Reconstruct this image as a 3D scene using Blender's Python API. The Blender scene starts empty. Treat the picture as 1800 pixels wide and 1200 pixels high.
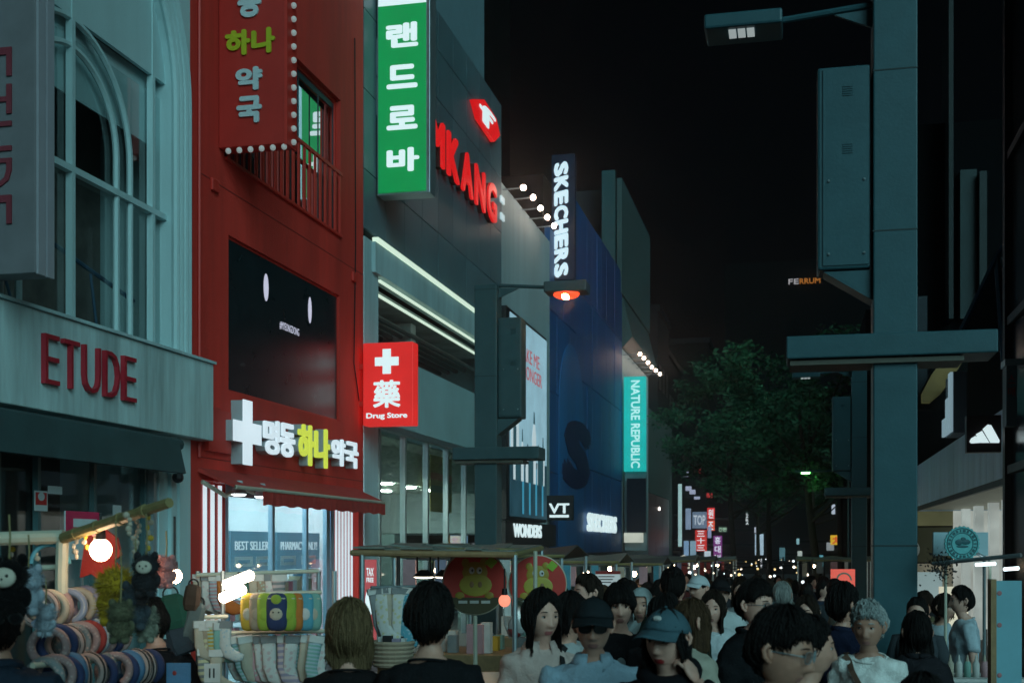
import bpy, bmesh, math, random
import numpy as np
from mathutils import Vector, Matrix

C = bpy.context.scene.collection
S = bpy.context.scene
# ---------------------------------------------------------------- camera, sky, light
YAW = math.radians(12.8); FPX = 2200.0; HORIZON = 960.0; EYE = 2.0
cam_d = bpy.data.cameras.new('camera'); cam = bpy.data.objects.new('camera', cam_d); C.objects.link(cam)
cam.location = (0, 0, EYE); cam.rotation_euler = (math.radians(90), 0, YAW)
cam_d.sensor_width = 36; cam_d.lens = 44.0; cam_d.shift_y = 0.2
cam_d.clip_start = 0.05; cam_d.clip_end = 2000
cam_d.dof.use_dof = True; cam_d.dof.focus_distance = 12.5; cam_d.dof.aperture_fstop = 4.5
S.camera = cam
w = bpy.data.worlds.new('World'); S.world = w; w.use_nodes = True
wn = w.node_tree.nodes; wl = w.node_tree.links
sky = wn.new('ShaderNodeTexSky'); sky.sky_type = 'NISHITA'; sky.sun_disc = False
SUN_EL = math.radians(24); SUN_AZ = math.radians(145)        # azimuth from +Y towards +X
sky.sun_elevation = SUN_EL; sky.sun_rotation = SUN_AZ
wn['Background'].inputs['Strength'].default_value = 0.0003
wl.new(sky.outputs[0], wn['Background'].inputs['Color'])
sun_d = bpy.data.lights.new('city_glow', 'SUN'); sun = bpy.data.objects.new('city_glow', sun_d); C.objects.link(sun)
sun_d.energy = 1.45; sun_d.angle = math.radians(40); sun_d.color = (0.50, 0.94, 0.99)
_sd = Vector((math.sin(SUN_AZ)*math.cos(SUN_EL), math.cos(SUN_AZ)*math.cos(SUN_EL), math.sin(SUN_EL)))
sun.rotation_euler = _sd.to_track_quat('Z', 'Y').to_euler()
S.view_settings.view_transform = 'Standard'; S.view_settings.look = 'None'
S.view_settings.exposure = 0.0; S.view_settings.gamma = 1.0; S.view_settings.use_curve_mapping = False
S.cycles.filter_width = 1.5; S.cycles.max_bounces = 6; S.cycles.transparent_max_bounces = 12
S.cycles.sample_clamp_indirect = 3.0

# ---------------------------------------------------------------- pixel rays (photo pixels, 1800 x 1200)
FW = (-math.sin(YAW), math.cos(YAW)); RT = (math.cos(YAW), math.sin(YAW))
def ray(px, py):
    u = (px-900)/FPX; v = (HORIZON-py)/FPX
    return (FW[0]+u*RT[0], FW[1]+u*RT[1], v)
def PD(px, py, d):
    r = ray(px, py); return Vector((r[0]*d, r[1]*d, EYE+r[2]*d))
def PX(px, py, X):
    r = ray(px, py); return PD(px, py, X/r[0])
def PY(px, py, Y):
    r = ray(px, py); return PD(px, py, Y/r[1])
LX = -8.5
def YL(px, X=LX): return PX(px, 900, X).y
def ground(y): return -0.012*max(0.0, y-8.0)

# ---------------------------------------------------------------- materials
MATS = {}
def mat(name, col, rough=0.7, metal=0.0, var=0.12, scale=3.0, bump=0.0, bscale=40.0, emit=0.0, ecol=None, streak=False, spec=0.4, sheen=0.0):
    if name in MATS: return MATS[name]
    m = bpy.data.materials.new(name); m.use_nodes = True; nt = m.node_tree; N = nt.nodes; L = nt.links
    b = N['Principled BSDF']
    b.inputs['Base Color'].default_value = (*col, 1); b.inputs['Roughness'].default_value = rough
    b.inputs['Metallic'].default_value = metal; b.inputs['Specular IOR Level'].default_value = spec
    tc = N.new('ShaderNodeTexCoord')
    if var > 0:
        mp = N.new('ShaderNodeMapping'); L.new(tc.outputs['Object'], mp.inputs[0])
        if streak: mp.inputs['Scale'].default_value = (1, 1, 0.12)
        n = N.new('ShaderNodeTexNoise'); n.inputs['Scale'].default_value = scale; n.inputs['Detail'].default_value = 6
        n.inputs['Roughness'].default_value = 0.65
        L.new(mp.outputs[0], n.inputs['Vector'])
        cr = N.new('ShaderNodeMapRange'); cr.inputs[1].default_value = 0.3; cr.inputs[2].default_value = 0.7
        cr.inputs[3].default_value = 1-var; cr.inputs[4].default_value = 1+var
        L.new(n.outputs[0], cr.inputs[0])
        mx = N.new('ShaderNodeVectorMath'); mx.operation = 'SCALE'; mx.inputs[0].default_value = col
        L.new(cr.outputs[0], mx.inputs['Scale']); L.new(mx.outputs[0], b.inputs['Base Color'])
        rr = N.new('ShaderNodeMapRange'); rr.inputs[3].default_value = max(0.02, rough-0.1); rr.inputs[4].default_value = min(1, rough+0.1)
        L.new(n.outputs[0], rr.inputs[0]); L.new(rr.outputs[0], b.inputs['Roughness'])
    if bump > 0:
        n2 = N.new('ShaderNodeTexNoise'); n2.inputs['Scale'].default_value = bscale; n2.inputs['Detail'].default_value = 4
        L.new(tc.outputs['Object'], n2.inputs['Vector'])
        bp = N.new('ShaderNodeBump'); bp.inputs['Strength'].default_value = bump; bp.inputs['Distance'].default_value = 0.02
        L.new(n2.outputs[0], bp.inputs['Height']); L.new(bp.outputs[0], b.inputs['Normal'])
    if emit > 0:
        b.inputs['Emission Color'].default_value = (*(ecol or col), 1); b.inputs['Emission Strength'].default_value = emit
    if sheen > 0: b.inputs['Sheen Weight'].default_value = sheen
    MATS[name] = m; return m
def patterned(name, col, col2, kind='spots', scale=60):
    if name in MATS: return MATS[name]
    m = mat(name, col, .9, var=0, bump=.2); N = m.node_tree.nodes; L = m.node_tree.links; b = N['Principled BSDF']; tc = N.new('ShaderNodeTexCoord')
    if kind == 'spots':
        v = N.new('ShaderNodeTexVoronoi'); v.inputs['Scale'].default_value = scale; L.new(tc.outputs['Object'], v.inputs['Vector']); src = v.outputs['Distance']; lo, hi = .30, .36
    else:
        v = N.new('ShaderNodeTexWave'); v.bands_direction = 'Z'; v.inputs['Scale'].default_value = scale*.3; v.inputs['Distortion'].default_value = 1.0; L.new(tc.outputs['Object'], v.inputs['Vector']); src = v.outputs['Fac']; lo, hi = .45, .55
    r = N.new('ShaderNodeMapRange'); r.inputs[1].default_value = lo; r.inputs[2].default_value = hi; L.new(src, r.inputs[0])
    x = N.new('ShaderNodeMix'); x.data_type = 'RGBA'; x.inputs[6].default_value = (*col2, 1); x.inputs[7].default_value = (*col, 1); L.new(r.outputs[0], x.inputs[0]); L.new(x.outputs[2], b.inputs['Base Color']); return m
def glow(name, col, s=1.0, var=0.0):
    """a glowing face: lightbox, lamp, LED or painted-in light"""
    if name in MATS: return MATS[name]
    m = mat(name, tuple(min(0.6, 0.4*c) for c in col), rough=0.45, var=0, emit=s, ecol=col)
    if var > 0:
        N = m.node_tree.nodes; L = m.node_tree.links; tc = N.new('ShaderNodeTexCoord')
        n = N.new('ShaderNodeTexNoise'); n.inputs['Scale'].default_value = 1.3; L.new(tc.outputs['Object'], n.inputs['Vector'])
        r = N.new('ShaderNodeMapRange'); r.inputs[1].default_value = 0.3; r.inputs[2].default_value = 0.7
        r.inputs[3].default_value = s*(1-var); r.inputs[4].default_value = s*(1+var)
        L.new(n.outputs[0], r.inputs[0]); L.new(r.outputs[0], N['Principled BSDF'].inputs['Emission Strength'])
    return m
def glass(name, tint=(0.8, 0.9, 0.9), refl=1.0, rough=0.03, base=0.04):
    if name in MATS: return MATS[name]
    m = bpy.data.materials.new(name); m.use_nodes = True; N = m.node_tree.nodes; L = m.node_tree.links
    N.remove(N['Principled BSDF'])
    t = N.new('ShaderNodeBsdfTransparent'); t.inputs[0].default_value = (*tint, 1)
    g = N.new('ShaderNodeBsdfGlossy'); g.inputs['Roughness'].default_value = rough; g.inputs[0].default_value = (refl, refl, refl, 1)
    lw = N.new('ShaderNodeLayerWeight'); lw.inputs[0].default_value = 0.5
    pw = N.new('ShaderNodeMath'); pw.operation = 'POWER'; pw.inputs[1].default_value = 4.0; L.new(lw.outputs['Facing'], pw.inputs[0])
    r = N.new('ShaderNodeMapRange'); r.inputs[3].default_value = base; r.inputs[4].default_value = 1.0
    L.new(pw.outputs[0], r.inputs[0])
    x = N.new('ShaderNodeMixShader'); L.new(r.outputs[0], x.inputs[0]); L.new(t.outputs[0], x.inputs[1]); L.new(g.outputs[0], x.inputs[2])
    L.new(x.outputs[0], N['Material Output'].inputs[0]); MATS[name] = m; return m

# ---------------------------------------------------------------- mesh builder and object helpers
class MB:
    def __init__(s): s.v = []; s.f = []; s.mi = []; s.m = 0; s.sm = []; s.smooth = False
    def add(s, vs, fs):
        b = len(s.v); s.v.extend([tuple(p) for p in vs])
        for f in fs: s.f.append(tuple(i+b for i in f)); s.mi.append(s.m); s.sm.append(s.smooth)
        return s
    def box(s, a, b):
        x0, y0, z0 = (min(a[i], b[i]) for i in range(3)); x1, y1, z1 = (max(a[i], b[i]) for i in range(3))
        return s.add([(x0,y0,z0),(x1,y0,z0),(x1,y1,z0),(x0,y1,z0),(x0,y0,z1),(x1,y0,z1),(x1,y1,z1),(x0,y1,z1)],
                     [(0,3,2,1),(4,5,6,7),(0,1,5,4),(1,2,6,5),(2,3,7,6),(3,0,4,7)])
    def obox(s, c, ax, ay, az, hx, hy, hz):
        """box about c with unit axes and half sizes"""
        c = Vector(c); vs = []
        for k in (-1, 1):
            for (i, j) in ((-1,-1),(1,-1),(1,1),(-1,1)): vs.append(c+Vector(ax)*hx*i+Vector(ay)*hy*j+Vector(az)*hz*k)
        return s.add(vs, [(0,3,2,1),(4,5,6,7),(0,1,5,4),(1,2,6,5),(2,3,7,6),(3,0,4,7)])
    def tube(s, pts, rad, n=8, cap=True):
        pts = [Vector(p) for p in pts]; k = len(pts)
        rad = rad if hasattr(rad, '__len__') else [rad]*k
        rings = []; up = None
        for i, p in enumerate(pts):
            d = (pts[min(i+1, k-1)]-pts[max(i-1, 0)]).normalized()
            if up is None: up = Vector((0,0,1)) if abs(d.z) < 0.9 else Vector((1,0,0))
            a = d.cross(up).normalized(); bb = a.cross(d).normalized(); up = bb
            rings.append([p+(a*math.cos(2*math.pi*j/n)+bb*math.sin(2*math.pi*j/n))*rad[i] for j in range(n)])
        vs = [q for r in rings for q in r]; fs = []
        for i in range(k-1):
            for j in range(n): fs.append((i*n+j, i*n+(j+1)%n, (i+1)*n+(j+1)%n, (i+1)*n+j))
        if cap: fs.append(tuple(range(n-1, -1, -1))); fs.append(tuple((k-1)*n+j for j in range(n)))
        return s.add(vs, fs)
    def ball(s, c, r, n=10, m=7, rot=None):
        r = r if hasattr(r, '__len__') else (r, r, r); vs = []; fs = []
        for i in range(m+1):
            p = math.pi*i/m
            for j in range(n):
                a = 2*math.pi*j/n; q = Vector((r[0]*math.sin(p)*math.cos(a), r[1]*math.sin(p)*math.sin(a), r[2]*math.cos(p)))
                if rot is not None: q = rot @ q
                vs.append(Vector(c)+q)
        for i in range(m):
            for j in range(n): fs.append((i*n+j, (i+1)*n+j, (i+1)*n+(j+1)%n, i*n+(j+1)%n))
        return s.add(vs, fs)
    def prism(s, outline, n, depth):
        """closed outline (list of Vector), extruded along n by depth"""
        k = len(outline); n = Vector(n); vs = [Vector(p) for p in outline]+[Vector(p)+n*depth for p in outline]
        fs = [tuple(range(k-1, -1, -1)), tuple(range(k, 2*k))]
        for i in range(k): fs.append((i, (i+1)%k, k+(i+1)%k, k+i))
        return s.add(vs, fs)
    def disc(s, c, u, v, r, n, depth, k=36):
        c = Vector(c); u = Vector(u); v = Vector(v)
        return s.prism([c+u*r*math.cos(2*math.pi*i/k)+v*r*math.sin(2*math.pi*i/k) for i in range(k)], n, depth)
    def torus(s, c, u, v, R, r, n=24, m=8, flat=1.0, arc=1.0):
        c = Vector(c); u = Vector(u); v = Vector(v); w_ = u.cross(v); vs = []; fs = []
        nn = n if arc >= 1 else n+1
        for i in range(nn):
            a = 2*math.pi*arc*i/n; d = u*math.cos(a)+v*math.sin(a)
            for j in range(m):
                t = 2*math.pi*j/m; vs.append(c+d*(R+r*math.cos(t))+w_*r*flat*math.sin(t))
        for i in range(n if arc >= 1 else n):
            for j in range(m): fs.append((i*m+j, ((i+1)%nn)*m+j, ((i+1)%nn)*m+(j+1)%m, i*m+(j+1)%m))
        return s.add(vs, fs)
ORG = {}
def finish(me, name, m, parent, o_off=None):
    o = bpy.data.objects.new(name, me); C.objects.link(o)
    for x in (m if isinstance(m, (list, tuple)) else [m]): me.materials.append(x)
    if parent is not None: o.parent = parent
    return o
def obj(name, mb, m, parent=None, local=False, kind=None, bevel=0.0):
    me = bpy.data.meshes.new(name)
    off = Vector((0,0,0)) if (local or parent is None) else ORG.get(parent.name, Vector((0,0,0)))
    me.from_pydata([(p[0]-off[0], p[1]-off[1], p[2]-off[2]) for p in mb.v], [], mb.f)
    me.polygons.foreach_set('material_index', mb.mi); me.polygons.foreach_set('use_smooth', mb.sm)
    bm = bmesh.new(); bm.from_mesh(me); bmesh.ops.recalc_face_normals(bm, faces=bm.faces); bm.to_mesh(me); bm.free()
    o = finish(me, name, m, parent); ORG[o.name] = off
    if bevel > 0:
        b = o.modifiers.new('bevel', 'BEVEL'); b.width = bevel; b.segments = 2; b.limit_method = 'ANGLE'
    if kind: o['kind'] = kind
    return o
def tag(o, label, cat, group=None, kind=None):
    o['label'] = label; o['category'] = cat
    if group: o['group'] = group
    if kind: o['kind'] = kind
    return o
def thing(name, label, cat, loc=(0,0,0), group=None, rz=0.0):
    o = bpy.data.objects.new(name, None); C.objects.link(o); o.location = loc; o.rotation_euler = (0, 0, rz); o.empty_display_size = 0.1
    ORG[o.name] = Vector(loc); return tag(o, label, cat, group)
def copy_tree(o, parent=None):
    c = o.copy(); C.objects.link(c)
    if parent is not None: c.parent = parent
    for ch in list(o.children): copy_tree(ch, c)
    return c
_txt = {}
def text_verts(body, bold=0.0):
    key = (body, bold)
    if key not in _txt:
        cu = bpy.data.curves.new('t', 'FONT'); cu.body = body; cu.size = 1; cu.resolution_u = 3; cu.offset = min(0.0, bold)
        cu.extrude = 0.5; ob = bpy.data.objects.new('t', cu); C.objects.link(ob)
        dg = bpy.context.evaluated_depsgraph_get(); ev = ob.evaluated_get(dg); me = ev.to_mesh()
        vs = np.array([v.co[:] for v in me.vertices]); fs = [tuple(p.vertices) for p in me.polygons]
        ev.to_mesh_clear(); bpy.data.objects.remove(ob); bpy.data.curves.remove(cu)
        if bold > 0:
            base = vs; bf = fs; vs = [base]; fs = list(bf); nb = len(base)
            for k in range(8):
                q = base.copy(); q[:, 0] += bold*math.cos(k*math.pi/4); q[:, 1] += bold*math.sin(k*math.pi/4); q[:, 2] *= 1+.012*(k+1)
                vs.append(q); fs += [tuple(i+nb*(k+1) for i in f) for f in bf]
            vs = np.concatenate(vs)
        lo = vs.min(0); hi = vs.max(0); vs = (vs-lo)/np.maximum(hi-lo, 1e-6); _txt[key] = (vs, fs)
    return _txt[key]
def add_text(mb, body, p0, u, v, wd, ht, depth, bold=0.0, shear=0.0):
    """lettering fitted in the box from p0 spanning u*wd, v*ht; pushed out along u x v by depth"""
    vs, fs = text_verts(body, bold); u = Vector(u); v = Vector(v); n = u.cross(v); p0 = Vector(p0)
    mb.add([p0+u*(wd*q[0]+shear*ht*(q[1]-0.5))+v*(ht*q[1])+n*(depth*q[2]) for q in vs], fs); return mb
def text(body, name, m, parent, p0, u, v, wd, ht, depth=0.02, bold=0.0, shear=0.0):
    return obj(name, add_text(MB(), body, p0, u, v, wd, ht, depth, bold, shear), m, parent)
def letters(body, m, parent, p0, u, v, wd, ht, depth, bold=0.0, gap=0.12, shear=0.0, widths=None):
    """every character an own part"""
    ws = widths or [1.0]*len(body); tot = sum(ws); x = 0
    for ch, cw in zip(body, ws):
        c = cw/tot*wd
        if ch != ' ': text(ch, 'letter', m, parent, Vector(p0)+Vector(u)*(x+c*gap/2), u, v, c*(1-gap), ht, depth, bold, shear)
        x += c
XP = Vector((1,0,0)); YP = Vector((0,1,0)); ZP = Vector((0,0,1))
def facade(mb, X, y0, y1, z0, z1, holes, depth=0.25):
    """wall face in the plane x = X (facing +X if depth>0 goes inwards to -X) with rectangular holes and their reveals"""
    ys = sorted({y0, y1, *[h[0] for h in holes], *[h[1] for h in holes]}); zs = sorted({z0, z1, *[h[2] for h in holes], *[h[3] for h in holes]})
    for i in range(len(ys)-1):
        for j in range(len(zs)-1):
            cy = (ys[i]+ys[i+1])/2; cz = (zs[j]+zs[j+1])/2
            if any(h[0] < cy < h[1] and h[2] < cz < h[3] for h in holes): continue
            mb.add([(X,ys[i],zs[j]),(X,ys[i+1],zs[j]),(X,ys[i+1],zs[j+1]),(X,ys[i],zs[j+1])], [(0,1,2,3)])
    for (a, b, c, d) in holes:
        q = [(a,c),(b,c),(b,d),(a,d)]
        for k in range(4):
            p, r = q[k], q[(k+1)%4]
            mb.add([(X,p[0],p[1]),(X,r[0],r[1]),(X-depth,r[0],r[1]),(X-depth,p[0],p[1])], [(0,1,2,3)])
    return mb
# ================================================================ MATERIALS OF THE STREET
M = dict(
 white=mat('painted_plaster', (0.44,0.62,0.64), 0.6, var=0.10, scale=1.2, bump=0.15, streak=True),
 band=mat('stained_fascia', (0.46,0.63,0.64), 0.6, var=0.40, scale=2.2, bump=0.2, streak=True),
 red=mat('red_render', (0.60,0.036,0.024), 0.75, var=0.30, scale=0.9, bump=0.45, bscale=60, streak=True),
 redsmooth=mat('red_paint', (0.60,0.035,0.024), 0.5, var=0.10, scale=2),
 redsign=mat('red_sign_panel', (0.50,0.030,0.022), 0.45, var=0.10, scale=2),
 crimson=mat('crimson_letter', (0.42,0.020,0.035), 0.4, var=0.08),
 dark=mat('dark_interior', (0.045,0.05,0.05), 0.85, var=0.3, scale=1.0),
 black=mat('black_paint', (0.012,0.013,0.015), 0.5, var=0.2),
 steel=mat('brushed_steel', (0.36,0.43,0.46), 0.35, metal=0.7, var=0.12, scale=6),
 panel=mat('slate_panel', (0.105,0.175,0.20), 0.42, var=0.14, scale=0.8, bump=0.05),
 panel2=mat('slate_panel_dull', (0.092,0.152,0.175), 0.5, var=0.14, scale=0.8, bump=0.05),
 joint=mat('panel_joint', (0.02,0.03,0.034), 0.8, var=0.1),
 cement=mat('cement_board', (0.42,0.58,0.60), 0.75, var=0.22, scale=1.5, bump=0.25, streak=True),
 pole=mat('teal_grey_pole_paint', (0.030,0.100,0.122), 0.45, var=0.10, scale=4, bump=0.06),
 poledark=mat('pole_paint_old', (0.042,0.085,0.094), 0.5, var=0.12, scale=4, bump=0.06),
 skin_wall=mat('pale_wall', (0.33,0.44,0.46), 0.7, var=0.15, scale=1.2, bump=0.15, streak=True),
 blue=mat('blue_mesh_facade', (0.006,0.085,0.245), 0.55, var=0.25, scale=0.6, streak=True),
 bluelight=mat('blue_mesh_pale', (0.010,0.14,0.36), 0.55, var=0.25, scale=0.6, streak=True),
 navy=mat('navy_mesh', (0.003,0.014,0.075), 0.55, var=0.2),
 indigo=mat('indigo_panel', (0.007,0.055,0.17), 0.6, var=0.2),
 olive=mat('olive_render', (0.070,0.085,0.075), 0.8, var=0.2, scale=1, bump=0.2),
 brown=mat('brown_tinted_panel', (0.15,0.075,0.07), 0.35, var=0.15),
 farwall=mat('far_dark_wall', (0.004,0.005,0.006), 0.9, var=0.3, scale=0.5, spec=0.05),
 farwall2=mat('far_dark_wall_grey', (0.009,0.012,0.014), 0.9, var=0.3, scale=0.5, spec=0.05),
 roadway=mat('dark_paving', (0.06,0.062,0.065), 0.7, var=0.3, scale=2, bump=0.4),
 tarp=mat('dull_tarpaulin', (0.16,0.19,0.17), 0.55, var=0.25, scale=3, bump=0.2),
 tarp2=mat('dark_tarpaulin', (0.06,0.075,0.075), 0.6, var=0.25, scale=3, bump=0.2),
 awn=mat('red_awning_cloth', (0.42,0.036,0.028), 0.85, var=0.15, scale=5, bump=0.2),
 awnteal=mat('dark_teal_awning', (0.030,0.065,0.070), 0.8, var=0.2, scale=2, bump=0.2),
 bamboo=mat('bamboo', (0.24,0.20,0.085), 0.55, var=0.25, scale=8, bump=0.2),
 wood=mat('raw_wood', (0.28,0.18,0.09), 0.7, var=0.25, scale=9, bump=0.2),
 rod=mat('pale_painted_tube', (0.50,0.50,0.40), 0.45, var=0.1),
 g=glass('shop_glass', (0.86,0.94,0.94)), gd=glass('dark_glass', (0.93,0.96,0.96), refl=0.8, base=0.05),
 mirror=glass('balcony_door_glass', (0.10,0.16,0.16), refl=1.0, base=0.62, rough=0.015),
 led=glow('warm_led_strip', (0.66,0.84,0.68), .95), ledw=glow('cool_led_strip', (0.64,0.77,0.84), .95, var=.06),
 sgreen=glow('green_lightbox', (0.004,0.255,0.066), 0.9, var=0.06), swhite=glow('white_lightbox', (0.66,0.82,0.84), 1.0),
 sred=glow('red_lightbox', (0.62,0.022,0.020), 0.95, var=0.1), redneon=glow('red_letter_glow', (0.70,0.010,0.012), 0.85),
 syellow=glow('yellow_letter_glow', (0.56,0.66,0.075), 0.95), dimyellow=mat('yellow_green_letter', (0.46,0.50,0.02), 0.5, var=0.05),
 dimwhite=mat('pale_letter', (0.55,0.66,0.68), 0.5, var=0.05), letterside=mat('letter_side', (0.40,0.44,0.46), 0.5, var=0.1),
 teal=glow('teal_lightbox', (0.012,0.44,0.41), 0.95, var=0.08), bulb=glow('warm_bulb', (1.0,0.66,0.40), 34.0),
 bulbdim=glow('small_bulb', (0.75,0.86,0.84), 0.22), spot=glow('spot_bulb', (1.0,0.70,0.56), 40.0),
 redbulb=glow('red_bulb', (1.0,0.30,0.19), 1.15),
)
# ================================================================ GROUND
mb = MB()
ysr = [-6, 8]+[8+4*i for i in range(1, 59)]
for a, b in zip(ysr[:-1], ysr[1:]):
    mb.add([(-60,a,ground(a)),(60,a,ground(a)),(60,b,ground(b)),(-60,b,ground(b))], [(0,1,2,3)])
mb.add([(-65,-25,-8),(65,-25,-8),(65,245,-8),(-65,245,-8)], [(0,1,2,3)])
road = obj('street', mb, M['roadway']); road['kind'] = 'structure'
# large paving slabs are a darker course either side of the gutter line
for X in (-4.9, 1.5):
    mb = MB()
    for i in range(40):
        y = 2+i*3.0; mb.box((X-0.15, y, ground(y)-0.05), (X+0.15, y+2.98, ground(y+1.5)+0.02))
    k = obj('kerb', mb, M['cement']); k['kind'] = 'structure'

# ================================================================ WHITE COSMETICS SHOP (arched window)
E0, E1 = 10.4, 16.52
et = thing('cosmetics_shop', 'pale plaster shop building with tall arched window and red letters on a stained fascia', 'building', (LX, E0, 0))
yc, R, ZS = 13.69, 2.30, 8.25      # arch centre, radius, springing
mb = MB(); zb, zt, H = 4.65, ZS+R+0.05, 13.0
mb.box((LX-0.3, E0, 0), (LX, E0+0.5, zb)); mb.box((LX-0.3, 15.62, -0.3), (LX, E1, zb)); mb.box((LX-0.3, E0, 3.3), (LX, E1, zb-0.01))
mb.add([(LX,E0,zb),(LX,yc-R,zb),(LX,yc-R,ZS),(LX,E0,ZS)], [(0,1,2,3)])
mb.add([(LX,yc+R,zb),(LX,E1,zb),(LX,E1,ZS),(LX,yc+R,ZS)], [(0,1,2,3)])
n = 28; arc = [(yc-R*math.cos(math.pi*i/n), ZS+R*math.sin(math.pi*i/n)) for i in range(n+1)]
for (a, b) in zip(arc[:-1], arc[1:]):
    mb.add([(LX,a[0],a[1]),(LX,b[0],b[1]),(LX,b[0],H),(LX,a[0],H)], [(0,1,2,3)])
    mb.add([(LX,a[0],a[1]),(LX,b[0],b[1]),(LX-0.35,b[0],b[1]),(LX-0.35,a[0],a[1])], [(0,1,2,3)])
for s in (-1, 1): mb.add([(LX,yc+s*R,zb),(LX,yc+s*R,ZS),(LX-0.35,yc+s*R,ZS),(LX-0.35,yc+s*R,zb)], [(0,1,2,3)])
mb.add([(LX,E0,ZS),(LX,yc-R,ZS),(LX,yc-R,H),(LX,E0,H)], [(0,1,2,3)]); mb.add([(LX,yc+R,ZS),(LX,E1,ZS),(LX,E1,H),(LX,yc+R,H)], [(0,1,2,3)])
mb.add([(LX,E1,-.3),(LX-8,E1,-.3),(LX-8,E1,H),(LX,E1,H)], [(0,1,2,3)])
obj('wall', mb, M['white'], et)
for k, (r0, pr) in enumerate(((R+0.03, .10), (R+0.17, .07), (R+0.30, .09), (R+0.43, .05))):     # fluted arch moulding
    pts = [(LX+pr*.4, yc+r0, zb)]+[(LX+pr*.4, yc+r0*math.cos(math.pi*i/36), ZS+r0*math.sin(math.pi*i/36)) for i in range(37)]+[(LX+pr*.4, yc-r0, zb)]
    obj('moulding', MB().tube(pts, 0.058, 8), M['white'], et)
win = obj('window', MB().box((LX-0.19, yc-R, zb), (LX-0.185, yc+R, ZS)), M['gd'], et)
mb = MB()                                                          # curved and straight glazing bars
def bar(a, b): return mb.obox(((Vector(a)+Vector(b))/2), YP, ZP, XP, 0.035 if abs(a[2]-b[2]) > .5 else abs(a[1]-b[1])/2, abs(a[2]-b[2])/2 if abs(a[2]-b[2]) > .5 else .04, .045)
for r0 in (1.05, 1.39):
    pts = [(LX-0.13, yc-r0, zb)]+[(LX-0.13, yc-r0*math.cos(math.pi*i/24), 7.05+r0*math.sin(math.pi*i/24)) for i in range(25)]+[(LX-0.13, yc+r0, zb)]
    obj('muntin', MB().tube(pts, 0.042, 6), M['white'], win)
for yy in (yc-1.95, yc, yc+1.95):
    mb = MB(); bar((LX-.13, yy, zb), (LX-.13, yy, 9.6)); obj('muntin', mb, M['white'], win)
mb = MB(); bar((LX-.125, yc-R, 6.59), (LX-.125, yc+R, 6.59)); obj('transom', mb, M['white'], win)
# signboard filling the arch head, with red letters cut by the top of the picture
pts = [Vector((LX-.10, yc-math.sqrt(max(0, R*R-(z-ZS)**2)) if z > ZS else yc-R, z)) for z in np.linspace(8.45, ZS+R-.02, 10)]
pts += [Vector((LX-.10, 2*yc-p.y, p.z)) for p in reversed(pts)]
sb = obj('arch_signboard', MB().prism(pts, (-1,0,0), .06), M['white'], et)
letters('ETUDE', M['crimson'], sb, (LX-.10, 12.25, 9.22), YP, ZP, 2.45, 0.62, .06, bold=.02)
obj('blind', MB().box((LX-0.27, yc-R-.1, 7.56), (LX-0.25, yc+R+.1, 8.5)), M['white'], et)
mb = MB()
mb.box((LX-1.5, E0, zb-.05), (LX-1.4, E1-.05, 9.5)); mb.box((LX-1.4, E0, 9.45), (LX-.36, E1-.05, 9.5)); mb.box((LX-1.4, E0, zb-.06), (LX-.36, E1-.05, zb-.01))
obj('upper_room', mb, mat('upper_room_wall', (0.17,0.15,0.135), .9, var=.3), et)
mb = MB(); mb.tube([(LX-.6, 11, 5.65), (LX-.6, 13.2, 5.95), (LX-.6, 16.0, 5.45)], .03, 6); mb.tube([(LX-.6, 13.3, 4.7), (LX-.6, 12.7, 5.9)], .02, 6); mb.tube([(LX-.6, 15.1, 4.7), (LX-.6, 14.9, 5.6)], .02, 6)
obj('parasol_arm', mb, mat('blue_tube', (.05,.12,.2), .4, var=.05), et)
fb = obj('fascia', MB().box((LX+.005, E0, 3.53), (LX+.24, 16.78, 4.64)), M['band'], et, bevel=.015)
obj('coping', MB().box((LX+.003, E0, 4.642), (LX+.28, 16.80, 4.68)), M['cement'], et)
letters('ETUDE', M['crimson'], et, (LX+.242, YL(76, LX+.3), 3.83), YP, ZP, YL(244, LX+.3)-YL(76, LX+.3), 0.56, .06, bold=-.014, gap=.24, widths=[.85,.95,1.05,1.0,.9])
for k in range(3):
    obj('pilaster', MB().box((LX+.004, 15.86+.2*k, -.3), (LX+.06+.02*(k % 2), 16.02+.2*k, 3.528)), M['white'], et)
# ground floor: awning roll, posters, dark glazed front
obj('awning', MB().prism([Vector((LX-.02, E0, 3.46)), Vector((LX+.42, E0, 3.40)), Vector((LX+.52, E0, 2.98)), Vector((LX+.48, E0, 2.97)), Vector((LX+.36, E0, 3.32)), Vector((LX-.02, E0, 3.38))], (0,1,0), 5.0), M['awnteal'], et)
obj('awning_roller', MB().tube([(LX+.33, E0, 3.38), (LX+.33, 15.55, 3.38)], .085, 10), M['awnteal'], et)
mb = MB(); mb.box((LX-1.6, E0, -.2), (LX-1.5, 15.6, 3.5)); obj('shop_back_wall', mb, M['dark'], et)
obj('shop_window', MB().box((LX-.21, E0+.5, -.2), (LX-.2, 15.6, 3.3)), M['gd'], et)
for yy in (11.6, 12.25, 13.0, 14.2, 15.45): obj('door_frame', MB().box((LX-.19, yy, -.2), (LX-.12, yy+.06, 3.3)), mat('teal_frame', (.06,.13,.14), .4, var=.1), et)
obj('side_panel', MB().box((LX-.2, 15.52, -.2), (LX-.02, 15.62, 3.0)), M['steel'], et)
po = thing('poster', 'small red and white notice stuck on the dark shop door', 'poster', (LX-.11, YL(72), 2.4))
q = PX(60, 897, LX-.1); r_ = PX(83, 863, LX-.1)
obj('sheet', MB().box((LX-.10, q.y, q.z), (LX-.095, r_.y, r_.z)), M['dimwhite'], po)
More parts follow.
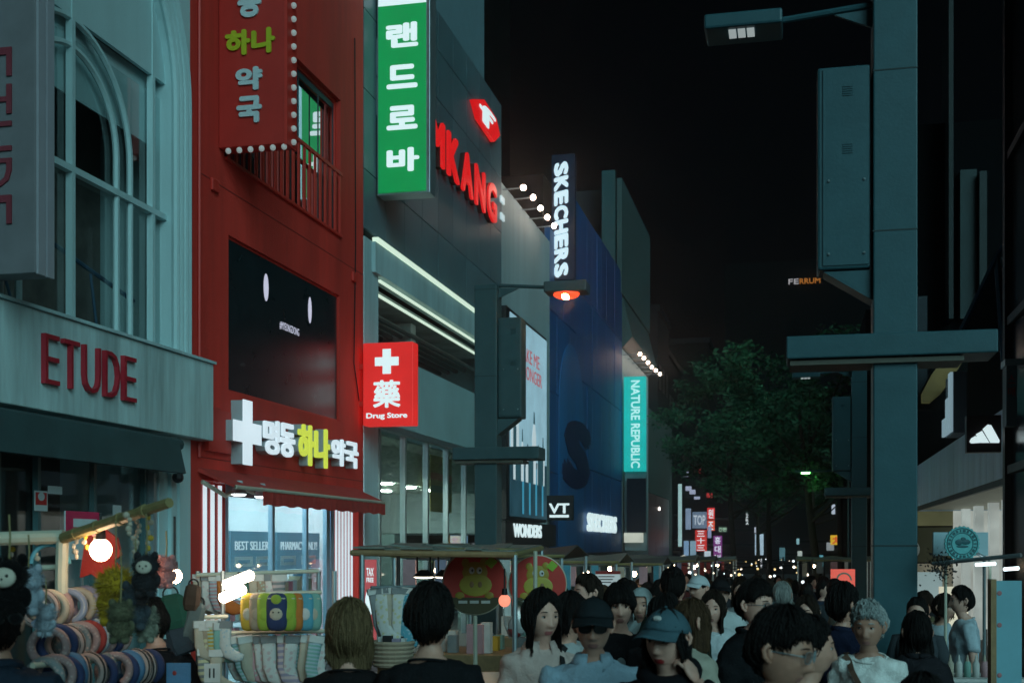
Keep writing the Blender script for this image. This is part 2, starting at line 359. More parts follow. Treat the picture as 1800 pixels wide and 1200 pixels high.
obj('print', MB().box((LX-.094, q.y+.02, q.z+.07), (LX-.092, r_.y-.02, r_.z-.02)), mat('poster_red', (.55,.03,.03), .6, var=.1), po)
obj('print', MB().ball((LX-.091, (q.y+r_.y)/2, (q.z+r_.z)/2+.05), (.003,.07,.05)), M['dimwhite'], po)
for (px0, py0, px1, py1, lab) in ((198, 888, 213, 906, 'small white notice on the glass beside the shop pillar'), (84, 855, 109, 867, 'narrow white sticker over the red notice')):
    a = PX(px0, py1, LX-.1); b = PX(px1, py0, LX-.1); s_ = obj('sticker', MB().box((LX-.10, a.y, a.z), (LX-.097, b.y, b.z)), M['dimwhite']); tag(s_, lab, 'notice')
a = PX(113, 942, LX+.9); b = PX(172, 900, LX+.9)
po = thing('sale_poster', 'pink topped white poster on a stake behind the bare bulb', 'poster', (LX+.9, a.y, a.z))
obj('sheet', MB().box((LX+.90, a.y, a.z-.25), (LX+.915, b.y, b.z)), M['dimwhite'], po)
obj('print', MB().box((LX+.916, a.y, b.z-.24), (LX+.918, b.y, b.z)), mat('poster_pink', (.6,.03,.10), .6, var=.1), po)
obj('label', MB().box((LX+.919, a.y+.14, b.z-.17), (LX+.921, b.y-.05, b.z-.08)), M['dimwhite'], po)
obj('stake', MB().box((LX+.90, (a.y+b.y)/2-.02, -.1), (LX+.914, (a.y+b.y)/2+.02, a.z-.25)), M['steel'], po)
cm = thing('security_camera', 'small dark dome camera under the fascia by the fluted pillar', 'security camera', (LX+.05, 15.9, 3.0))
obj('bracket', MB().box((LX+.09, 15.72, 3.0), (LX+.22, 15.84, 3.12)), M['white'], cm); obj('dome', MB().ball((LX+.2, 15.78, 2.95), .08), M['black'], cm)
# projecting vertical sign of the same shop
vs = thing('vertical_shop_sign', 'tall mauve grey projecting sign with faded crimson letters reading downwards', 'sign', (-8.4, 11.4, 4.85))
X1, Y1 = -7.62, 11.45; zb0 = PY(80, 478, Y1).z
obj('box', MB().box((-8.7, Y1, zb0), (X1, Y1+.30, 10.6)), mat('mauve_box', (.17,.165,.18), .5, var=.1), vs, bevel=.01)
for yy in (Y1+.01, Y1+.17): obj('edge_trim', MB().box((X1+.002, yy, zb0-.01), (X1+.03, yy+.12, 10.6)), mat('mauve_trim', (.33,.33,.37), .45, var=.05), vs)
obj('bracket', MB().box((-8.7, Y1+.08, 6.2), (-8.5, Y1+.2, 6.5)), M['steel'], vs)
zt_ = PY(40, 75, Y1).z; z_e = PY(40, 400, Y1).z
letters('ETUDE', mat('faded_crimson', (.20,.03,.045), .5, var=.1), vs, (-8.33, Y1-.001, zt_), -ZP, XP, zt_-z_e, 0.44, .02, gap=.2)

# ================================================================ RED PHARMACY
R0, R1 = 16.52, 23.9
ph = thing('pharmacy_building', 'dark red pharmacy building with a black screen, balcony and lit shop front', 'building', (LX, R0, 0))
BX0, BX1, BZ0, BZ1 = 17.63, 22.62, 7.94, 10.52     # balcony recess
SY0, SY1, SZ0, SZ1 = 17.77, 22.57, 4.38, 6.78      # screen
DY0, DY1, DZ1 = 16.85, 23.62, 2.98                 # shop front
mb = MB(); facade(mb, LX, R0, R1, -.6, 16, [(BX0, BX1, BZ0, BZ1), (SY0, SY1, SZ0, SZ1), (DY0, DY1, -.6, DZ1)], .2)
mb.add([(LX,R0,8),(LX-8,R0,8),(LX-8,R0,16),(LX,R0,16)], [(0,1,2,3)]); mb.add([(LX,R1,8),(LX-8,R1,8),(LX-8,R1,16),(LX,R1,16)], [(0,1,2,3)])
obj('wall', mb, M['red'], ph)
sc = obj('screen', MB().box((LX-.10, SY0+.03, SZ0+.03), (LX-.05, SY1-.03, SZ1-.03)), mat('led_screen_off', (.012,.022,.026), .30, var=.2, scale=3), ph)
obj('screen_frame', facade(MB(), LX-.045, SY0, SY1, SZ0, SZ1, [(SY0+.04, SY1-.04, SZ0+.04, SZ1-.04)], .05), M['redsmooth'], ph)
lavender = glow('pale_spot_and_text', (.62,.62,.78), .8)
for (px, py, hz, hy) in ((468, 505, .23, .10), (545, 545, .24, .085)):
    p = PX(px, py, LX-.045); obj('reflection_spot', MB().ball((LX-.047, p.y, p.z), (.003, hy, hz), 12, 8), lavender, sc)  # reflected light spots painted as glowing ovals on the dark screen
p = PX(492, 581, LX-.045); p2 = PX(526, 572, LX-.045)
text('#MYEONGDONG', 'lettering', lavender, sc, (LX-.048, p.y, p.z+.03), YP, ZP, p2.y-p.y, .14, .002)
# balcony
mb = MB(); facade(mb, LX-.09, BX0, BX1, BZ0, BZ1, [(17.75, 22.55, BZ0+.02, 10.46)], .1); obj('balcony_back', mb, M['redsmooth'], ph)
dr = obj('balcony_door', MB().prism([Vector((LX-.12, 17.75, BZ0)), Vector((LX-.205, 22.5, BZ0)), Vector((LX-.205, 22.5, 10.42)), Vector((LX-.12, 17.75, 10.42))], (-1,0,0), .008), M['mirror'], ph)
for yy in (20.75, 21.7, 22.45): obj('door_frame', MB().box((LX-.112, yy, BZ0), (LX-.10, yy+.045, 10.42)), mat('navy_frame', (.01,.03,.045), .4, var=.1), dr)
obj('door_frame', MB().box((LX-.122, 18.7, 10.32), (LX-.098, 22.5, 10.42)), MATS['navy_frame'], dr)
obj('balcony_room', MB().box((LX-3, 18, BZ0-.1), (LX-2.9, 23, 11)), M['dark'], ph)
rl = obj('railing', MB().box((LX+.0, BX0, 9.06), (LX+.05, BX1, 9.12)), M['redsmooth'], ph)
for i in range(20): 
    yy = BX0+.1+i*(BX1-BX0-.2)/19
    obj('baluster', MB().box((LX+.005, yy-.03, BZ0), (LX+.04, yy+.03, 9.058)), M['redsmooth'], rl)
obj('bottom_rail', MB().box((LX+.002, BX0, BZ0-.05), (LX+.05, BX1, BZ0-.005)), M['redsmooth'], rl)
for (yy, zz) in ((18.0, 8.5), (18.35, 8.45), (18.8, 8.5)): obj('balcony_ornament', MB().ball((LX-.04, yy, zz), (.03,.08,.25), 8, 6), M['dimwhite'], ph)
# big letters over the awning
zl = lambda px, py: PX(px, py, LX+.2)
pc = [zl(404, 806), zl(458, 716)]
cr = thing('pharmacy_name_sign', 'large lit white and yellow block letters with a white cross above the red awning', 'sign', (LX, pc[0].y, 3.6))
def cross(mb, X, yc_, zc_, s, t, d): 
    o = [(-t,-s),(t,-s),(t,-t),(s,-t),(s,t),(t,t),(t,s),(-t,s),(-t,t),(-s,t),(-s,-t),(-t,-t)]
    return mb.prism([Vector((X, yc_+a, zc_+b)) for a, b in o], (1,0,0), d)
yc_, zc_ = (pc[0].y+pc[1].y)/2+.05, (pc[0].z+pc[1].z)/2
obj('cross', cross(MB(), LX+.20, yc_, zc_, .50, .16, .02), M['ledw'], cr); obj('cross_box', cross(MB(), LX+.005, yc_, zc_, .49, .155, .193), M['letterside'], cr)
obj('red_backing', MB().box((LX+.002, yc_-1.05, zc_-.35), (LX+.08, yc_-.3, zc_+.28)), M['redsmooth'], cr)
def hrow(body, px0, px1, z0, z1, m):
    y0 = YL(px0, LX+.2); y1 = YL(px1, LX+.2); k = (y1-y0)/len(body)
    for i, ch in enumerate(body):
        p0 = Vector((LX+.18, y0+k*i+.02, z0)); 
        text(ch, 'letter', m, cr, p0, YP, ZP, k-.05, z1-z0, .04, bold=.034); text(ch, 'letter_box', M['letterside'], cr, p0-Vector((.172,0,0)), YP, ZP, k-.05, z1-z0, .165, bold=.034)
hrow('명동', 463, 519, PX(463,796,LX+.2).z, PX(463,734,LX+.2).z, M['ledw'])
hrow('하나', 524, 580, PX(524,815,LX+.2).z, PX(524,742,LX+.2).z, M['syellow'])
hrow('약국', 583, 630, PX(583,816,LX+.2).z, PX(583,768,LX+.2).z, M['ledw'])
# projecting red box sign with bulbs
V0, V1, VX, VZ = 17.42, 17.75, -7.43, 8.0
rs = thing('pharmacy_box_sign', 'tall dark red projecting sign edged with small round bulbs', 'sign', (LX, V0, VZ))
obj('box', MB().box((LX+.01, V0, VZ), (VX, V1, 14.5)), M['redsign'], rs, bevel=.01)
obj('edge_trim', MB().box((VX+.002, V0-.02, VZ-.02), (VX+.05, V1+.02, 14.5)), M['redsmooth'], rs)
obj('bracket', MB().box((LX+.02, V1+.01, 9.3), (VX-.5, V1+.4, 9.9)), M['redsmooth'], rs)
for i in range(26): obj('bulb', MB().ball((VX+.075, V0+.17, VZ+.06+.205*i), .045, 8, 6), M['bulbdim'], rs)
for i in range(6): obj('bulb', MB().ball((LX+.15+.18*i, V0+.03, VZ-.045), .045, 8, 6), M['bulbdim'], rs)
def fl(px, py): return PY(px, py, V0)
for ch, (px0, py0, px1, py1), m in (('동', (419,-24,460,34), 'dimwhite'), ('명', (419,-92,460,-34), 'dimwhite'), ('하', (397,52,441,101), 'dimyellow'), ('나', (443,48,484,97), 'dimyellow'), ('약', (415,117,462,162), 'dimwhite'), ('국', (417,168,461,219), 'dimwhite')):
    a = fl(px0, py1); b = fl(px1, py0); text(ch, 'letter', M[m], rs, (a.x, V0-.002, a.z), XP, ZP, b.x-a.x, b.z-a.z, .03, bold=.05)
# red light box with cross and drug store lettering, hung off the corner
D0 = 23.55; a = PY(638, 748, D0); b = PY(722, 600, D0)
ds = thing('drug_store_lightbox', 'glowing red square lightbox with white cross and drug store lettering', 'sign', (a.x, D0, a.z))
obj('box', MB().box((a.x, D0, a.z), (b.x+.05, D0+.34, b.z)), M['sred'], ds, bevel=.02)
obj('bracket', MB().box((LX-.2, D0+.1, a.z+.4), (a.x, D0+.2, a.z+.5)), M['redsmooth'], ds)
obj('bracket', MB().box((LX-.2, D0+.1, b.z-.5), (a.x, D0+.2, b.z-.4)), M['redsmooth'], ds)
p = PY(680, 635, D0); s_ = .245; o_ = [(-.085,-s_),(.085,-s_),(.085,-.085),(s_,-.085),(s_,.085),(.085,.085),(.085,s_),(-.085,s_),(-.085,.085),(-s_,.085),(-s_,-.085),(-.085,-.085)]
obj('cross', MB().prism([Vector((p.x+x, D0-.002, p.z+z)) for x, z in o_], (0,-1,0), .012), M['swhite'], ds)
p = PY(656, 717, D0); q = PY(704, 667, D0); text('藥', 'letter', M['swhite'], ds, (p.x, D0-.002, p.z), XP, ZP, q.x-p.x, q.z-p.z, .012, bold=.022)
p = PY(644, 738, D0); q = PY(716, 724, D0); text('Drug Store', 'lettering', M['swhite'], ds, (p.x, D0-.002, p.z), XP, ZP, q.x-p.x, q.z-p.z, .012, bold=.03)
# awning
A0, A1 = 16.75, 23.45; AX = LX+.60
aw = obj('awning', MB().prism([Vector((LX-.02, A0, 3.16)), Vector((AX, A0, 2.88)), Vector((AX, A0, 2.84)), Vector((LX-.02, A0, 3.10))], (0,1,0), A1-A0), M['awn'], ph)
mb = MB(); nv = 70
for i in range(nv):
    y = 17.7+(A1-17.7)*i/nv; y2 = 17.7+(A1-17.7)*(i+1)/nv; dx = .007*math.sin(i*1.9); dx2 = .007*math.sin((i+1)*1.9)
    mb.add([(AX+.005+dx,y,2.875),(AX+.005+dx2,y2,2.875),(AX+.01+dx2,y2,2.63+.012*math.sin(i*.9)),(AX+.01+dx,y,2.63+.012*math.sin(i*.9-.9))], [(0,1,2,3)])
v_ = obj('valance', mb, M['awn'], aw); sd = v_.modifiers.new('t', 'SOLIDIFY'); sd.thickness = .01
obj('awning_bar', MB().tube([(AX, A0, 2.86), (AX, A1, 2.86)], .03, 8), M['rod'], aw)
for (y0, pts) in ((A0+.1, [(.02, 2.95), (.25, 2.75), (.4, 2.9), (.58, 2.86)]), (A0+1.6, [(.02, 2.9), (.3, 2.74), (.58, 2.85)])):
    obj('folding_arm', MB().tube([(LX+p[0], y0+.3*i, p[1]) for i, p in enumerate(pts)], .035, 8), M['rod'], aw)
for (px, py) in ((420, 868), (460, 872)):
    p = PX(px, py, LX+.4); ob_ = obj('spot_lamp', MB().tube([(p.x, p.y, p.z+.2), (p.x, p.y, p.z)], [.05, .12], 10), M['letterside'], ph); obj('lamp_face', MB().ball((p.x, p.y, p.z-.005), (.11,.11,.03), 10, 6), glow('awning_spot_face', (.9,.97,1), 5.0), ob_)
obj('conduit', MB().tube([(LX+.03, 16.75, 3.3), (LX+.03, 16.75, 12)], .025, 6), M['redsmooth'], ph)
for (y, z) in ((17.2, 3.9), (17.15, 7.3), (23.2, 7.2)): obj('vent_cap', MB().box((LX+.002, y, z), (LX+.05, y+.22, z+.18)), M['redsmooth'], ph, bevel=.01)
obj('signal_cable', MB().tube([(LX+.02, 23.6, 4.9), (LX+.02, 23.3, 5.6), (LX+.02, 23.4, 7.9), (LX+.02, 23.35, 12)], .012, 5), M['black'], ph)
for z in (3.30, 7.45): obj('wall_joint', MB().box((LX+.001, R0+.3, z), (LX+.004, R1-.02, z+.015)), mat('joint_dark_red', (.25,.02,.015), .8, var=.2), ph)  # thin darker red strips along the joints
# lit shop front
obj('floor', MB().box((LX-5, R0+.1, -.25), (LX, R1-.1, -.12)), M['cement'], ph)
rm = MB(); rm.box((LX-5.1, R0+.1, -.2), (LX-5, R1-.1, 3.3)); rm.box((LX-5, R0+.1, -.2), (LX-.56, R0+.2, 3.3)); rm.box((LX-5, R1-.2, -.2), (LX-.56, R1-.1, 3.3)); rm.box((LX-5, R0+.2, 3.2), (LX-.56, R1-.2, 3.3))
obj('shop_room', rm, mat('shop_white', (.70,.76,.78), .6, var=.06), ph)
for i in range(3):
    for j in range(4): obj('ceiling_or_added_light', MB().box((LX-1.2-1.4*i, 17.4+1.6*j, 3.16), (LX-.9-1.4*i, 18.5+1.6*j, 3.195)), glow('shop_ceiling_panel', (.74,.92,1.0), 17.0), ph)
for j in range(4): obj('ceiling_or_added_light', MB().box((LX-.50, 18.2+1.25*j, 3.10), (LX-.28, 19.3+1.25*j, 3.19)), MATS['shop_ceiling_panel'], ph)  # extra front row, added to brighten the header boards
for y in [16.90+.25*i for i in range(4)]+[22.63+.172*i for i in range(6)]:
    w_ = .12 if y < 20 else .095; obj('led_post', MB().box((LX-.118, y, -.2), (LX-.108, y+w_, 2.93)), M['ledw'], ph)
obj('post_backing', MB().box((LX-.2, 16.86, -.2), (LX-.125, 17.92, 2.97)), M['redsmooth'], ph); obj('post_backing', MB().box((LX-.2, 22.52, -.2), (LX-.125, 23.6, 2.97)), M['redsmooth'], ph)
sfm = mat('pale_blue_frame', (.32,.48,.60), .35, metal=.3, var=.1)
for y in (17.92, 19.7, 21.2, 22.2, 22.42): obj('door_post', MB().box((LX-.2, y, -.2), (LX-.12, y+(.10 if y < 22 else .17), 2.97)), sfm, ph)
obj('door_header', MB().box((LX-.198, 17.93, 2.78), (LX-.122, 22.5, 2.965)), sfm, ph)
for (y0, y1) in ((18.03, 19.69), (19.81, 21.19), (21.31, 22.19)): obj('glass_door', MB().box((LX-.165, y0, -.2), (LX-.155, y1, 2.77)), M['g'], ph)
BXX = LX-.62; bluep = glow('blue_board_glow', (.085,.215,.30), .85, var=.1)  # glow put into the boards so they read light blue
for (y0, y1, t1, pills) in ((19.15, 20.92, 'BEST SELLERS', (0, 1)), (21.05, 23.1, 'PHARMACY ONLY!', (0, 1))):
    bd = obj('header_board', MB().box((BXX-.05, y0, 1.58), (BXX, y1, 2.26)), bluep, ph)
    text(t1, 'lettering', M['ledw'], bd, (BXX+.002, y0+.15, 1.94), YP, ZP, y1-y0-.3, .15, .01)
    for k, t2 in enumerate(pills):
        yy = y0+.14+k*(y1-y0)*.48; obj('pill_label', MB().box((BXX+.002, yy, 1.66), (BXX+.012, yy+.7, 1.83)), M['dimwhite'], bd); obj('label_bar', MB().box((BXX+.013, yy+.12, 1.715), (BXX+.016, yy+.58, 1.775)), bluep, bd)
rng = random.Random(4); cols = [mat('packet_%s' % n_, c, .5, var=.1) for n_, c in (('white', (.7,.75,.75)), ('pink', (.65,.2,.25)), ('blue', (.1,.3,.5)), ('green', (.15,.4,.25)), ('cream', (.7,.6,.4)))]
sh = MB()
for z in (.3, .72, 1.14, 1.55): sh.box((BXX-.35, 19.1, z), (BXX-.06, 23.1, z+.02))
for y in (19.1, 20.95, 23.1): sh.box((BXX-.35, y, -.2), (BXX-.06, y+.04, 2.26))
sf = obj('shelf_unit', sh, M['dimwhite'], ph)
for z in (.33, .75, 1.17):
    y = 19.2
    while y < 22.9:
        w_ = rng.uniform(.08,.2); obj('packet', MB().box((BXX-.3, y, z), (BXX-.08, y+w_, z+rng.uniform(.15,.34))), rng.choice(cols), sf); y += w_+rng.uniform(.01,.05)
po = thing('standing_banner', 'narrow coral banner with white oval and tax refund lettering by the shop front', 'banner', (-7.9, 23.6, 0))
a = PY(640, 1085, 23.2); b = PY(661, 983, 23.2); 
obj('cloth', MB().box((a.x, 23.2, a.z-1.0), (b.x, 23.24, b.z)), glow('coral_banner', (.55,.10,.11), .55), po)
text('TAX', 'lettering', M['swhite'], po, (a.x+.05, 23.198, b.z-.32), XP, ZP, b.x-a.x-.1, .16, .004, bold=.02); text('FREE', 'lettering', M['swhite'], po, (a.x+.05, 23.198, b.z-.44), XP, ZP, b.x-a.x-.1, .09, .004, bold=.02)
obj('oval', MB().ball(((a.x+b.x)/2, 23.195, b.z-.82), (.10,.004,.26)), M['swhite'], po)

# ================================================================ SLATE PANEL BUILDING
G0, G1 = 23.9, 36.0
gb = thing('slate_clad_building', 'slate grey panel clad store with light strips over a tall glass front', 'building', (LX, G0, 0))
mb = MB(); mb.box((LX-8, G0+.02, 8.45), (LX-.06, G1-.02, 15.0)); obj('core', mb, M['joint'], gb)
cols_y = np.linspace(G0+.03, G1, 10); rows_z = [8.42, 9.62, 11.24, 12.86, 14.06, 15.02]
for i in range(9):
    for j in range(5):
        obj('panel', MB().box((LX-.055, cols_y[i]+.012, rows_z[j]+.012), (LX+rng.uniform(0,.006), cols_y[i+1]-.012, rows_z[j+1]-.012)), M['panel'] if rng.random() < .7 else M['panel2'], gb)
mb = MB(); mb.box((LX-9, G0, 15.03), (LX-.5, G1-.1, 30)); obj('upper_block', mb, mat('pale_blue_cladding', (.16,.27,.31), .6, var=.1), gb)
fy0, fy1 = YL(652), YL(838)+3.0
obj('light_canopy', MB().box((LX-.3, fy0, 7.62), (LX+.10, G1-.02, 8.24)), M['cement'], gb)
obj('led_strip', MB().box((LX+.02, fy0+.03, 8.25), (LX+.15, YL(868,LX+.1), 8.335)), M['led'], gb)
cy = YL(664)
for (z, x) in ((7.50, .06), (7.28, -.10)): obj('led_strip', MB().box((LX+x-.05, cy, z), (LX+x, YL(868,LX+.1), z+.05)), M['led'], gb)
obj('corner_wall', MB().box((LX-.6, G0+.02, -.6), (LX+.02, cy-.02, 8.25)), M['cement'], gb)
obj('end_wall', MB().box((LX-.6, G1-.6, -.6), (LX+.015, G1-.02, 7.6)), M['cement'], gb)
um = mat('teal_film_glass', (.40,.62,.64), .35, var=.12, scale=.8)
obj('filmed_glazing', MB().box((LX-.12, cy, 4.62), (LX-.02, G1-.62, 6.15)), um, gb)
obj('floor_edge', MB().box((LX-.14, cy, 4.48), (LX+.01, G1-.62, 4.60)), M['steel'], gb)
mb = MB(); mb.box((LX-3.2, cy, 4.4), (LX-3.1, G1-.6, 7.6)); mb.box((LX-3.2, cy, 7.48), (LX-.32, G1-.6, 7.52)); mb.box((LX-1.4, 26.3, 4.4), (LX-.9, 27.3, 7.45)); mb.box((LX-2.3, 29, 6.7), (LX-.6, 29.4, 7.4))
obj('upper_room', mb, mat('grey_room', (.40,.48,.47), .8, var=.35, scale=1.5), gb)
mb = MB()
for i in range(8): mb.tube([(LX-.6-.25*i, cy+.5, 7.1-.02*i), (LX-.6-.25*i, G1-1, 7.1-.02*i)], .06, 6)
obj('ceiling_pipe', mb, mat('black_pipe', (.09,.11,.11), .6, var=.2), gb)
for (yy, xx) in ((25.6, .9), (26.5, 1.3)): obj('ceiling_lamp', MB().box((LX-xx, yy, 6.9), (LX-xx+.08, yy+.35, 6.93)), M['ledw'], gb)
# ground floor of the store: lit hall behind glass
mb = MB(); mb.box((LX-4.1, cy, -.6), (LX-4, G1-.6, 4.5)); mb.box((LX-4, cy, 4.38), (LX-.2, G1-.6, 4.42)); mb.box((LX-4, cy-.1, -.6), (LX-.2, cy, 4.4)); mb.box((LX-2.2, 26.2, -.5), (LX-1.6, 27.2, 4.4))
mb.box((LX-3.99, cy, 3.56), (LX-.95, G1-.6, 3.60)); mb.box((LX-1.0, cy, 3.61), (LX-.95, G1-.6, 4.37))
obj('sales_hall', mb, mat('hall_wall', (.42,.50,.46), .8, var=.04, scale=.8), gb)
for i in range(5):
    for j in range(2): obj('downlight', MB().ball((LX-1.35-1.3*j, 25.6+1.9*i, 3.54), (.17,.17,.025), 10, 5), glow('downlight_face', (.95,1,.86), 200.0), gb)
for i in range(6):
    y = 25.05+i*1.75; obj('mullion', MB().box((LX-.16, y, -.6), (LX-.04, y+.10, 4.47)), M['steel'], gb)
    if i < 5 or True: obj('glass_pane', MB().box((LX-.11, y+.1, -.6), (LX-.10, min(y+1.75, G1-.62), 4.47)), M['g'], gb)
a = PX(757, 880, LX-.6); b = PX(794, 770, LX-.6)
hb = obj('hanging_banner', MB().box((LX-.62, a.y, 2.9), (LX-.6, b.y, 4.35)), mat('ochre_banner', (.20,.17,.04), .7, var=.3, scale=2), gb)
obj('stripe', MB().box((LX-.598, a.y, 3.72), (LX-.595, b.y, 3.90)), mat('banner_red', (.34,.06,.04), .7, var=.1), hb); obj('stripe', MB().box((LX-.598, a.y+.1, 3.40), (LX-.595, b.y-.1, 3.58)), mat('banner_green', (.02,.10,.07), .7, var=.1), hb)
mb = MB()
for i in range(14): 
    y = rng.uniform(25.4, 34.5); x = rng.uniform(.6, 3); h_ = rng.uniform(1.2, 2.3); mb.box((LX-x, y, -.5), (LX-x+.4, y+rng.uniform(.3,1.1), h_))
obj('display_stand', mb, mat('display_grey', (.16,.24,.24), .6, var=.3, scale=2), gb)
obj('display_screen', MB().box((LX-.5, 32.2, 1.9), (LX-.47, 33.9, 2.3)), glow('blue_screen', (.35,.55,.8), .7), gb)
# red letters and hexagon emblem
zN = 11.12
nk = thing('red_letter_sign', 'row of glowing red block capitals on the slate panels', 'sign', (LX, 26, zN))
nl1 = YL(873, LX+.15); nl0 = nl1-(nl1-YL(754, LX+.15))*7/4.95
letters('NAMKANG', M['redneon'], nk, (LX+.14, nl0, zN), YP, ZP, nl1-nl0, 1.08, .06, bold=.03, gap=.20, widths=[1,1.05,1.1,1,1.05,1,1])
letters('NAMKANG', mat('letter_return', (.05,.012,.012), .5, var=.1), nk, (LX+.01, nl0, zN), YP, ZP, nl1-nl0, 1.08, .128, bold=.03, gap=.20, widths=[1,1.05,1.1,1,1.05,1,1])
hx = thing('hexagon_emblem', 'red hexagon emblem with a white letter high on the slate panels', 'sign', (LX, 33, 13.4))
ya, yb = YL(831,LX+.1), YL(877,LX+.1); ym = (ya+yb)/2; hw = (yb-ya)/2
hex_ = [(-1,0),(-.62,-.50),(.55,-.60),(1,0),(.70,.50),(-.25,.58)]
ZH = PX(855, 208, LX+.1).z
obj('plate', MB().prism([Vector((LX+.01, ym+hw*a_, ZH+.66*b_)) for a_, b_ in hex_], (1,0,0), .13), M['redneon'], hx)
text('f', 'letter', M['swhite'], hx, (LX+.142, ym-.95, ZH-.29), YP, ZP, 1.8, .56, .02, bold=.02, shear=.1)
for k, (z, lab) in enumerate(((12.15, 'upper of two pale glare patches built as lamps at the end of the red letters'), (11.65, 'lower of two pale glare patches built as lamps at the end of the red letters'))):
    y = YL(879); t = thing('wall_lamp_or_glare', lab, 'lamp', (LX, y, z)); obj('bracket', MB().box((LX, y-.05, z-.05), (LX+.06, y+.05, z+.05)), M['steel'], t); obj('lamp_face', MB().box((LX+.06, y-.3, z-.09), (LX+.12, y+.1, z+.09)), glow('glare_face', (.5,.66,.70), .8), t)  # added in place of glare on the panel edge, not real lamps
# green lightbox
L0 = 24.6; a = PY(665, 340, L0); b = PY(747, 4, L0); top = PY(700, -60, L0).z; zw = PY(700, 9, L0).z
gs = thing('green_lightbox', 'tall glowing green lightbox with four white characters and a grey edge', 'sign', (a.x, L0, a.z))
obj('box', MB().box((a.x-.03, L0+.02, a.z-.04), (b.x+.10, L0+.45, top)), M['steel'], gs, bevel=.01)
obj('face', MB().box((a.x, L0, a.z), (b.x+.02, L0+.018, zw)), M['sgreen'], gs)
obj('white_header', MB().box((a.x, L0+.001, zw+.005), (b.x+.02, L0+.019, top)), M['swhite'], gs)
for ch, (px0, py0, px1, py1) in (('랜', (679,38,735,86)), ('드', (680,112,734,158)), ('로', (680,184,734,230)), ('바', (680,258,737,304))):
    p = PY(px0, py1, L0); q = PY(px1, py0, L0); text(ch, 'letter', M['swhite'], gs, (p.x, L0-.002, p.z), XP, ZP, q.x-p.x, q.z-p.z, .02, bold=.042)
p = PY(645, 210, L0+.3); q = PY(663, 75, L0+.3)
for (z0, z1) in ((p.z, (p.z+q.z)/2-.02), ((p.z+q.z)/2+.02, q.z)): obj('mounting_case', MB().box((LX-.3, L0+.1, z0), (a.x-.05, L0+.4, z1)), M['letterside'], gs)
# ================================================================ PALE WALLED STORE WITH LAMPS ON TOP
def lamp_arm(X, y, z, ln, lab, cat='lamp', grp=None, r=.085, m='spot'):
    t = thing('sign_lamp', lab, cat, (X, y, z), grp)
    obj('arm', MB().tube([(X-.05, y, z-.02), (X+ln-.06, y, z)], .022, 6), M['steel'], t)
    obj('bulb', MB().ball((X+ln, y, z), r, 10, 7), M[m], t); return t
D_0, D_1 = 36.02, 43.4
pw = thing('pale_store', 'pale walled store under a row of five bare lamps with a tall pale poster', 'building', (LX, D_0, 0))
obj('wall', MB().box((LX-8, D_0, 2.4), (LX, D_1, 12.75)), M['skin_wall'], pw)
obj('roof_block', MB().box((LX-9, D_0-1, 12.76), (LX-3.0, D_1-1.5, 16.4)), M['olive'], pw)
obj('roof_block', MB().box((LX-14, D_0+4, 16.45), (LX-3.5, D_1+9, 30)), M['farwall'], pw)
for i, (px, py) in enumerate(((920,330),(937,347),(950,366),(962,382),(974,397))):
    p = PX(px, py, LX+.62); lamp_arm(LX, p.y, p.z, .62, '%s of the five bare lamps along the top of the pale store' % ('nearest','second','middle','fourth','farthest')[i], grp='lamps along the pale store top')
bx = LX+.30; b0, b1 = YL(897, bx), YL(961, bx)
pst = thing('poster_billboard', 'pale blue lit billboard with red text over white pencil shaped figures', 'billboard', (LX, b0, 2.9))
obj('case', MB().box((LX+.01, b0-.45, 2.8), (bx-.02, b1+.02, 9.0)), M['black'], pst)
obj('face', MB().box((bx-.019, b0, 4.7), (bx, b1, 8.9)), glow('poster_sky', (.27,.47,.56), .85, var=.12), pst)
obj('face', MB().box((bx-.019, b0, 2.9), (bx, b1, 4.695)), glow('poster_night', (.014,.05,.07), .9, var=.3), pst)
tr = glow('poster_red_text', (.42,.10,.12), .8); L_ = b1-b0
text('MAKE ME', 'lettering', tr, pst, (bx+.002, b0+.22*L_, 7.75), YP, ZP, .55*L_, .42, .01); text('STRONGER', 'lettering', tr, pst, (bx+.002, b0+.18*L_, 7.2), YP, ZP, .66*L_, .42, .01)
wf = glow('poster_white', (.55,.68,.72), .8); dk = glow('poster_dark', (.02,.07,.09), .9)
for (f, zt, w_) in ((.12, 6.4, .09), (.30, 5.6, .06), (.44, 5.2, .10), (.62, 6.3, .10), (.74, 5.3, .05), (.88, 5.6, .08)):
    y = b0+f*L_; k = w_*L_
    obj('figure', MB().prism([Vector((bx+.001, y+a*k, z)) for a, z in ((-.5,4.0),(.5,4.0),(.55,zt-.8),(.25,zt-.4),(-.25,zt-.4),(-.55,zt-.8))], (1,0,0), .008), wf, pst)
    obj('figure_tip', MB().prism([Vector((bx+.001, y+a*k, z)) for a, z in ((-.22,zt-.38),(.22,zt-.38),(.1,zt),(-.1,zt))], (1,0,0), .008), dk, pst)
for (f, w_) in ((.18, .12), (.52, .14), (.8, .16)):
    y = b0+f*L_; obj('figure_base', MB().box((bx+.010, y-w_*L_/2, 4.0), (bx+.014, y+w_*L_/2, 5.0)), dk, pst)
for f in (.3, .48, .66, .85): obj('light_streak', MB().box((bx+.001, b0+f*L_, 3.0), (bx+.008, b0+(f+.04)*L_, 4.5)), glow('poster_blue', (.05,.30,.45), .8), pst)
obj('label_card', MB().box((bx+.015, b0+.02, 4.75), (bx+.02, b0+.2*L_, 5.9)), wf, pst); obj('label_hole', MB().box((bx+.021, b0+.3, 4.95), (bx+.024, b0+.13*L_, 5.6)), dk, pst)
bs = thing('black_shop_sign', 'low black fascia with small white capitals under the pale billboard', 'sign', (LX, b0, 2.1))
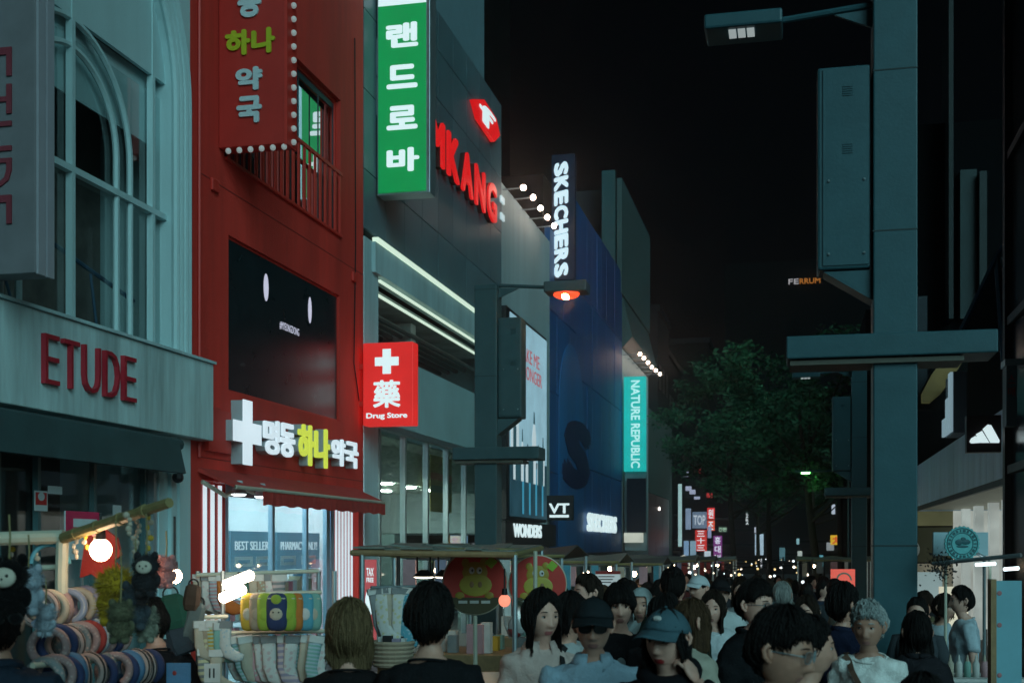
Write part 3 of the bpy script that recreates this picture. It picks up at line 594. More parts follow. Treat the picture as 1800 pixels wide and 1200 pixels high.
obj('box', MB().box((LX+.01, b0-.4, 2.0), (LX+.25, D_1-.1, 2.75)), M['black'], bs)
text('WONDERS', 'lettering', M['swhite'], bs, (LX+.252, b0+.6, 2.28), YP, ZP, 4.2, .42, .03, bold=.03)
obj('lit_front', MB().box((LX-1.0, D_0+.4, -.6), (LX-.95, D_1-.4, 1.95)), glow('lit_shop_front', (.30,.46,.44), .9, var=.3), pw)
obj('shop_lights', MB().box((LX-.9, D_0+.5, 1.85), (LX-.2, D_1-.5, 1.93)), glow('front_strip', (.9,1,.95), 2.0), pw)
for y in (D_0, 38.6, 41.0, D_1-.25): obj('post', MB().box((LX-.3, y+.01, -.6), (LX-.01, y+.24, 2.395)), M['black'], pw)

# ================================================================ BLUE MESH STORE
K0, K1 = 43.45, 62.3
bl = thing('blue_mesh_store', 'tall store wrapped in dark blue mesh with a giant navy letter', 'building', (LX, K0, 0))
ys_ = np.linspace(K0, K1, 15)
for i in range(14):
    a, b = ys_[i]+.02, ys_[i+1]-.02; top = 13.3 if b < 49.4 else 15.7
    z = 1.75
    for k in range(4):
        z2 = 1.75+(top-1.75)*(k+1)/4-.02
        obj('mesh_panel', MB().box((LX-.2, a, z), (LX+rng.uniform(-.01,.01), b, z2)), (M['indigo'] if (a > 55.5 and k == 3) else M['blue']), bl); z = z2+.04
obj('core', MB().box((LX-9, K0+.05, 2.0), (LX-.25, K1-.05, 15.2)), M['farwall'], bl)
obj('soffit_band', MB().box((LX-.3, K0, 1.45), (LX+.03, K1, 1.74)), M['black'], bl)
pts = [Vector((LX+.013, 45.0+ (50.6-45.0)*(.5-.5*math.cos(math.pi*i/20)), 6.2+3.6*math.sin(math.pi*i/20)**.7 if 0 < i < 20 else 1.9)) for i in range(21)]
obj('pale_arch', MB().prism(pts, (1,0,0), .02), M['bluelight'], bl)
text('S', 'giant_letter', M['navy'], bl, (LX+.036, YL(988), 4.25), YP, ZP, YL(1036)-YL(988), 2.75, .03, bold=.075, shear=.35)
text('SKECHERS', 'lit_lettering', M['swhite'], bl, (LX+.15, YL(1029, LX+.1), 2.62), YP, ZP, YL(1080, LX+.1)-YL(1029, LX+.1), .78, .08, bold=.05, shear=.15)
obj('ground_front', MB().box((LX-1.4, K0+.2, -.8), (LX-1.3, K1-.2, 1.5)), mat('dim_shop', (.06,.08,.08), .6, var=.4), bl)
for y in np.linspace(K0+.3, K1-.6, 9): obj('column', MB().box((LX-.4, y, -.8), (LX-.1, y+.3, 1.44)), M['olive'], bl)
for y in (45.5, 49.5, 53.8): obj('window_light', MB().box((LX-1.29, y, -.2), (LX-1.27, y+.5, 1.4)), glow('pale_blue_window', (.25,.5,.62), .7), bl)
a = PY(970, 492, 44.3); b = PY(1010, 270, 44.3)
sk = thing('vertical_name_sign', 'dark projecting sign with white slanted capitals running down it', 'sign', (a.x, 44.3, a.z))
obj('box', MB().box((LX-.1, 44.3, a.z), (b.x, 44.65, b.z)), mat('dark_navy_box', (.012,.02,.05), .5, var=.2), sk)
p = PY(974, 488, 44.3); q = PY(999, 284, 44.3)
letters('SKECHERS', glow('cool_white_letter', (.62,.80,.88), 1.0), sk, (p.x, 44.298, q.z), -ZP, XP, q.z-p.z, q.x-p.x, .03, bold=.06, gap=.04, shear=-.2)
VY = 42.9; a = PY(963, 914, VY); b = PY(1007, 870, VY)
vt = thing('square_black_sign', 'square black projecting sign with white two letter logo and underline', 'sign', (a.x, VY, a.z))
obj('box', MB().box((a.x-.1, VY, a.z), (b.x, VY+.25, b.z)), M['black'], vt)
p = PY(965, 902, VY); q = PY(1001, 884, VY)
text('VT', 'letter', M['swhite'], vt, (p.x, VY-.002, p.z), XP, ZP, q.x-p.x, q.z-p.z, .02, bold=.03)
obj('underline', MB().box((p.x+.02, VY-.012, p.z-.14), (q.x-.02, VY-.002, p.z-.05)), M['swhite'], vt)

# ================================================================ TEAL SIGN STORE AND WHAT FOLLOWS ON THE LEFT
F0, F1 = 62.35, 73.6
nr = thing('teal_sign_store', 'narrow pale store lit from above by seven small lamps with a dark window', 'building', (LX, F0, 0))
obj('wall', MB().box((LX-8, F0, -1), (LX, F1, 11.9)), mat('pale_lit_wall', (.45,.55,.55), .6, var=.1), nr)
obj('upper_block', MB().box((LX-9, F0+.3, 11.95), (LX-.9, F1, 20)), mat('dark_grey_upper', (.016,.024,.030), .8, var=.2), nr)
rb = thing('rooftop_billboard', 'blank grey rooftop billboard panel turned side on above the narrow store', 'billboard', (LX, F0, 14))
a = PX(1086, 310, LX+.1); b = PX(1131, 375, LX+.1)
obj('panel', MB().box((LX-.2, F0-.5, 14.6), (LX+.05, F1+.5, 20.3)), mat('grey_hoarding', (.060,.10,.10), .6, var=.2, scale=.6), rb)
obj('frame_edge', MB().box((LX-.9, F0-.9, 13.6), (LX-.25, F0-.55, 20.6)), mat('teal_edge', (.04,.10,.11), .6, var=.1), rb)
obj('ledge', MB().prism([Vector((LX-.8, F0, 11.96)), Vector((LX+.02, F0, 14.5)), Vector((LX+.5, F0, 12.5)), Vector((LX+.02, F0, 11.96))], (0,1,0), F1-F0), mat('grey_ledge', (.05,.085,.085), .6, var=.2), rb)
for i, (px, py) in enumerate(((1125,622),(1132,629),(1139,637),(1146,645),(1153,651),(1160,657))):
    p = PX(px, py, LX+.85); lamp_arm(LX, p.y, p.z, .85, '%s from the left in the row of small lamps above the teal sign' % ('first','second','third','fourth','fifth','sixth')[i], grp='lamps above the teal sign')
NY = 62.0; a = PY(1100, 828, NY); b = PY(1135, 661, NY)
ns = thing('teal_lightbox', 'glowing teal lightbox with white lettering running down it', 'sign', (a.x, NY, a.z))
obj('box', MB().box((a.x-.1, NY, a.z), (b.x, NY+.3, b.z)), M['teal'], ns)
p = PY(1109, 822, NY); q = PY(1125, 668, NY); text('NATURE REPUBLIC', 'lettering', glow('mint_letter', (.50,.86,.84), 1.0), ns, (p.x, NY-.002, q.z), -ZP, XP, q.z-p.z, q.x-p.x, .02, bold=.02)
a = PY(1102, 935, NY); b = PY(1135, 840, NY)
ss_ = thing('dark_side_screen', 'dark navy unlit screen hung under the teal lightbox', 'screen', (a.x, NY, a.z)); obj('panel', MB().box((a.x, NY+.01, a.z), (b.x, NY+.25, b.z)), mat('navy_screen', (.008,.014,.032), .3, var=.2), ss_); obj('surround', MB().box((a.x-.14, NY+.26, a.z-.9), (b.x+.03, NY+.34, b.z+.35)), M['skin_wall'], ss_)
a = PY(1097, 953, NY); b = PY(1131, 936, NY); c_ = obj('lit_fascia', MB().box((a.x, NY-.05, a.z), (b.x, NY, b.z)), glow('cream_fascia', (.62,.66,.56), .75, var=.2), nr)
P0, P1 = 73.65, 88
ob = thing('olive_building', 'olive rendered building with brown tinted ground floor panels', 'building', (LX, P0, 0))
obj('wall', MB().box((LX-10, P0, 5.2), (LX, P1, 10.2)), M['olive'], ob)
obj('pillar', MB().box((LX-.5, P1-1.2, -1), (LX, P1, 5.19)), M['olive'], ob)
for i in range(3):
    for (z0, z1) in ((-1, 1.35), (1.42, 5.18)):
        obj('tinted_panel', MB().box((LX-.1, P0+.05+4.2*i, z0), (LX-.02, P0+4.15+4.2*i, z1)), M['brown'], ob)
obj('wall_lamp_or_glare', MB().ball((LX+.02, P0+6, 4.4), (.05,.25,.12), 8, 6), glow('wall_lamp_face', (1,.95,.85), 4), ob)
obj('neon_line', MB().box((LX+.0, P0+.1, .9), (LX+.03, P0+3.8, .98)), glow('dim_red_line', (.4,.03,.03), .5), ob)
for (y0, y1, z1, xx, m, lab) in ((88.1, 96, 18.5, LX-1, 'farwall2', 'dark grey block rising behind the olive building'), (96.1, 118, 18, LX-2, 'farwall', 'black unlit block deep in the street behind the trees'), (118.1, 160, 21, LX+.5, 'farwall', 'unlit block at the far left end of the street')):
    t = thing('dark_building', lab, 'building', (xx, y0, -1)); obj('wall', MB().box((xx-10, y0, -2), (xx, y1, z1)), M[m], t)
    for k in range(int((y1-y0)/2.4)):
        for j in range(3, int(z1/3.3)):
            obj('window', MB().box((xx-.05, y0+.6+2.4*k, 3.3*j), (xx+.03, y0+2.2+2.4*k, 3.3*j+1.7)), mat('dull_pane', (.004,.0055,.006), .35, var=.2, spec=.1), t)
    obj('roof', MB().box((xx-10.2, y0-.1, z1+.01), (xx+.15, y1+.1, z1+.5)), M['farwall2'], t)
et2 = thing('end_tower', 'dark tower closing the street with a small orange and white name on top', 'building', (10, 200, -3))
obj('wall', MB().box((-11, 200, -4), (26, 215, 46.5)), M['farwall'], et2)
FE = PY(1386, 500, 199.9); FE2 = PY(1442, 488, 199.9)
k = (FE2.x-FE.x)/6.0
text('FE', 'lettering', glow('pale_name', (.50,.46,.48), .8), et2, (FE.x, 199.9, FE.z), XP, ZP, 1.95*k, FE2.z-FE.z, .1, bold=.01); text('RRUM', 'lettering', glow('orange_name', (.60,.20,.03), .75), et2, (FE.x+2.1*k, 199.9, FE.z), XP, ZP, 3.9*k, FE2.z-FE.z, .1, bold=.01)

# ---------------------------------------------------------------- far signs, each a lightbox on its own wall bracket
def far_sign(px0, py0, px1, py1, Y, col, txt, lab, s=.85, tcol=(.75,.82,.85), vert=True, side=-1, name='lightbox_sign', cat='sign'):
    a = PY(px0, py1, Y); b = PY(px1, py0, Y); t = thing(name, lab, cat, (a.x, Y, a.z))
    key = 'sign_%s' % '_'.join('%03d' % int(c*100) for c in col)
    obj('box', MB().box((a.x, Y, a.z), (b.x, Y+.3, b.z)), glow(key, col, s, var=.15), t)
    xe = LX if side < 0 else 7.0
    obj('bracket', MB().box((min(xe, b.x), Y+.1, (a.z+b.z)/2-.08), (max(xe, a.x), Y+.2, (a.z+b.z)/2+.08)), M['black'], t)
    if txt:
        m = glow('signtext_%s' % '_'.join('%03d' % int(c*100) for c in tcol), tcol, .95); w_ = b.x-a.x; h_ = b.z-a.z
        if vert:
            n_ = len(txt)
            for i, ch in enumerate(txt): text(ch, 'letter', m, t, (a.x+.15*w_, Y-.002, b.z-(i+.92)*h_/n_), XP, ZP, .7*w_, .8*h_/n_, .02, bold=.02)
        else: text(txt, 'lettering', m, t, (a.x+.08*w_, Y-.002, a.z+.2*h_), XP, ZP, .84*w_, .6*h_, .02, bold=.02)
    return t
far_sign(1192,850,1198,960,88.3,(.35,.55,.55),'','thin pale blue white light strip at the olive building corner',.8)
far_sign(1205,893,1214,930,92,(.20,.28,.40),'','slim blue grey lightbox left of the larger grey one',.8)
far_sign(1217,899,1242,928,95,(.13,.19,.27),'TOP','blue grey lightbox lettered TOP above the red one',.8,(.45,.52,.58),False)
far_sign(1243,892,1256,912,98,(.62,.03,.03),'원','upper red lightbox with white character near the crown of the tree',.95)
far_sign(1243,914,1256,932,98,(.62,.08,.04),'조','orange red lightbox with white character just below another',.95)
far_sign(1222,931,1242,968,90,(.52,.03,.025),'三十三','red lightbox with three white characters in the left sign cluster',.9)
far_sign(1202,950,1210,990,88.6,(.20,.34,.52),'','blue lightbox standing low left of the red three character sign',.7)
far_sign(1213,950,1223,976,89.2,(.22,.36,.45),'','pale blue lightbox touching the red three character sign',.7)
pf = far_sign(1254,941,1269,988,94,(.16,.035,.18),'홍대점','violet edged lightbox with white characters at the end of the left signs',.9,(.70,.75,.88))
far_sign(1244,925,1250,945,97,(.30,.36,.55),'','narrow lilac lightbox between the red and violet ones',.7)
far_sign(1238,968,1249,980,93,(.50,.62,.70),'','tiny white lightbox low beside the violet edged sign',.8)
far_sign(1262,924,1279,936,110,(.01,.02,.015),'간판','faint pale green outlined sign behind the tree trunk',.3,(.40,.62,.45),False)
far_sign(1310,900,1317,922,118,(.02,.03,.03),'ZARA','slim dark sign with white letters hanging between the tree crowns',.4,(.8,.86,.88))
far_sign(1327,938,1342,975,112,(.34,.48,.58),'','bright pale blue shop sign seen between two trunks',.95)
far_sign(1333,980,1341,998,111,(.03,.04,.05),'보쌈','small black sign with white characters under the pale blue one',.3,(.8,.84,.88))
far_sign(1326,926,1334,936,113,(.45,.50,.58),'','small white oblong sign above the pale blue one',.8)
far_sign(1460,940,1479,957,70,(.62,.40,.03),'ㅊ','small square yellow lightbox by the rear teal pole',.95,(.55,.08,.03),True,1)
far_sign(1453,953,1466,967,74,(.30,.34,.36),'','pale round edged white sign left of the yellow lightbox',.7,side=1)
far_sign(1486,924,1500,942,60,(.03,.03,.035),'DAY','black and white sign tucked against the rear teal pole',.3,(.75,.82,.86),False,1)
far_sign(1475,958,1483,990,66,(.28,.36,.05),'','narrow lime lightbox below the yellow one',.55,side=1)
far_sign(1462,886,1468,903,80,(.50,.58,.70),'','small bluish white lantern sign above the yellow lightbox',.8,side=1)
far_sign(1472,902,1480,916,78,(.55,.52,.22),'','small cream lantern sign between rear pole and tree',.7,side=1)
far_sign(1400,946,1405,956,100,(.25,.50,.55),'','tiny aqua light panel left of the near trunk',.8,side=1)
far_sign(1370,962,1380,985,120,(.10,.24,.28),'','dim aqua shop light deep between the trunks',.6,side=1)
far_sign(1402,968,1410,982,105,(.50,.60,.56),'','tiny white panel just left of the near trunk',.7,side=1)
far_sign(1439,975,1447,995,100,(.12,.40,.48),'','small cyan panel just right of the near trunk',.7,side=1)
bell = thing('outline_bell_sign', 'white bell shaped outline sign above the stall canopies', 'sign', PY(1202, 995, 70))
p = PY(1202, 988, 70); 
obj('outline', MB().tube([p+Vector((x*.30, 0, z*.30)) for x, z in ((-1,-1),(-1,.3),(-.6,1),(0,1.25),(.6,1),(1,.3),(1,-1),(-1,-1))], .05, 6), glow('white_outline', (.62,.62,.50), .9), bell)
obj('clapper', MB().box(p+Vector((-.12,-.02,-.16)), p+Vector((.12,.02,.04))), MATS['white_outline'], bell); obj('post', MB().tube([p+Vector((0,.1,-.3)), p+Vector((0,.1,-2.6))], .04, 6), M['black'], bell)
gl = thing('lit_lamp', 'lamp shining green through the leaves of the near tree', 'lamp', PY(1418, 832, 43.2))
p = PY(1416, 833, 43.0); obj('head', MB().box(p+Vector((-.35,-.1,.06)), p+Vector((.35,.1,.13))), M['pole'], gl); obj('lamp_face', MB().box(p+Vector((-.14,-.08,.02)), p+Vector((.14,.08,.055))), glow('green_lamp_face', (.22,.9,.20), 22.0), gl); obj('arm', MB().tube([p+Vector((0.3,0,.1)), p+Vector((1.4,0,.1)), p+Vector((1.4,0,-5.2))], .05, 6), M['pole'], gl)
for kk, (px, py, Y) in enumerate(((1205,833,96),(1210,858,97),(1217,864,95),(1226,827,99),(1247,870,96),(1225,873,98))):
    p = PY(px, py, Y); c = (.5,.04,.04) if px in (1226, 1247) else (.42,.46,.62)
    t = far_sign(px-5, py-4, px+5, py+4, Y, c, '', ('topmost lilac light left of the left tree crown','second lilac light down beside the left tree crown','lowest lilac light at the left tree crown edge','upper red light peeping through the left tree crown','lower red light peeping through the left tree crown','lilac light deepest inside the left tree crown')[kk], .7); t['group'] = 'lights behind the left tree crown'

# ================================================================ RIGHT SIDE
nb = thing('dark_glass_corner', 'near black glazed building corner at the right edge', 'building', (2.95, 15.5, 0))
obj('glass_wall', MB().box((3.04, 15.5, -.2), (9, 19.4, 13)), mat('near_black_glass', (.006,.010,.013), .18, var=.2, spec=.3), nb)
for z in (0.1, 3.05, 5.2, 7.6): obj('ledge', MB().box((2.98, 15.5, z), (3.035, 19.45, z+.12)), M['black'], nb)
for y in (19.3,): obj('corner_post', MB().box((2.95, y, -.2), (3.06, y+.2, 13)), M['black'], nb)
gcn = thing('glass_gable', 'angular glass gable with bluish frame jutting from the dark corner building', 'canopy', (2.9, 20.5, 5.5))
a, b, c, d = (PY(x, y, 20.6) for x, y in ((1750,450),(1812,310),(1812,640),(1700,580)))
obj('pane', MB().prism([PY(x, y, 20.8) for x, y in ((1762,470),(1830,520),(1830,640),(1775,640))], (0,1,0), .06), mat('dull_gable_glass', (.045,.06,.062), .3, var=.2), gcn)
obj('pane', MB().prism([PY(x, y, 21.0) for x, y in ((1750,455),(1762,470),(1762,620),(1690,580))], (0,1,0), .06), mat('dull_gable_glass2', (.028,.042,.050), .3, var=.2), gcn)
fm = mat('blue_frame', (.020,.085,.15), .4, var=.1)
for (p, q) in (((1690,580),(1752,452)), ((1752,452),(1815,360)), ((1765,450),(1830,570)), ((1752,452),(1765,640))): obj('frame_bar', MB().tube([PY(*p, 20.7), PY(*q, 20.7)], .05, 6), fm, gcn)
sb2 = thing('slim_white_sign', 'slim grey blue sign with small red characters on the dark corner', 'sign', PY(1780, 740, 18.2))
a = PY(1769, 748, 18.2); b = PY(1788, 642, 18.2); obj('box', MB().box(a, (b.x, 18.5, b.z)), mat('grey_blue_box', (.10,.15,.18), .5, var=.1), sb2); obj('cap', MB().box((a.x-.02, 18.18, b.z), (b.x+.1, 18.55, b.z+.09)), M['steel'], sb2)
for (ch, py) in (('매', 690), ('스', 668)): p = PY(1772, py+6, 18.2); text(ch, 'letter', mat('dull_red_letter', (.42,.02,.03), .5, var=.1), sb2, (p.x, 18.198, p.z), XP, ZP, .09, .12, .01)
cs = thing('canopy_store', 'sports store with long pale metal canopy over a bright entrance', 'building', (3.3, 21.6, 0))
FX = 3.3; mf = mat('canopy_metal', (.50,.66,.80), .45, metal=.0, var=.15, scale=2, streak=True)
ycs = np.linspace(20.4, 37.2, 22)
for a, b in zip(ycs[:-1], ycs[1:]): obj('fascia_panel', MB().box((FX, a+.01, 3.12), (FX+.12, b-.01, 4.25)), mf, cs)
obj('soffit', MB().box((FX+.05, 20.4, 3.04), (6.8, 37.2, 3.11)), mat('soffit_board', (.55,.54,.44), .6, var=.12), cs)
obj('fascia_end', MB().box((FX+.02, 37.22, 3.0), (6.8, 37.3, 4.25)), mf, cs)
obj('trim', MB().box((FX-.03, 20.4, 3.0), (FX+.045, 37.2, 3.11)), M['black'], cs)
for (y, x) in ((24.5, 4.4), (26, 4.5), (27.6, 4.6), (29.4, 4.7)): obj('downlight', MB().ball((x, y, 3.03), (.07,.07,.03), 8, 5), M['spot'], cs)
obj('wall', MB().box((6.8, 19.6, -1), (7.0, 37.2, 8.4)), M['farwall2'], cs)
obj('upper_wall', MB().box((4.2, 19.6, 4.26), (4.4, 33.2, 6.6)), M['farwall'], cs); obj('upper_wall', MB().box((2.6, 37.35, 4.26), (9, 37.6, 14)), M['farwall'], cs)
wg = glow('entrance_glow', (.50,.58,.55), .55, var=.3)
for i, y in enumerate((22.0, 24.2, 26.5, 28.2, 30.2, 32.6, 35)): obj('glow_column', MB().box((4.3, y, -.3), (4.5, y+.38, 3.0)), wg, cs)  # columns given their own glow to brighten entrance and soffit
obj('interior_wall', MB().box((6.0, 20, -.3), (6.1, 37, 3.0)), glow('interior_glow', (.40,.44,.40), .8, var=.35), cs)  # light on this wall and the partition put in as a glow
obj('end_partition', MB().box((4.3, 36.9, -.3), (6.0, 37.1, 3.0)), glow('partition_glow', (.42,.46,.42), .7, var=.3), cs)
for i in range(4): obj('shop_shelf', MB().box((6.3, 21.3+4*i, -.3), (6.7, 22.0+4*i, 2.0)), M['dark'], cs)
ob2 = thing('olive_shop_front', 'olive shop front with a round white logo beyond the canopy store', 'building', (3.4, 38, 0))
obj('fascia', MB().box((2.4, 37.6, 1.55), (7, 38.2, 2.55)), mat('olive_fascia', (.10,.11,.06), .6, var=.1), ob2)
obj('panel', MB().box((2.4, 37.7, 2.6), (7, 38.1, 3.7)), glow('yellow_glow_wall', (.26,.27,.13), .2, var=.3), ob2)  # yellow light on the wall painted in as a faint glow
obj('lit_opening', MB().box((2.4, 38.3, -1), (7, 38.4, 1.5)), glow('shop_opening', (.34,.33,.24), .4, var=.45), ob2)
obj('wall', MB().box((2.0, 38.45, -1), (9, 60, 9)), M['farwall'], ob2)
p = PY(1598, 965, 37.5); obj('logo', MB().torus((p.x, 37.57, p.z), XP, ZP, .24, .06, 20, 6, .4), M['dimwhite'], ob2); text('B', 'letter', M['dimwhite'], ob2, (p.x-.1, 37.58, p.z-.12), XP, ZP, .2, .24, .02)
for j, (px0, py0, px1, py1, m) in enumerate(((1688,297,1717,560,'pole'), (1722,300,1735,540,'poledark'), (1668,0,1676,560,'poledark'), (1600,520,1630,690,'poledark'))):
    a = PY(px0, py1, 37.0-.3*j); b = PY(px1, py0, 37.0-.3*j)
    t = obj('fin', MB().box((a.x, 37.0-.3*j, a.z), (b.x, 38.2, b.z)), mat('fin_%d' % j, ((.016,.040,.044), (.010,.022,.025), (.007,.016,.019), (.010,.020,.030))[j], .5, var=.2), cs)
for i in range(16):
    p = PY(1601, 484+13*i, 36.2); q = PY(1613, 484+13*i-6, 36.2); obj('louvre', MB().box((p.x-.3, 36.2, p.z), (q.x, 36.5, q.z)), mat('cream_louvre', (.16,.15,.12), .5, var=.1), cs)
ls = thing('olive_glow_soffit', 'underside of a balcony with olive yellow light painted in beside the big teal pole', 'balcony', PY(1650, 660, 33))
obj('soffit', MB().prism([PY(x, y, 34) for x, y in ((1622,690),(1640,655),(1665,622),(1700,622),(1680,655),(1655,690),(1636,706),(1622,706))], (0,1,0), .4), glow('olive_painted_light', (.11,.115,.045), .38, var=.5), ls)  # reflected olive light painted into the slab as a glow
obj('slab', MB().prism([PY(x, y, 34.45) for x, y in ((1612,700),(1660,610),(1740,610),(1740,720),(1612,720))], (0,1,0), .3), M['farwall2'], ls)
ad = thing('stripe_logo_sign', 'dark square sign with three rising white bars on the canopy', 'sign', PY(1728, 795, 20.3))
AY = 20.3; a = PY(1699, 795, AY); b = PY(1760, 729, AY); obj('box', MB().box((a.x, AY, a.z), (b.x, AY+.2, b.z)), mat('dark_maroon_box', (.035,.022,.026), .4, var=.3), ad)
for poly in (((1704,776),(1707,770),(1714,766),(1719,768),(1723,778),(1707,779)), ((1715,763),(1726,757),(1739,778),(1724,778)), ((1727,754),(1736,746),(1742,747),(1757,774),(1756,778),(1741,778))):
    obj('bar', MB().prism([PY(x, y, AY-.002) for x, y in poly], (0,-1,0), .02), M['swhite'], ad)
tf = thing('projecting_logo_box', 'grey blue projecting box with layered white side facing the street', 'sign', PY(1680, 760, 23.8))
a = PY(1676, 760, 23.8); b = PY(1699, 652, 23.8); obj('box', MB().box((a.x, 23.8, a.z), (b.x, 25.0, b.z)), mat('slate_blue_box', (.13,.19,.24), .5, var=.1), tf)
zs_ = a.z; hh = b.z-a.z
for k, (y0, y1, h_) in enumerate(((23.85, 24.2, 1.0), (24.25, 24.65, .62), (24.7, 25.2, .32))): obj('bar', MB().box((a.x-.05, y0, zs_+.03), (a.x-.002, y1, zs_+hh*h_)), glow('pale_blue_bar', (.34,.52,.60), .5), tf)
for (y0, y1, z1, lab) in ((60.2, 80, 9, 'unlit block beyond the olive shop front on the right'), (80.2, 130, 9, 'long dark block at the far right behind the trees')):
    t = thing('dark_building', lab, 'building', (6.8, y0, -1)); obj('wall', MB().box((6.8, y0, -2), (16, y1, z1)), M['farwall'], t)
    for k in range(int((y1-y0)/2.6)):
        for j in range(1, int(z1/3.3)): obj('window', MB().box((6.76, y0+.6+2.6*k, 3.3*j), (6.82, y0+2.2+2.6*k, 3.3*j+1.7)), MATS['dull_pane'], t)

# ================================================================ TEAL POLES WITH CABINETS
def pole(x, y, side, lab, lit=False, H=7.6, m='pole', cab=1.76, zcab=3.92, zl=6.28, zbar=3.2, barL=.62, barR=1.08, hh=.08):
    """square pole; side -1: cabinet and lamp towards -X, +1 towards +X"""
    g = ground(y); t = thing('street_pole', lab, 'street pole', (x, y, g)); P = M[m]; h = .172
    obj('column', MB().box((x-h, y-h, g), (x+h, y+h, H)), P, t, bevel=.012)
    for z in (2.0, 4.55, 5.85): obj('joint_band', MB().box((x-h-.003, y-h-.003, z), (x+h+.003, y+h+.003, z+.012)), mat('pole_joint', (.02,.04,.045), .6, var=.1), t)
    x0, x1 = (x-h-.44, x-h-.02) if side < 0 else (x+h+.01, x+h+.37)
    c = obj('cabinet', MB().box((x0, y-.13, zcab), (x1, y+.22, zcab+cab)), P, t, bevel=.02)
    obj('cabinet_door', MB().box((x0+.045, y-.142, zcab+.03), (x1-.012, y-.132, zcab+cab-.02)), P, c)
    for zz in (zcab+cab-.25, zcab+cab-.72):
        for i in range(5): obj('louvre', MB().box((x0+.20, y-.149, zz+.018*i), (x0+.28, y-.143, zz+.018*i+.008)), P, c)
    for (xx, zz) in ((x0+.09, zcab+.72), (x1-.05, zcab+.72), (x0+.09, zcab+.12), (x1-.05, zcab+.12)): obj('bolt', MB().ball((xx, y-.146, zz), .013, 6, 4), M['steel'], c)
    xo, xi = (x0, x1+.02) if side < 0 else (x1, x0-.02)
    obj('bracket', MB().prism([Vector((xo+.05*-side, y-.10, zcab-.012)), Vector((xi, y-.10, zcab-.012)), Vector((xi, y-.10, zcab-.26))], (0,1,0), .28), P, t)
    obj('crossbar', MB().box((x-h-barL, y-.26, zbar), (x+h+barR, y+.26, zbar+.185)), P, t, bevel=.012)
    obj('crossbar_plate', MB().box((x-h-barL+.03, y-.22, zbar-.05), (x+h+barR-.25, y+.22, zbar-.012)), mat('bar_underside', (.10,.095,.075), .5, var=.2), t)
    xa = x+side*h; xl = xa+side*.72; xe = xa+side*1.36
    obj('lamp_arm', MB().tube([(xa, y, zl+.09), (xl, y, zl+.03)], .028, 8), P, t)
    obj('gusset', MB().prism([Vector((xa, y-.015, zl+.05)), Vector((xa, y-.015, zl-.10)), Vector((xa+side*.3, y-.015, zl+.03))], (0,1,0), .03), P, t)
    hd = obj('lamp_head', MB().box((min(xl, xe), y-.20, zl-hh), (max(xl, xe), y+.20, zl+hh)), P, t, bevel=.02)
    for i in range(3 if not lit else 1):
        a = min(xl, xe)+.20+.075*i if not lit else min(xl, xe)+.1
        if lit:
            cx_ = (min(xl, xe)+max(xl, xe))/2; mb = MB(); mb.smooth = True; mb.ball((cx_, y-.05, zl-hh-.02), (.20, .15, .075), 16, 10); obj('lamp_halo', mb, glow('red_orange_halo', (.85,.075,.025), 1.6), hd)  # glowing shell added to paint the red halo around the lamp
            mb = MB(); mb.smooth = True; mb.ball((cx_, y-.08, zl-hh-.05), (.08, .12, .050), 14, 8); obj('lamp_face', mb, glow('lit_lamp_face', (1.0,.36,.13), 150.0), hd)
        else: obj('lamp_face', MB().box((a, y-.14, zl-hh-.016), (a+.06, y+.02, zl-hh-.002)), glow('dim_lamp_face', (.36,.42,.42), .8), hd)
    return t
xl_ = PY(1382, 600, 10.46).x; xr_ = PY(1755, 600, 10.46).x
pole(0.78, 10.72, -1, 'big near square teal pole with side cabinet and crossbar on the right of the crowd', H=7.0, cab=1.66, zcab=4.27, zl=6.37, zbar=3.53, barL=.78-.172-xl_, barR=xr_-.78-.172, hh=.062)
pole(1.44, 30.6, -1, 'rear square teal pole showing left of the big near pole', H=6.25, zcab=3.78, cab=1.75, zl=6.08)
pole(-4.55, 18.4, 1, 'dark square pole with lit lamp arm in front of the slate clad store', True, H=5.93, m='poledark', zcab=3.93, cab=1.50, zl=5.85, zbar=3.30, barL=.32, barR=.66)

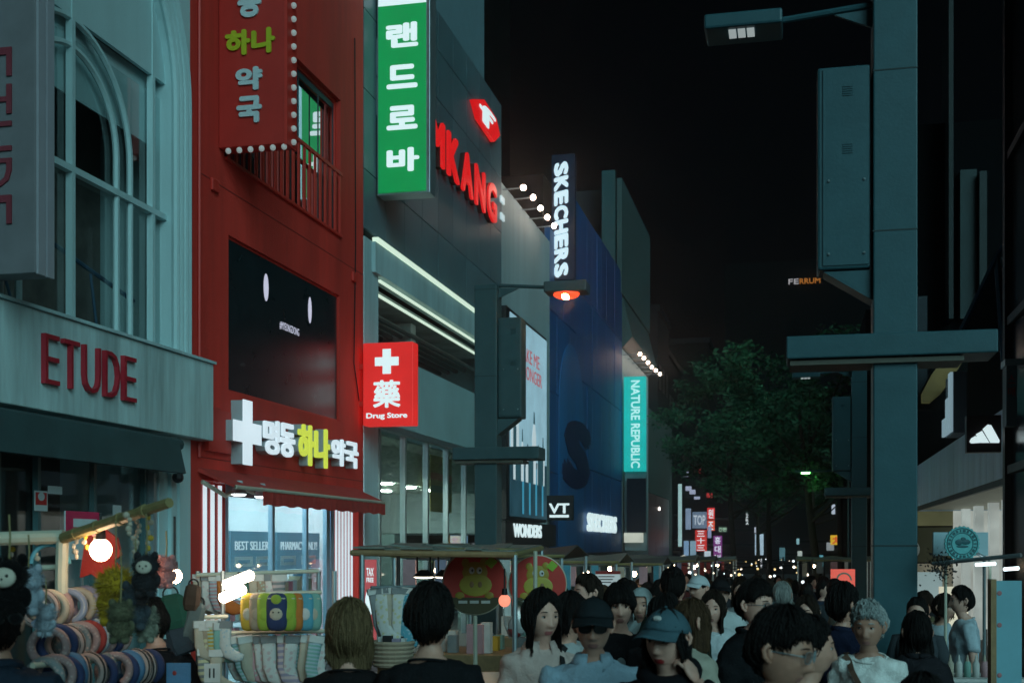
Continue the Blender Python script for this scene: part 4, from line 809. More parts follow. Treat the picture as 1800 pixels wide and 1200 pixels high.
# ================================================================ TREES
def tree(x, y, h, r, z0, seed, lab, n=5200, lean=0.0):
    R_ = np.random.RandomState(seed); rr = random.Random(seed); g = ground(y)
    t = thing('street_tree', lab, 'tree', (x, y, g), 'trees down the middle of the street')
    top = Vector((x+lean, y, h*.72)); mb = MB(); mb.smooth = True
    mb.tube([(x, y, g), (x+.05, y, g+1.2), (x+lean*.4, y+.05, z0), top], [.20,.15,.12,.05], 9)
    tips = []
    for i in range(9):
        a = 2*math.pi*i/9+rr.uniform(-.3,.3); b = Vector((x+lean*.4, y, z0-.4+.35*i)); e = Vector((x+lean+r*.7*math.cos(a), y+r*.7*math.sin(a), b.z+rr.uniform(1.0,2.4)))
        mid = (b+e)/2+Vector((0,0,-.25)); mb.tube([b, mid, e], [.07,.045,.02], 6); tips += [mid, e]
    obj('trunk', mb, mat('bark', (.045,.038,.026), .9, var=.35, scale=6, bump=.5), t)
    nc = 46; cl = []
    for i in range(nc):
        u = R_.normal(size=3); u /= np.linalg.norm(u); q = R_.uniform(.35, 1.0)**.5
        zc_ = (z0+h)/2+.3; c = np.array([x+lean+u[0]*r*q, y+u[1]*r*q, zc_+u[2]*(h-z0)*.5*q*(1.0 if u[2] > 0 else .85)]); cl.append((c, R_.uniform(.45,1.0)*r*.30))
    per = n//nc; vs = []; fs = []; mi = []
    for c, cr_ in cl:
        d = R_.normal(size=(per,3)); d /= np.linalg.norm(d, axis=1)[:,None]; pos = c+d*cr_*R_.uniform(.3,1.0,(per,1))*np.array([1.25,1.25,.75])
        s_ = R_.uniform(.07,.15,per); k_ = R_.randint(0,3)
        a1 = R_.normal(size=(per,3)); a1[:,2] *= .5; a1 /= np.linalg.norm(a1, axis=1)[:,None]; a2 = np.cross(a1, R_.normal(size=(per,3))); a2 /= np.linalg.norm(a2, axis=1)[:,None]
        for p, u1, u2, ss in zip(pos, a1, a2, s_):
            b = len(vs); vs += [tuple(p-u1*ss), tuple(p+u2*ss*.45), tuple(p+u1*ss), tuple(p-u2*ss*.45)]; fs.append((b,b+1,b+2,b+3)); mi.append(k_)
    mb = MB(); mb.v = vs; mb.f = fs; mb.mi = mi; mb.sm = [False]*len(fs)
    obj('crown', mb, [mat('leaf_dark', (.018,.088,.040), .7, var=.2), mat('leaf_mid', (.026,.110,.050), .7, var=.2), mat('leaf_fresh', (.036,.14,.062), .7, var=.2)], t, kind='stuff')
tree(0.70, 44.5, 9.2, 3.2, 3.2, 1, 'nearest street tree with its pale trunk left of the rear teal pole', 9000, -.6)
tree(-2.9, 60, 10.4, 3.2, 3.6, 2, 'leafy street tree at the left of the row with lights behind its crown', 9000, -.3)
tree(-1.4, 66, 10.0, 3.2, 3.6, 3, 'street tree between the left and the nearest one', 6500)
tree(0.9, 72, 9.0, 3.2, 3.6, 4, 'street tree half hidden behind the nearest trunk', 5500)
tree(-2.6, 88, 10.0, 3.6, 3.2, 5, 'far street tree seen under the left crowns', 5000)
tree(1.9, 58, 9.0, 2.8, 3.8, 6, 'street tree whose crown shows right behind the rear teal pole', 5500)
# ================================================================ MARKET STALLS
rs_ = random.Random(11); ORD = ('first','second','third','fourth','fifth','sixth','seventh','eighth','ninth','tenth','eleventh','twelfth','thirteenth')
def cloth(n, c, **k): return mat('cloth_'+n, c, .85, var=.15, scale=6, bump=.15, **k)
PAL = {n: cloth(n, tuple(x*(.78 if n not in ('white',) else .88) for x in c)) for n, c in dict(white=(.62,.62,.60), cream=(.55,.48,.38), pink=(.60,.33,.36), navy=(.03,.05,.14), black=(.02,.02,.022), red=(.40,.05,.045), grey=(.25,.27,.28), blue=(.10,.24,.42), beige=(.42,.33,.24), lilac=(.36,.31,.42), brown=(.16,.09,.06), mint=(.25,.48,.42), lime=(.36,.50,.06), orange=(.62,.20,.04), sky=(.12,.42,.55), yellow=(.62,.42,.05)).items()}
def right_of(d): return Vector((RT[0], RT[1], 0))
RV = Vector((RT[0], RT[1], 0)); FV = Vector((FW[0], FW[1], 0))
# ---- hair band stall, nearest on the left
base = PD(120, 1150, 5.6)
sa = thing('hair_accessory_stall', 'near market stall of pale tubes and rods hung with hairbands under a bare bulb', 'market stall', (base.x, base.y, 0))
obj('top_rail', MB().tube([PD(-60, 948, 5.6), PD(112, 943, 5.6)], .032, 10), M['rod'], sa)
obj('post', MB().tube([PD(110, 938, 5.6), PD(108, 1010, 5.6), Vector((*PD(108, 1010, 5.6).xy, 0))], .028, 10), M['rod'], sa)
obj('post', MB().tube([PD(-50, 940, 5.6), Vector((*PD(-50, 940, 5.6).xy, 0))], .028, 10), M['rod'], sa)
obj('cross_rail', MB().tube([PD(66, 998, 5.65), PD(106, 996, 5.65)], .012, 8), M['rod'], sa)
bp0, bp1 = PD(112, 945, 5.58), PD(298, 883, 5.1)
bam = obj('bamboo_pole', MB().tube([bp0, (bp0*2+bp1)/3, (bp0+2*bp1)/3, bp1], [.026,.024,.024,.021], 9), M['bamboo'], sa)
for f in (.12, .33, .55, .78): q = bp0+(bp1-bp0)*f; dd = (bp1-bp0).normalized()*.012; obj('node_ring', MB().tube([q-dd, q+dd], .028, 9), M['bamboo'], bam)
mb = MB(); cb = PD(120, 1235, 5.6); mb.obox((cb.x, cb.y, .45), RV, FV, ZP, .75, .5, .44); obj('counter', mb, M['wood'], sa)
obj('counter_cloth', MB().obox((cb.x, cb.y, .905), RV, FV, ZP, .78, .53, .012), PAL['grey'], sa)
rods = [((40,1050,5.25), (200,1038,6.3)), ((78,1112,5.2), (205,1098,6.3)), ((70,1168,5.0), (268,1152,6.2))]
tiers = ('top', 'middle', 'bottom')
keys = ['white','black','navy','cream','brown','grey','black','red','white','navy','beige','black','pink','brown','grey','navy','beige']
_hb = {}
HBM = {k: (PAL[k] if i % 2 else patterned('band_'+k, {'white':(.55,.54,.52),'navy':(.02,.035,.10),'black':(.02,.02,.02),'beige':(.36,.28,.20),'grey':(.2,.22,.23),'cream':(.45,.38,.28)}.get(k, (.3,.2,.2)), (.40,.30,.28) if k != 'white' else (.25,.30,.42), 'spots' if i % 4 else 'stripes', 55)) for i, k in enumerate(PAL)}
def hairband(pos, n, ck, tier, k):
    u = ZP; v = n.cross(ZP).normalized()
    if ck not in _hb:
        mb = MB(); mb.smooth = True; mb.torus((0,0,0), XP, YP, .070, .019, 26, 8, 1.25, arc=.86); _hb[ck] = mb
    t = thing('hairband', 'padded %s hairband, %s along the %s rod of the near stall' % (ck, (ORD+('fourteenth','fifteenth','sixteenth','seventeenth'))[k], tier), 'hairband', pos, 'hairbands on the near stall rods')
    x = v; y = u; z = x.cross(y); ang = math.radians(-90-154)
    Rm = Matrix((x, y, z)).transposed() @ Matrix.Rotation(math.radians(-65)+rs_.uniform(-.25,.25), 3, 'Z')
    t.matrix_world = Matrix.Translation(pos) @ Rm.to_4x4()
    if isinstance(_hb[ck], MB): _hb[ck] = obj('band', _hb[ck], HBM[ck], None, local=True); o = _hb[ck]
    else: o = _hb[ck].copy(); C.objects.link(o)
    o.parent = t
for ti, (A, B) in enumerate(rods):
    a, b = PD(*A), PD(*B); obj('rod', MB().tube([a-(b-a)*.05, b+(b-a)*.05], .012, 8), M['rod'], sa); nb_ = 10 if ti < 2 else 14; kt = (['white','cream','pink','black','lilac','white','cream'], ['black','sky','red','grey','navy','white','brown'], ['black','navy','grey','black','blue','brown','navy'])[ti]
    for i in range(nb_):
        f = (i+.5)/nb_; pos = a+(b-a)*f+Vector((0,0,-.052+rs_.uniform(-.008,.008))); hairband(pos, ((b-a).normalized()-FV*.55+Vector((rs_.uniform(-.28,.28), rs_.uniform(-.28,.28), rs_.uniform(-.1,.1)))).normalized(), kt[(i*3+ti) % 7], tiers[ti], i)
mb = MB(); mb.smooth = True; c0 = PD(88, 990, 5.62); mb.torus(c0, -RV, ZP, .085, .010, 20, 8, 1, arc=.5); hl = obj('loop', mb, PAL['sky']); tag(hl, 'single sky blue hoop hairband arched beside the pale post', 'hairband')
def bare_bulb(px, py, d, r, lab, drop, m='bulb'):
    p = PD(px, py, d); t = thing('bare_bulb', lab, 'lamp', p)
    mb = MB(); mb.smooth = True; mb.ball(p, (r, r, r*1.05), 16, 12); obj('bulb', mb, M[m], t)
    obj('socket', MB().tube([p+Vector((0,0,r*.9)), p+Vector((0,0,r*2.0))], [r*.5, r*.42], 10), M['black'], t); obj('cord', MB().tube([p+Vector((0,0,r*2)), p+Vector((0,0,drop))], .006, 6), M['black'], t); return t
bare_bulb(177, 966, 5.45, .047, 'blazing round bulb hanging under the tilted bamboo pole', .16)
bare_bulb(307, 1012, 6.3, .036, 'second bright bulb half hidden behind a pink plush', .30)
bp = thing('red_fabric_bag', 'red scalloped fabric hung right behind the blazing round bulb', 'bag', PD(185, 985, 5.9))
mb = MB(); o_ = [PD(x, y, 5.9) for x, y in ((150,940),(185,930),(205,945),(212,975),(200,985),(212,998),(205,1012),(190,1005),(178,1022),(160,1008),(140,1015))]; obj('cloth', mb.prism(o_, FV, .03), cloth('scarlet', (.55,.04,.03)), bp)
_plr = np.random.RandomState(5)
def plush(px, py, d, s, col, face, lab, hood=None, ears=True, cord=.12, face_dir=-1, fur=1500, furl=.013):
    p = PD(px, py, d); t = thing('plush_keychain', lab, 'plush toy', p, 'plush keychains hanging on the near stall')
    m = mat('plush_%03d_%03d_%03d' % tuple(int(c*100) for c in col), col, .95, var=.25, scale=30, bump=.4, sheen=.08, spec=.1)
    hm = m if hood is None else mat('plush_%03d_%03d_%03d' % tuple(int(c*100) for c in hood), hood, .95, var=.25, scale=30, bump=.4, sheen=.08, spec=.1)
    mb = MB(); mb.smooth = True; mb.ball(p+Vector((0,0,-s*.75)), (s*.72,s*.6,s*.75), 14, 10)
    for sx in (-1, 1): mb.ball(p+RV*sx*s*.68+Vector((0,0,-s*.55)), (s*.25,s*.25,s*.42), 10, 7); mb.ball(p+RV*sx*s*.38-FV*s*.25+Vector((0,0,-s*1.42)), (s*.28,s*.36,s*.26), 10, 7)
    obj('body', mb, m, t, kind=None)
    mb = MB(); mb.smooth = True; mb.ball(p+Vector((0,0,s*.35)), (s*.78,s*.7,s*.7), 16, 12)
    if ears:
        for sx in (-1, 1): mb.ball(p+RV*sx*s*.55+Vector((0,0,s*.98)), (s*.26,s*.18,s*.3), 10, 7)
    hd = obj('head', mb, hm, t)
    if face:
        fm_ = mat('plush_face_pale', (.50,.46,.38), .8, var=.1); q = p-FV*s*.58+Vector((0,0,s*.28)); Rm = Matrix((RV, FV, ZP)).transposed()
        mb = MB(); mb.smooth = True; mb.ball(q, (s*.52,s*.2,s*.42), 14, 9, Rm); fo = obj('face', mb, fm_, hd)
        for sx in (-1, 1): obj('eye', MB().ball(q-FV*s*.17+RV*sx*s*.2+Vector((0,0,s*.08)), s*.07, 8, 6), M['black'], fo)
        obj('nose', MB().ball(q-FV*s*.20+Vector((0,0,-s*.06)), s*.05, 8, 6), M['black'], fo)
    if fur:
        vs = []; fs = []
        for k in range(fur):
            dv = _plr.normal(size=3); dv /= np.linalg.norm(dv); dv = Vector(dv)
            if k % 2: c = p+Vector((0,0,s*.35)); r_ = Vector((dv.x*s*.78, dv.y*s*.7, dv.z*s*.7))
            else: c = p+Vector((0,0,-s*.75)); r_ = Vector((dv.x*s*.72, dv.y*s*.6, dv.z*s*.75))
            if face and dv.dot(FV) < -.55 and k % 2: continue
            q = c+r_; tip = q+dv*furl*_plr.uniform(.5,1.2)+Vector(_plr.normal(size=3))*furl*.45; side = dv.cross(Vector(_plr.normal(size=3))).normalized()*furl*.11
            b = len(vs); vs += [q-side, q+side, tip]; fs.append((b,b+1,b+2))
        mb = MB(); mb.add(vs, fs); obj('fur', mb, m, t, kind='stuff')
    obj('chain', MB().tube([p+Vector((0,0,s*1.0)), p+Vector((.004,0,s*1.0+cord*.5)), p+Vector((0,0,s*1.0+cord))], .0032, 6), M['bamboo'], t)
plush(16, 1026, 4.15, .080, (.003,.003,.0035), True, 'black plush with pale round face at the left picture edge', cord=.15)
plush(50, 1030, 4.8, .068, (.30,.36,.42), False, 'pale grey blue fluffy plush beside the black one', cord=.13)
plush(80, 1085, 4.9, .045, (.32,.38,.44), False, 'small grey blue plush hanging low by the topmost hairbands', cord=.11)
plush(203, 1040, 5.0, .082, (.42,.27,.02), False, 'mustard yellow shaggy plush ball in the middle of the bunch', ears=False, fur=2200, furl=.024, cord=.2)
plush(257, 1004, 4.75, .060, (.022,.022,.025), True, 'dark plush with oval face at the top of the bunch', cord=.16)
plush(238, 1058, 4.85, .066, (.055,.07,.085), False, 'dark slate fluffy plush under the dark faced one', cord=.18)
plush(212, 1086, 4.7, .058, (.10,.10,.06), False, 'olive fluffy plush hanging lowest in front of the yellow ball', cord=.2)
plush(258, 1092, 4.9, .050, (.22,.23,.18), False, 'pale sage plush at the lower right of the bunch', cord=.25)
plush(292, 1000, 5.6, .052, (.48,.22,.22), False, 'dusty pink plush in front of the second bulb', cord=.12)
bc = thing('bead_chain', 'pale beaded charm chain hanging from the bamboo pole', 'charm chain', PD(228, 900, 5.2))
for i in range(12): q = PD(222+2.2*i+4*math.sin(i*1.3), 905+8*i, 5.2); obj('bead', MB().ball(q, .011+.004*(i % 3 == 0), 8, 6), PAL['cream'], bc)

for k, (px, py, ln, ck) in enumerate(((132,938,5,'cream'),(150,930,4,'yellow'),(168,924,6,'pink'),(243,902,5,'cream'),(262,896,8,'yellow'),(20,952,5,'yellow'),(66,950,4,'cream'))):
    d = 5.55-.0016*(px-112); t = thing('charm_chain', '%s charm string %s' % (ck, ('left of the blazing bulb by the post','just right of the post on the bamboo pole','above the blazing bulb on the bamboo pole','between the bead chain and the dark faced plush','above the dark faced plush at the bamboo pole end','above the black plush on the pale top rail','over the sky blue hoop on the pale top rail')[k]), 'charm chain', PD(px, py, d))
    for i in range(ln): q = PD(px+3*math.sin(i*2.1+k), py+4+9*i, d); obj('charm', MB().ball(q, (.010+.006*((i+k) % 3 == 0), .008, .013), 7, 5), PAL[ck if i % 2 else 'cream'], t)
# ---- sock stall
def sock_mb(L=.26, W=.045, foot=.10):
    mb = MB(); mb.smooth = True; pts = [(0,0,0), (0,0,-L*.35), (0,0,-L*.7), (.02,0,-L*.9), (foot*.6,0,-L), (foot,0,-L*1.02)]
    k = len(pts); vs = []; fs = []; n = 10
    for i, p in enumerate(pts):
        w_ = W*(1, .92, .9, 1.0, .85, .5)[i]; dx, dz = (1, 0) if i < 3 else ((.8,.6) if i == 3 else (.25,.97))
        for j in range(n):
            a = 2*math.pi*j/n; vs.append((p[0]+w_*math.cos(a)*dx, .013*math.sin(a), p[2]+w_*math.cos(a)*dz))
    for i in range(k-1):
        for j in range(n): fs.append((i*n+j, i*n+(j+1) % n, (i+1)*n+(j+1) % n, (i+1)*n+j))
    fs.append(tuple(range(n))); fs.append(tuple((k-1)*n+j for j in range(n))); mb.add(vs, fs); return mb
_sk = {}
def SKM(ck, i):
    c = PAL[ck].node_tree.nodes['Principled BSDF'].inputs['Base Color'].default_value[:3]
    return PAL[ck] if i % 3 == 2 else patterned('sock_'+ck+str(i), tuple(c), ((.52,.40,.40),(.36,.46,.52),(.52,.48,.30),(.36,.48,.40))[i % 4], 'spots' if i % 3 == 0 else 'stripes', (32, 50)[i % 2])
def sock(px, py, d, ck, lab, L=.26, tilt=0.0, grp='socks on the sock stall', rz=0.3, W=.045):
    p = PD(px, py, d); key = (ck, L, W)
    t = thing('sock', lab, 'sock', p, grp); t.rotation_euler = (rs_.uniform(-.1,.1), tilt, YAW+rz+rs_.uniform(-.3,.3))
    if key not in _sk:
        _sk[key] = obj('knit', sock_mb(L, W), SKM(ck, len(_sk)), t, local=True); k_ = obj('cuff', MB().box((-W*1.04,-.016,-.035), (W*1.04,.016,.004)), PAL['white' if ck != 'white' else 'grey'], t, local=True); _sk[key] = (_sk[key], k_)
    else:
        for s_ in _sk[key]: o = s_.copy(); C.objects.link(o); o.parent = t
sbase = PD(470, 1150, 7.2)
sk_ = thing('sock_stall', 'market stall rack hung with pastel socks and round pouches below twin lamps', 'market stall', (sbase.x, sbase.y, 0))
for (a, b) in (((345,1010,7.3),(560,1003,7.5)), ((385,1112,7.0),(590,1108,7.2)), ((410,1045,7.1),(565,1040,7.3)), ((335,1085,6.9),(400,1083,7.0))): obj('rod', MB().tube([PD(*a), PD(*b)], .012, 8), M['rod'], sk_)
for (px, d) in ((348, 7.35), (560, 7.55), (392, 7.05), (588, 7.2)): q = PD(px, 1003, d); obj('post', MB().tube([q, Vector((q.x, q.y, 0))], .014, 8), M['steel'], sk_)
cb = PD(470, 1210, 7.3); obj('counter', MB().obox((cb.x, cb.y, .55), RV, FV, ZP, .5, .3, .54), M['wood'], sk_)
for (a, b, lab) in (((392,1030),(446,1008),'upper white hot lamp bar over the sock rack'), ((386,1053),(432,1033),'lower white hot lamp bar over the sock rack')):
    t = thing('lamp_bar', lab, 'lamp', PD(*a, 6.9)); a_, b_ = PD(*a, 6.9), PD(*b, 6.9); mb = MB(); mb.smooth = True; mb.tube([a_, a_+(b_-a_)*.08, a_+(b_-a_)*.92, b_], [.012,.030,.030,.012], 10); obj('tube', mb, glow('hot_lamp_bar', (1.0,.80,.60), 12.0), t)
    obj('clamp', MB().tube([(a_+b_)/2+Vector((0,.02,.02)), PD(420, 1006, 7.3)], .008, 6), M['black'], t)
pk = [('yellow',437),('beige',452),('lime',466),('navy',487),('lime',508),('orange',520),('sky',538),('mint',552)]
for i, (ck, px) in enumerate(pk):
    p = PD(px, 1075, 6.85+.02*abs(i-3)); nm = ('mustard','beige','lime green','navy faced','olive lime','orange red','sky blue','mint')[i]
    t = thing('fabric_pouch', 'rounded %s pouch hung in the pouch row' % nm, 'pouch', p, 'pouches on the sock stall'); w_ = .060 if px == 487 else .045
    Rm = Matrix((RV, FV, ZP)).transposed(); mb = MB(); mb.smooth = True; vs = []; fs = []
    for a in range(15):
        for j in range(20):
            pp = math.pi*a/14; th = 2*math.pi*j/20; ex = lambda c: math.copysign(abs(c)**.55, c)
            vs.append(p+RV*w_*ex(math.cos(th))*math.sin(pp)**.6+Vector((0,0,.105*ex(math.sin(th))*math.sin(pp)**.6))+FV*.03*math.cos(pp))
    for a in range(14):
        for j in range(20): fs.append((a*20+j, (a+1)*20+j, (a+1)*20+(j+1) % 20, a*20+(j+1) % 20))
    mb.add(vs, fs); obj('pouch_body', mb, PAL[ck], t)
    obj('zip', MB().tube([p+RV*w_*.8+Vector((0,0,.075))-FV*.02, p-RV*w_*.8+Vector((0,0,.075))-FV*.02], .004, 6), M['rod'], t)
    obj('patch', MB().ball(p-FV*.028+Vector((0,0,-.01)), (w_*.6,.008,.035), 10, 6, Rm), PAL['cream' if px in (487, 437, 552) else 'white' if px == 538 else ck], t)
    if px == 487:
        for sx in (-1, 1): obj('eye', MB().ball(p-FV*.037+RV*sx*.015, .005, 6, 5), M['black'], t)
        obj('patch', MB().ball(p-FV*.026+Vector((0,0,.07)), (w_*.5,.008,.028), 10, 6, Rm), PAL['lime'], t)
for i in range(13): sock(402+14*i, 1118, 7.0-.02*(i % 3), ('white','mint','cream','pink','white','white','cream','lilac','white','mint','cream','mint','white')[i], '%s sock from the left in the lower fan of the sock stall, %s' % (ORD[i], ('white','mint','cream','pink','white','white','cream','lilac','white','mint','cream','mint','white')[i]), .25, (i-6)*.035, W=.042)
for i, (px, py, ck) in enumerate(((352,1092,'cream'),(362,1096,'beige'),(374,1090,'yellow'),(386,1095,'mint'),(396,1092,'white'),(358,1140,'grey'),(380,1142,'cream'))): sock(px, py, 6.8, ck, 'small %s sock, %s in the %s row at the left end of the sock rack' % (ck, ORD[i if i < 5 else i-5], 'upper' if i < 5 else 'lower'), .19, W=.036)
for i, (px, ck) in enumerate(((352,'cream'),(366,'white'),(380,'pink'),(394,'orange'),(405,'pink'),(450,'cream'),(464,'beige'),(478,'white'),(490,'grey'))): sock(px, 1010, 7.35, ck, 'folded %s sock, %s from the left on the top rod by the twin lamps' % (ck, ORD[i]), .20, W=.045)
pc_ = thing('price_card', 'white price card with dark strokes hung by the left socks', 'price card', PD(372, 1190, 6.6)); a, b = PD(360, 1198, 6.6), PD(386, 1166, 6.6); obj('card', MB().obox((a+b)/2, RV, FV, ZP, .042, .003, .05), PAL['white'], pc_)
for dx in (-.012, .01): obj('stroke', MB().obox((a+b)/2-FV*.005+RV*dx, RV, FV, ZP, .004, .001, .025), M['black'], pc_)
pc_ = thing('price_card', 'pale blue card with a red spot at the foot of the plush bunch', 'price card', PD(315, 1185, 6.2)); q = PD(314, 1182, 6.2); obj('card', MB().obox(q, RV, FV, ZP, .06, .003, .05), PAL['blue'], pc_); obj('spot', MB().ball(q-FV*.004-RV*.02, (.012,.003,.012), 8, 6), PAL['red'], pc_)
# bags and jackets hanging between the first two stalls
for i, (px, py, hw_, hh_, tl, c, lab) in enumerate(((306,1075,.07,.10,.2,(.012,.075,.05),'dark green bag hanging right of the plush bunch'), (338,1050,.045,.075,-.1,(.05,.03,.02),'small dark brown bag hanging by the top sock rod'), (318,1118,.075,.10,.35,(.03,.045,.06),'slate tote bag slung low behind the blue card'), (340,1095,.05,.12,-.25,(.10,.13,.13),'grey garment hanging between plush bunch and socks'), (300,1150,.06,.09,.1,(.015,.02,.03),'black pouch hanging lowest right of the plush bunch'), (352,1128,.035,.13,.3,(.28,.30,.28),'pale strap bag hanging low beside the socks'))):
    p = PD(px, py, 6.9); t = thing('hanging_bag', lab, 'bag', p); u_ = (RV*math.cos(tl)+ZP*math.sin(tl)); v_ = (ZP*math.cos(tl)-RV*math.sin(tl)); mb = MB(); ring = []
    for z, f, dp in ((1, .55, .2), (.8, .9, .6), (.2, 1.0, 1.0), (-.5, 1.05, 1.15), (-.9, .95, .9), (-1, .75, .3)): ring.append([p+v_*hh_*z+u_*hw_*f*a+FV*.03*dp*b for a, b in ((-1,-.4),(-.6,-1),(.6,-1),(1,-.4),(1,.4),(.6,1),(-.6,1),(-1,.4))])
    vs = [q for r_ in ring for q in r_]; fs = [tuple(range(8)), tuple(range(47, 39, -1))]
    for a in range(5):
        for b in range(8): fs.append((a*8+b, a*8+(b+1) % 8, (a+1)*8+(b+1) % 8, (a+1)*8+b))
    mb.add(vs, fs); obj('bag_body', mb, cloth('bag%d' % i, c), t); obj('handle', MB().torus(p+v_*hh_*1.0, u_, v_, hw_*.6, .005, 14, 6), PAL['black'], t)
# ---- canopy stall with the round red signs
cs0 = PD(790, 1100, 9.6)
ct = thing('canopy_stall', 'flat canopied food stall with twin hanging lamps behind the man in black', 'market stall', (cs0.x, cs0.y, 0))
c00, c10, c01, c11 = PD(620, 971, 8.6), PD(905, 975, 8.4), PD(700, 962, 11.2), PD(952, 963, 11.2)
for (a, b) in ((c00, c10), (c01, c11), (c00, c01), (c10, c11), ((c00+c01)/2, (c10+c11)/2)): obj('canopy_bar', MB().tube([a, b], .022, 8), M['wood'] if a is c00 and b is c10 else M['bamboo'], ct)
k_ = Vector((0,0,.03)); mb = MB(); nn = 10
for i in range(nn):
    for j in range(4):
        f = lambda u, v: (c00*(1-u)+c10*u)*(1-v)+(c01*(1-u)+c11*u)*v+k_+Vector((0,0,-.035*math.sin(u*math.pi*3)**2*math.sin(v*math.pi)))
        mb.add([f(i/nn, j/4), f((i+1)/nn, j/4), f((i+1)/nn, (j+1)/4), f(i/nn, (j+1)/4)], [(0,1,2,3)])
tp = obj('canopy_sheet', mb, M['tarp'], ct); sd = tp.modifiers.new('t', 'SOLIDIFY'); sd.thickness = .012
for q in (c00+(c10-c00)*.06, c10, c01, c11): obj('post', MB().tube([q, Vector((q.x, q.y, 0))], .018, 8), M['steel'], ct)
cb = PD(800, 1160, 9.6); obj('counter', MB().obox((cb.x, cb.y, .5), RV, FV, ZP, .8, .5, .49), M['steel'], ct)
for (px, nm) in ((745, 'left'), (782, 'right')):
    p = PD(px, 1012, 9.6); t = thing('pendant_lamp', '%s one of two shallow hanging lamps under the flat canopy' % nm, 'lamp', p); mb = MB(); mb.smooth = True
    obj('shade', mb.tube([p+Vector((0,0,.05)), p+Vector((0,0,.03)), p+Vector((0,0,-.005))], [.03,.05,.085], 14, cap=False), M['black'], t); mb = MB(); mb.smooth = True; obj('lamp_face', mb.ball(p+Vector((0,0,-.004)), (.08,.08,.014), 14, 8), glow('pendant_face', (1,.90,.68), 7.0), t)
    for sx in (-1, 1): obj('hanger', MB().tube([p+RV*sx*.05+Vector((0,0,.03)), p+RV*sx*.05+Vector((0,0,.15))], .007, 6), M['black'], t)
sr = PD(690, 1032, 8.3); obj('hanging_rod', MB().tube([PD(652, 1032, 8.2), PD(735, 1030, 8.4)], .010, 8), M['steel'], ct)
for i, (px, ck) in enumerate(((660,'grey'),(668,'white'),(677,'black'),(686,'cream'),(694,'grey'),(703,'white'),(712,'white'),(722,'sky'))): sock(px, 1034, 8.25, ck, 'long %s sock, %s from the left beside the man in black' % (ck, ORD[i]), .34, (i-4)*.04, 'long socks beside the canopy stall', .1, W=.055)
bk = thing('wicker_basket', 'woven basket of small goods under the long socks', 'basket', PD(690, 1145, 8.2)); p = PD(690, 1145, 8.2)
mb = MB()
for k in range(6): obj('weave', MB().torus(p+Vector((0,0,-.08+.028*k)), XP, YP, .115+.004*k, .016, 22, 6), PAL['beige'], bk)
obj('basket_base', MB().disc(p+Vector((0,0,-.09)), XP, YP, .12, (0,0,1), .02, 18), PAL['beige'], bk)
for k in range(7): a = k*.9; obj('packet', MB().box(p+Vector((.06*math.cos(a)-.03, .06*math.sin(a)-.02, 0)), p+Vector((.06*math.cos(a)+.03, .06*math.sin(a)+.02, .09+.01*(k % 3)))), PAL[('white','black','grey','cream','white','black','lilac')[k]], bk)
st = obj('basket_stand', MB().tube([p+Vector((0,0,-.09)), Vector((p.x, p.y, 0))], [.10,.12], 12), M['wood'], bk)
def disc_sign(px, py, d, r, lab):
    p = PD(px, py, d); t = thing('round_sign', lab, 'sign', (p.x, p.y, 0)); n = -FV
    def at(x, z, k=0.0): return p+RV*x*r+Vector((0,0,z*r))+n*k
    obj('disc', MB().disc(p, RV, ZP, r, n, .025), mat('disc_red', (.50,.035,.025), .45, var=.12), t); obj('rim', MB().torus(p+n*.012, RV, ZP, r, .010, 40, 8), mat('disc_rim', (.45,.40,.30), .4, var=.1), t)
    Rm = Matrix((RV, FV, ZP)).transposed(); ye = mat('disc_ochre', (.34,.24,.03), .5, var=.15); yl = mat('disc_straw', (.40,.34,.05), .5, var=.15)
    band = [at(math.cos(a), math.sin(a)) for a in np.linspace(math.radians(180+28), math.radians(360-28), 16)]; obj('lower_band', MB().prism([q*1+n*.026 for q in band], n, .004), mat('disc_band', (.06,.05,.02), .5, var=.1), t)
    for (x, z, rx, rz_, m) in ((0,.32,.40,.34,ye), (.02,-.08,.52,.36,yl), (-.48,-.42,.15,.13,ye), (.45,-.42,.15,.13,ye), (-.3,.62,.12,.14,ye), (.28,.64,.12,.14,ye)): obj('motif', MB().ball(at(x, z, .026+(.003 if m is yl else 0)), (r*rx, .006, r*rz_), 18, 8, Rm), m, t)
    for sx in (-.12, .12): obj('motif', MB().ball(at(sx+.02, .38, .032), (r*.09, .006, r*.11), 10, 6, Rm), PAL['white'], t); obj('motif', MB().ball(at(sx+.04, .38, .037), (r*.035, .004, r*.045), 8, 6, Rm), M['black'], t)
    for sx in (-.1, .16): obj('motif', MB().ball(at(sx, -.06, .036), (r*.07, .005, r*.10), 8, 6, Rm), M['wood'], t)
    obj('tag_motif', MB().prism([at(x, z, .026) for x, z in ((.30,.62),(.50,.84),(.72,.66),(.52,.44))], n, .006), mat('disc_lime', (.24,.42,.03), .5, var=.1), t)
    for k in range(3): obj('print_bar', MB().prism([at(-.52+.36*k+x, -.66+z, .031) for x, z in ((0,0),(.28,0),(.28,.09),(0,.09))], n, .003), PAL['white'], t)
    obj('pole', MB().tube([p+Vector((0,0,-r))+FV*.01, Vector((p.x+.01, p.y, 0))], .016, 8), M['rod'], t)
disc_sign(835, 1023, 9.2, .232, 'nearer round red sign with yellow animal face and green tag')
disc_sign(945, 1026, 10.4, .235, 'second round red sign partly hidden behind a thin pale post')
t = thing('thin_post', 'thin pale post in front of the second round red sign', 'post', (PD(941, 975, 9.7).x, PD(941, 975, 9.7).y, 0)); q = PD(941, 968, 9.7); obj('tube', MB().tube([q, Vector((q.x, q.y, 0))], .016, 8), M['rod'], t)
bare_bulb(887, 1055, 8.6, .042, 'glowing coral bulb between the two round red signs', .22, 'redbulb')
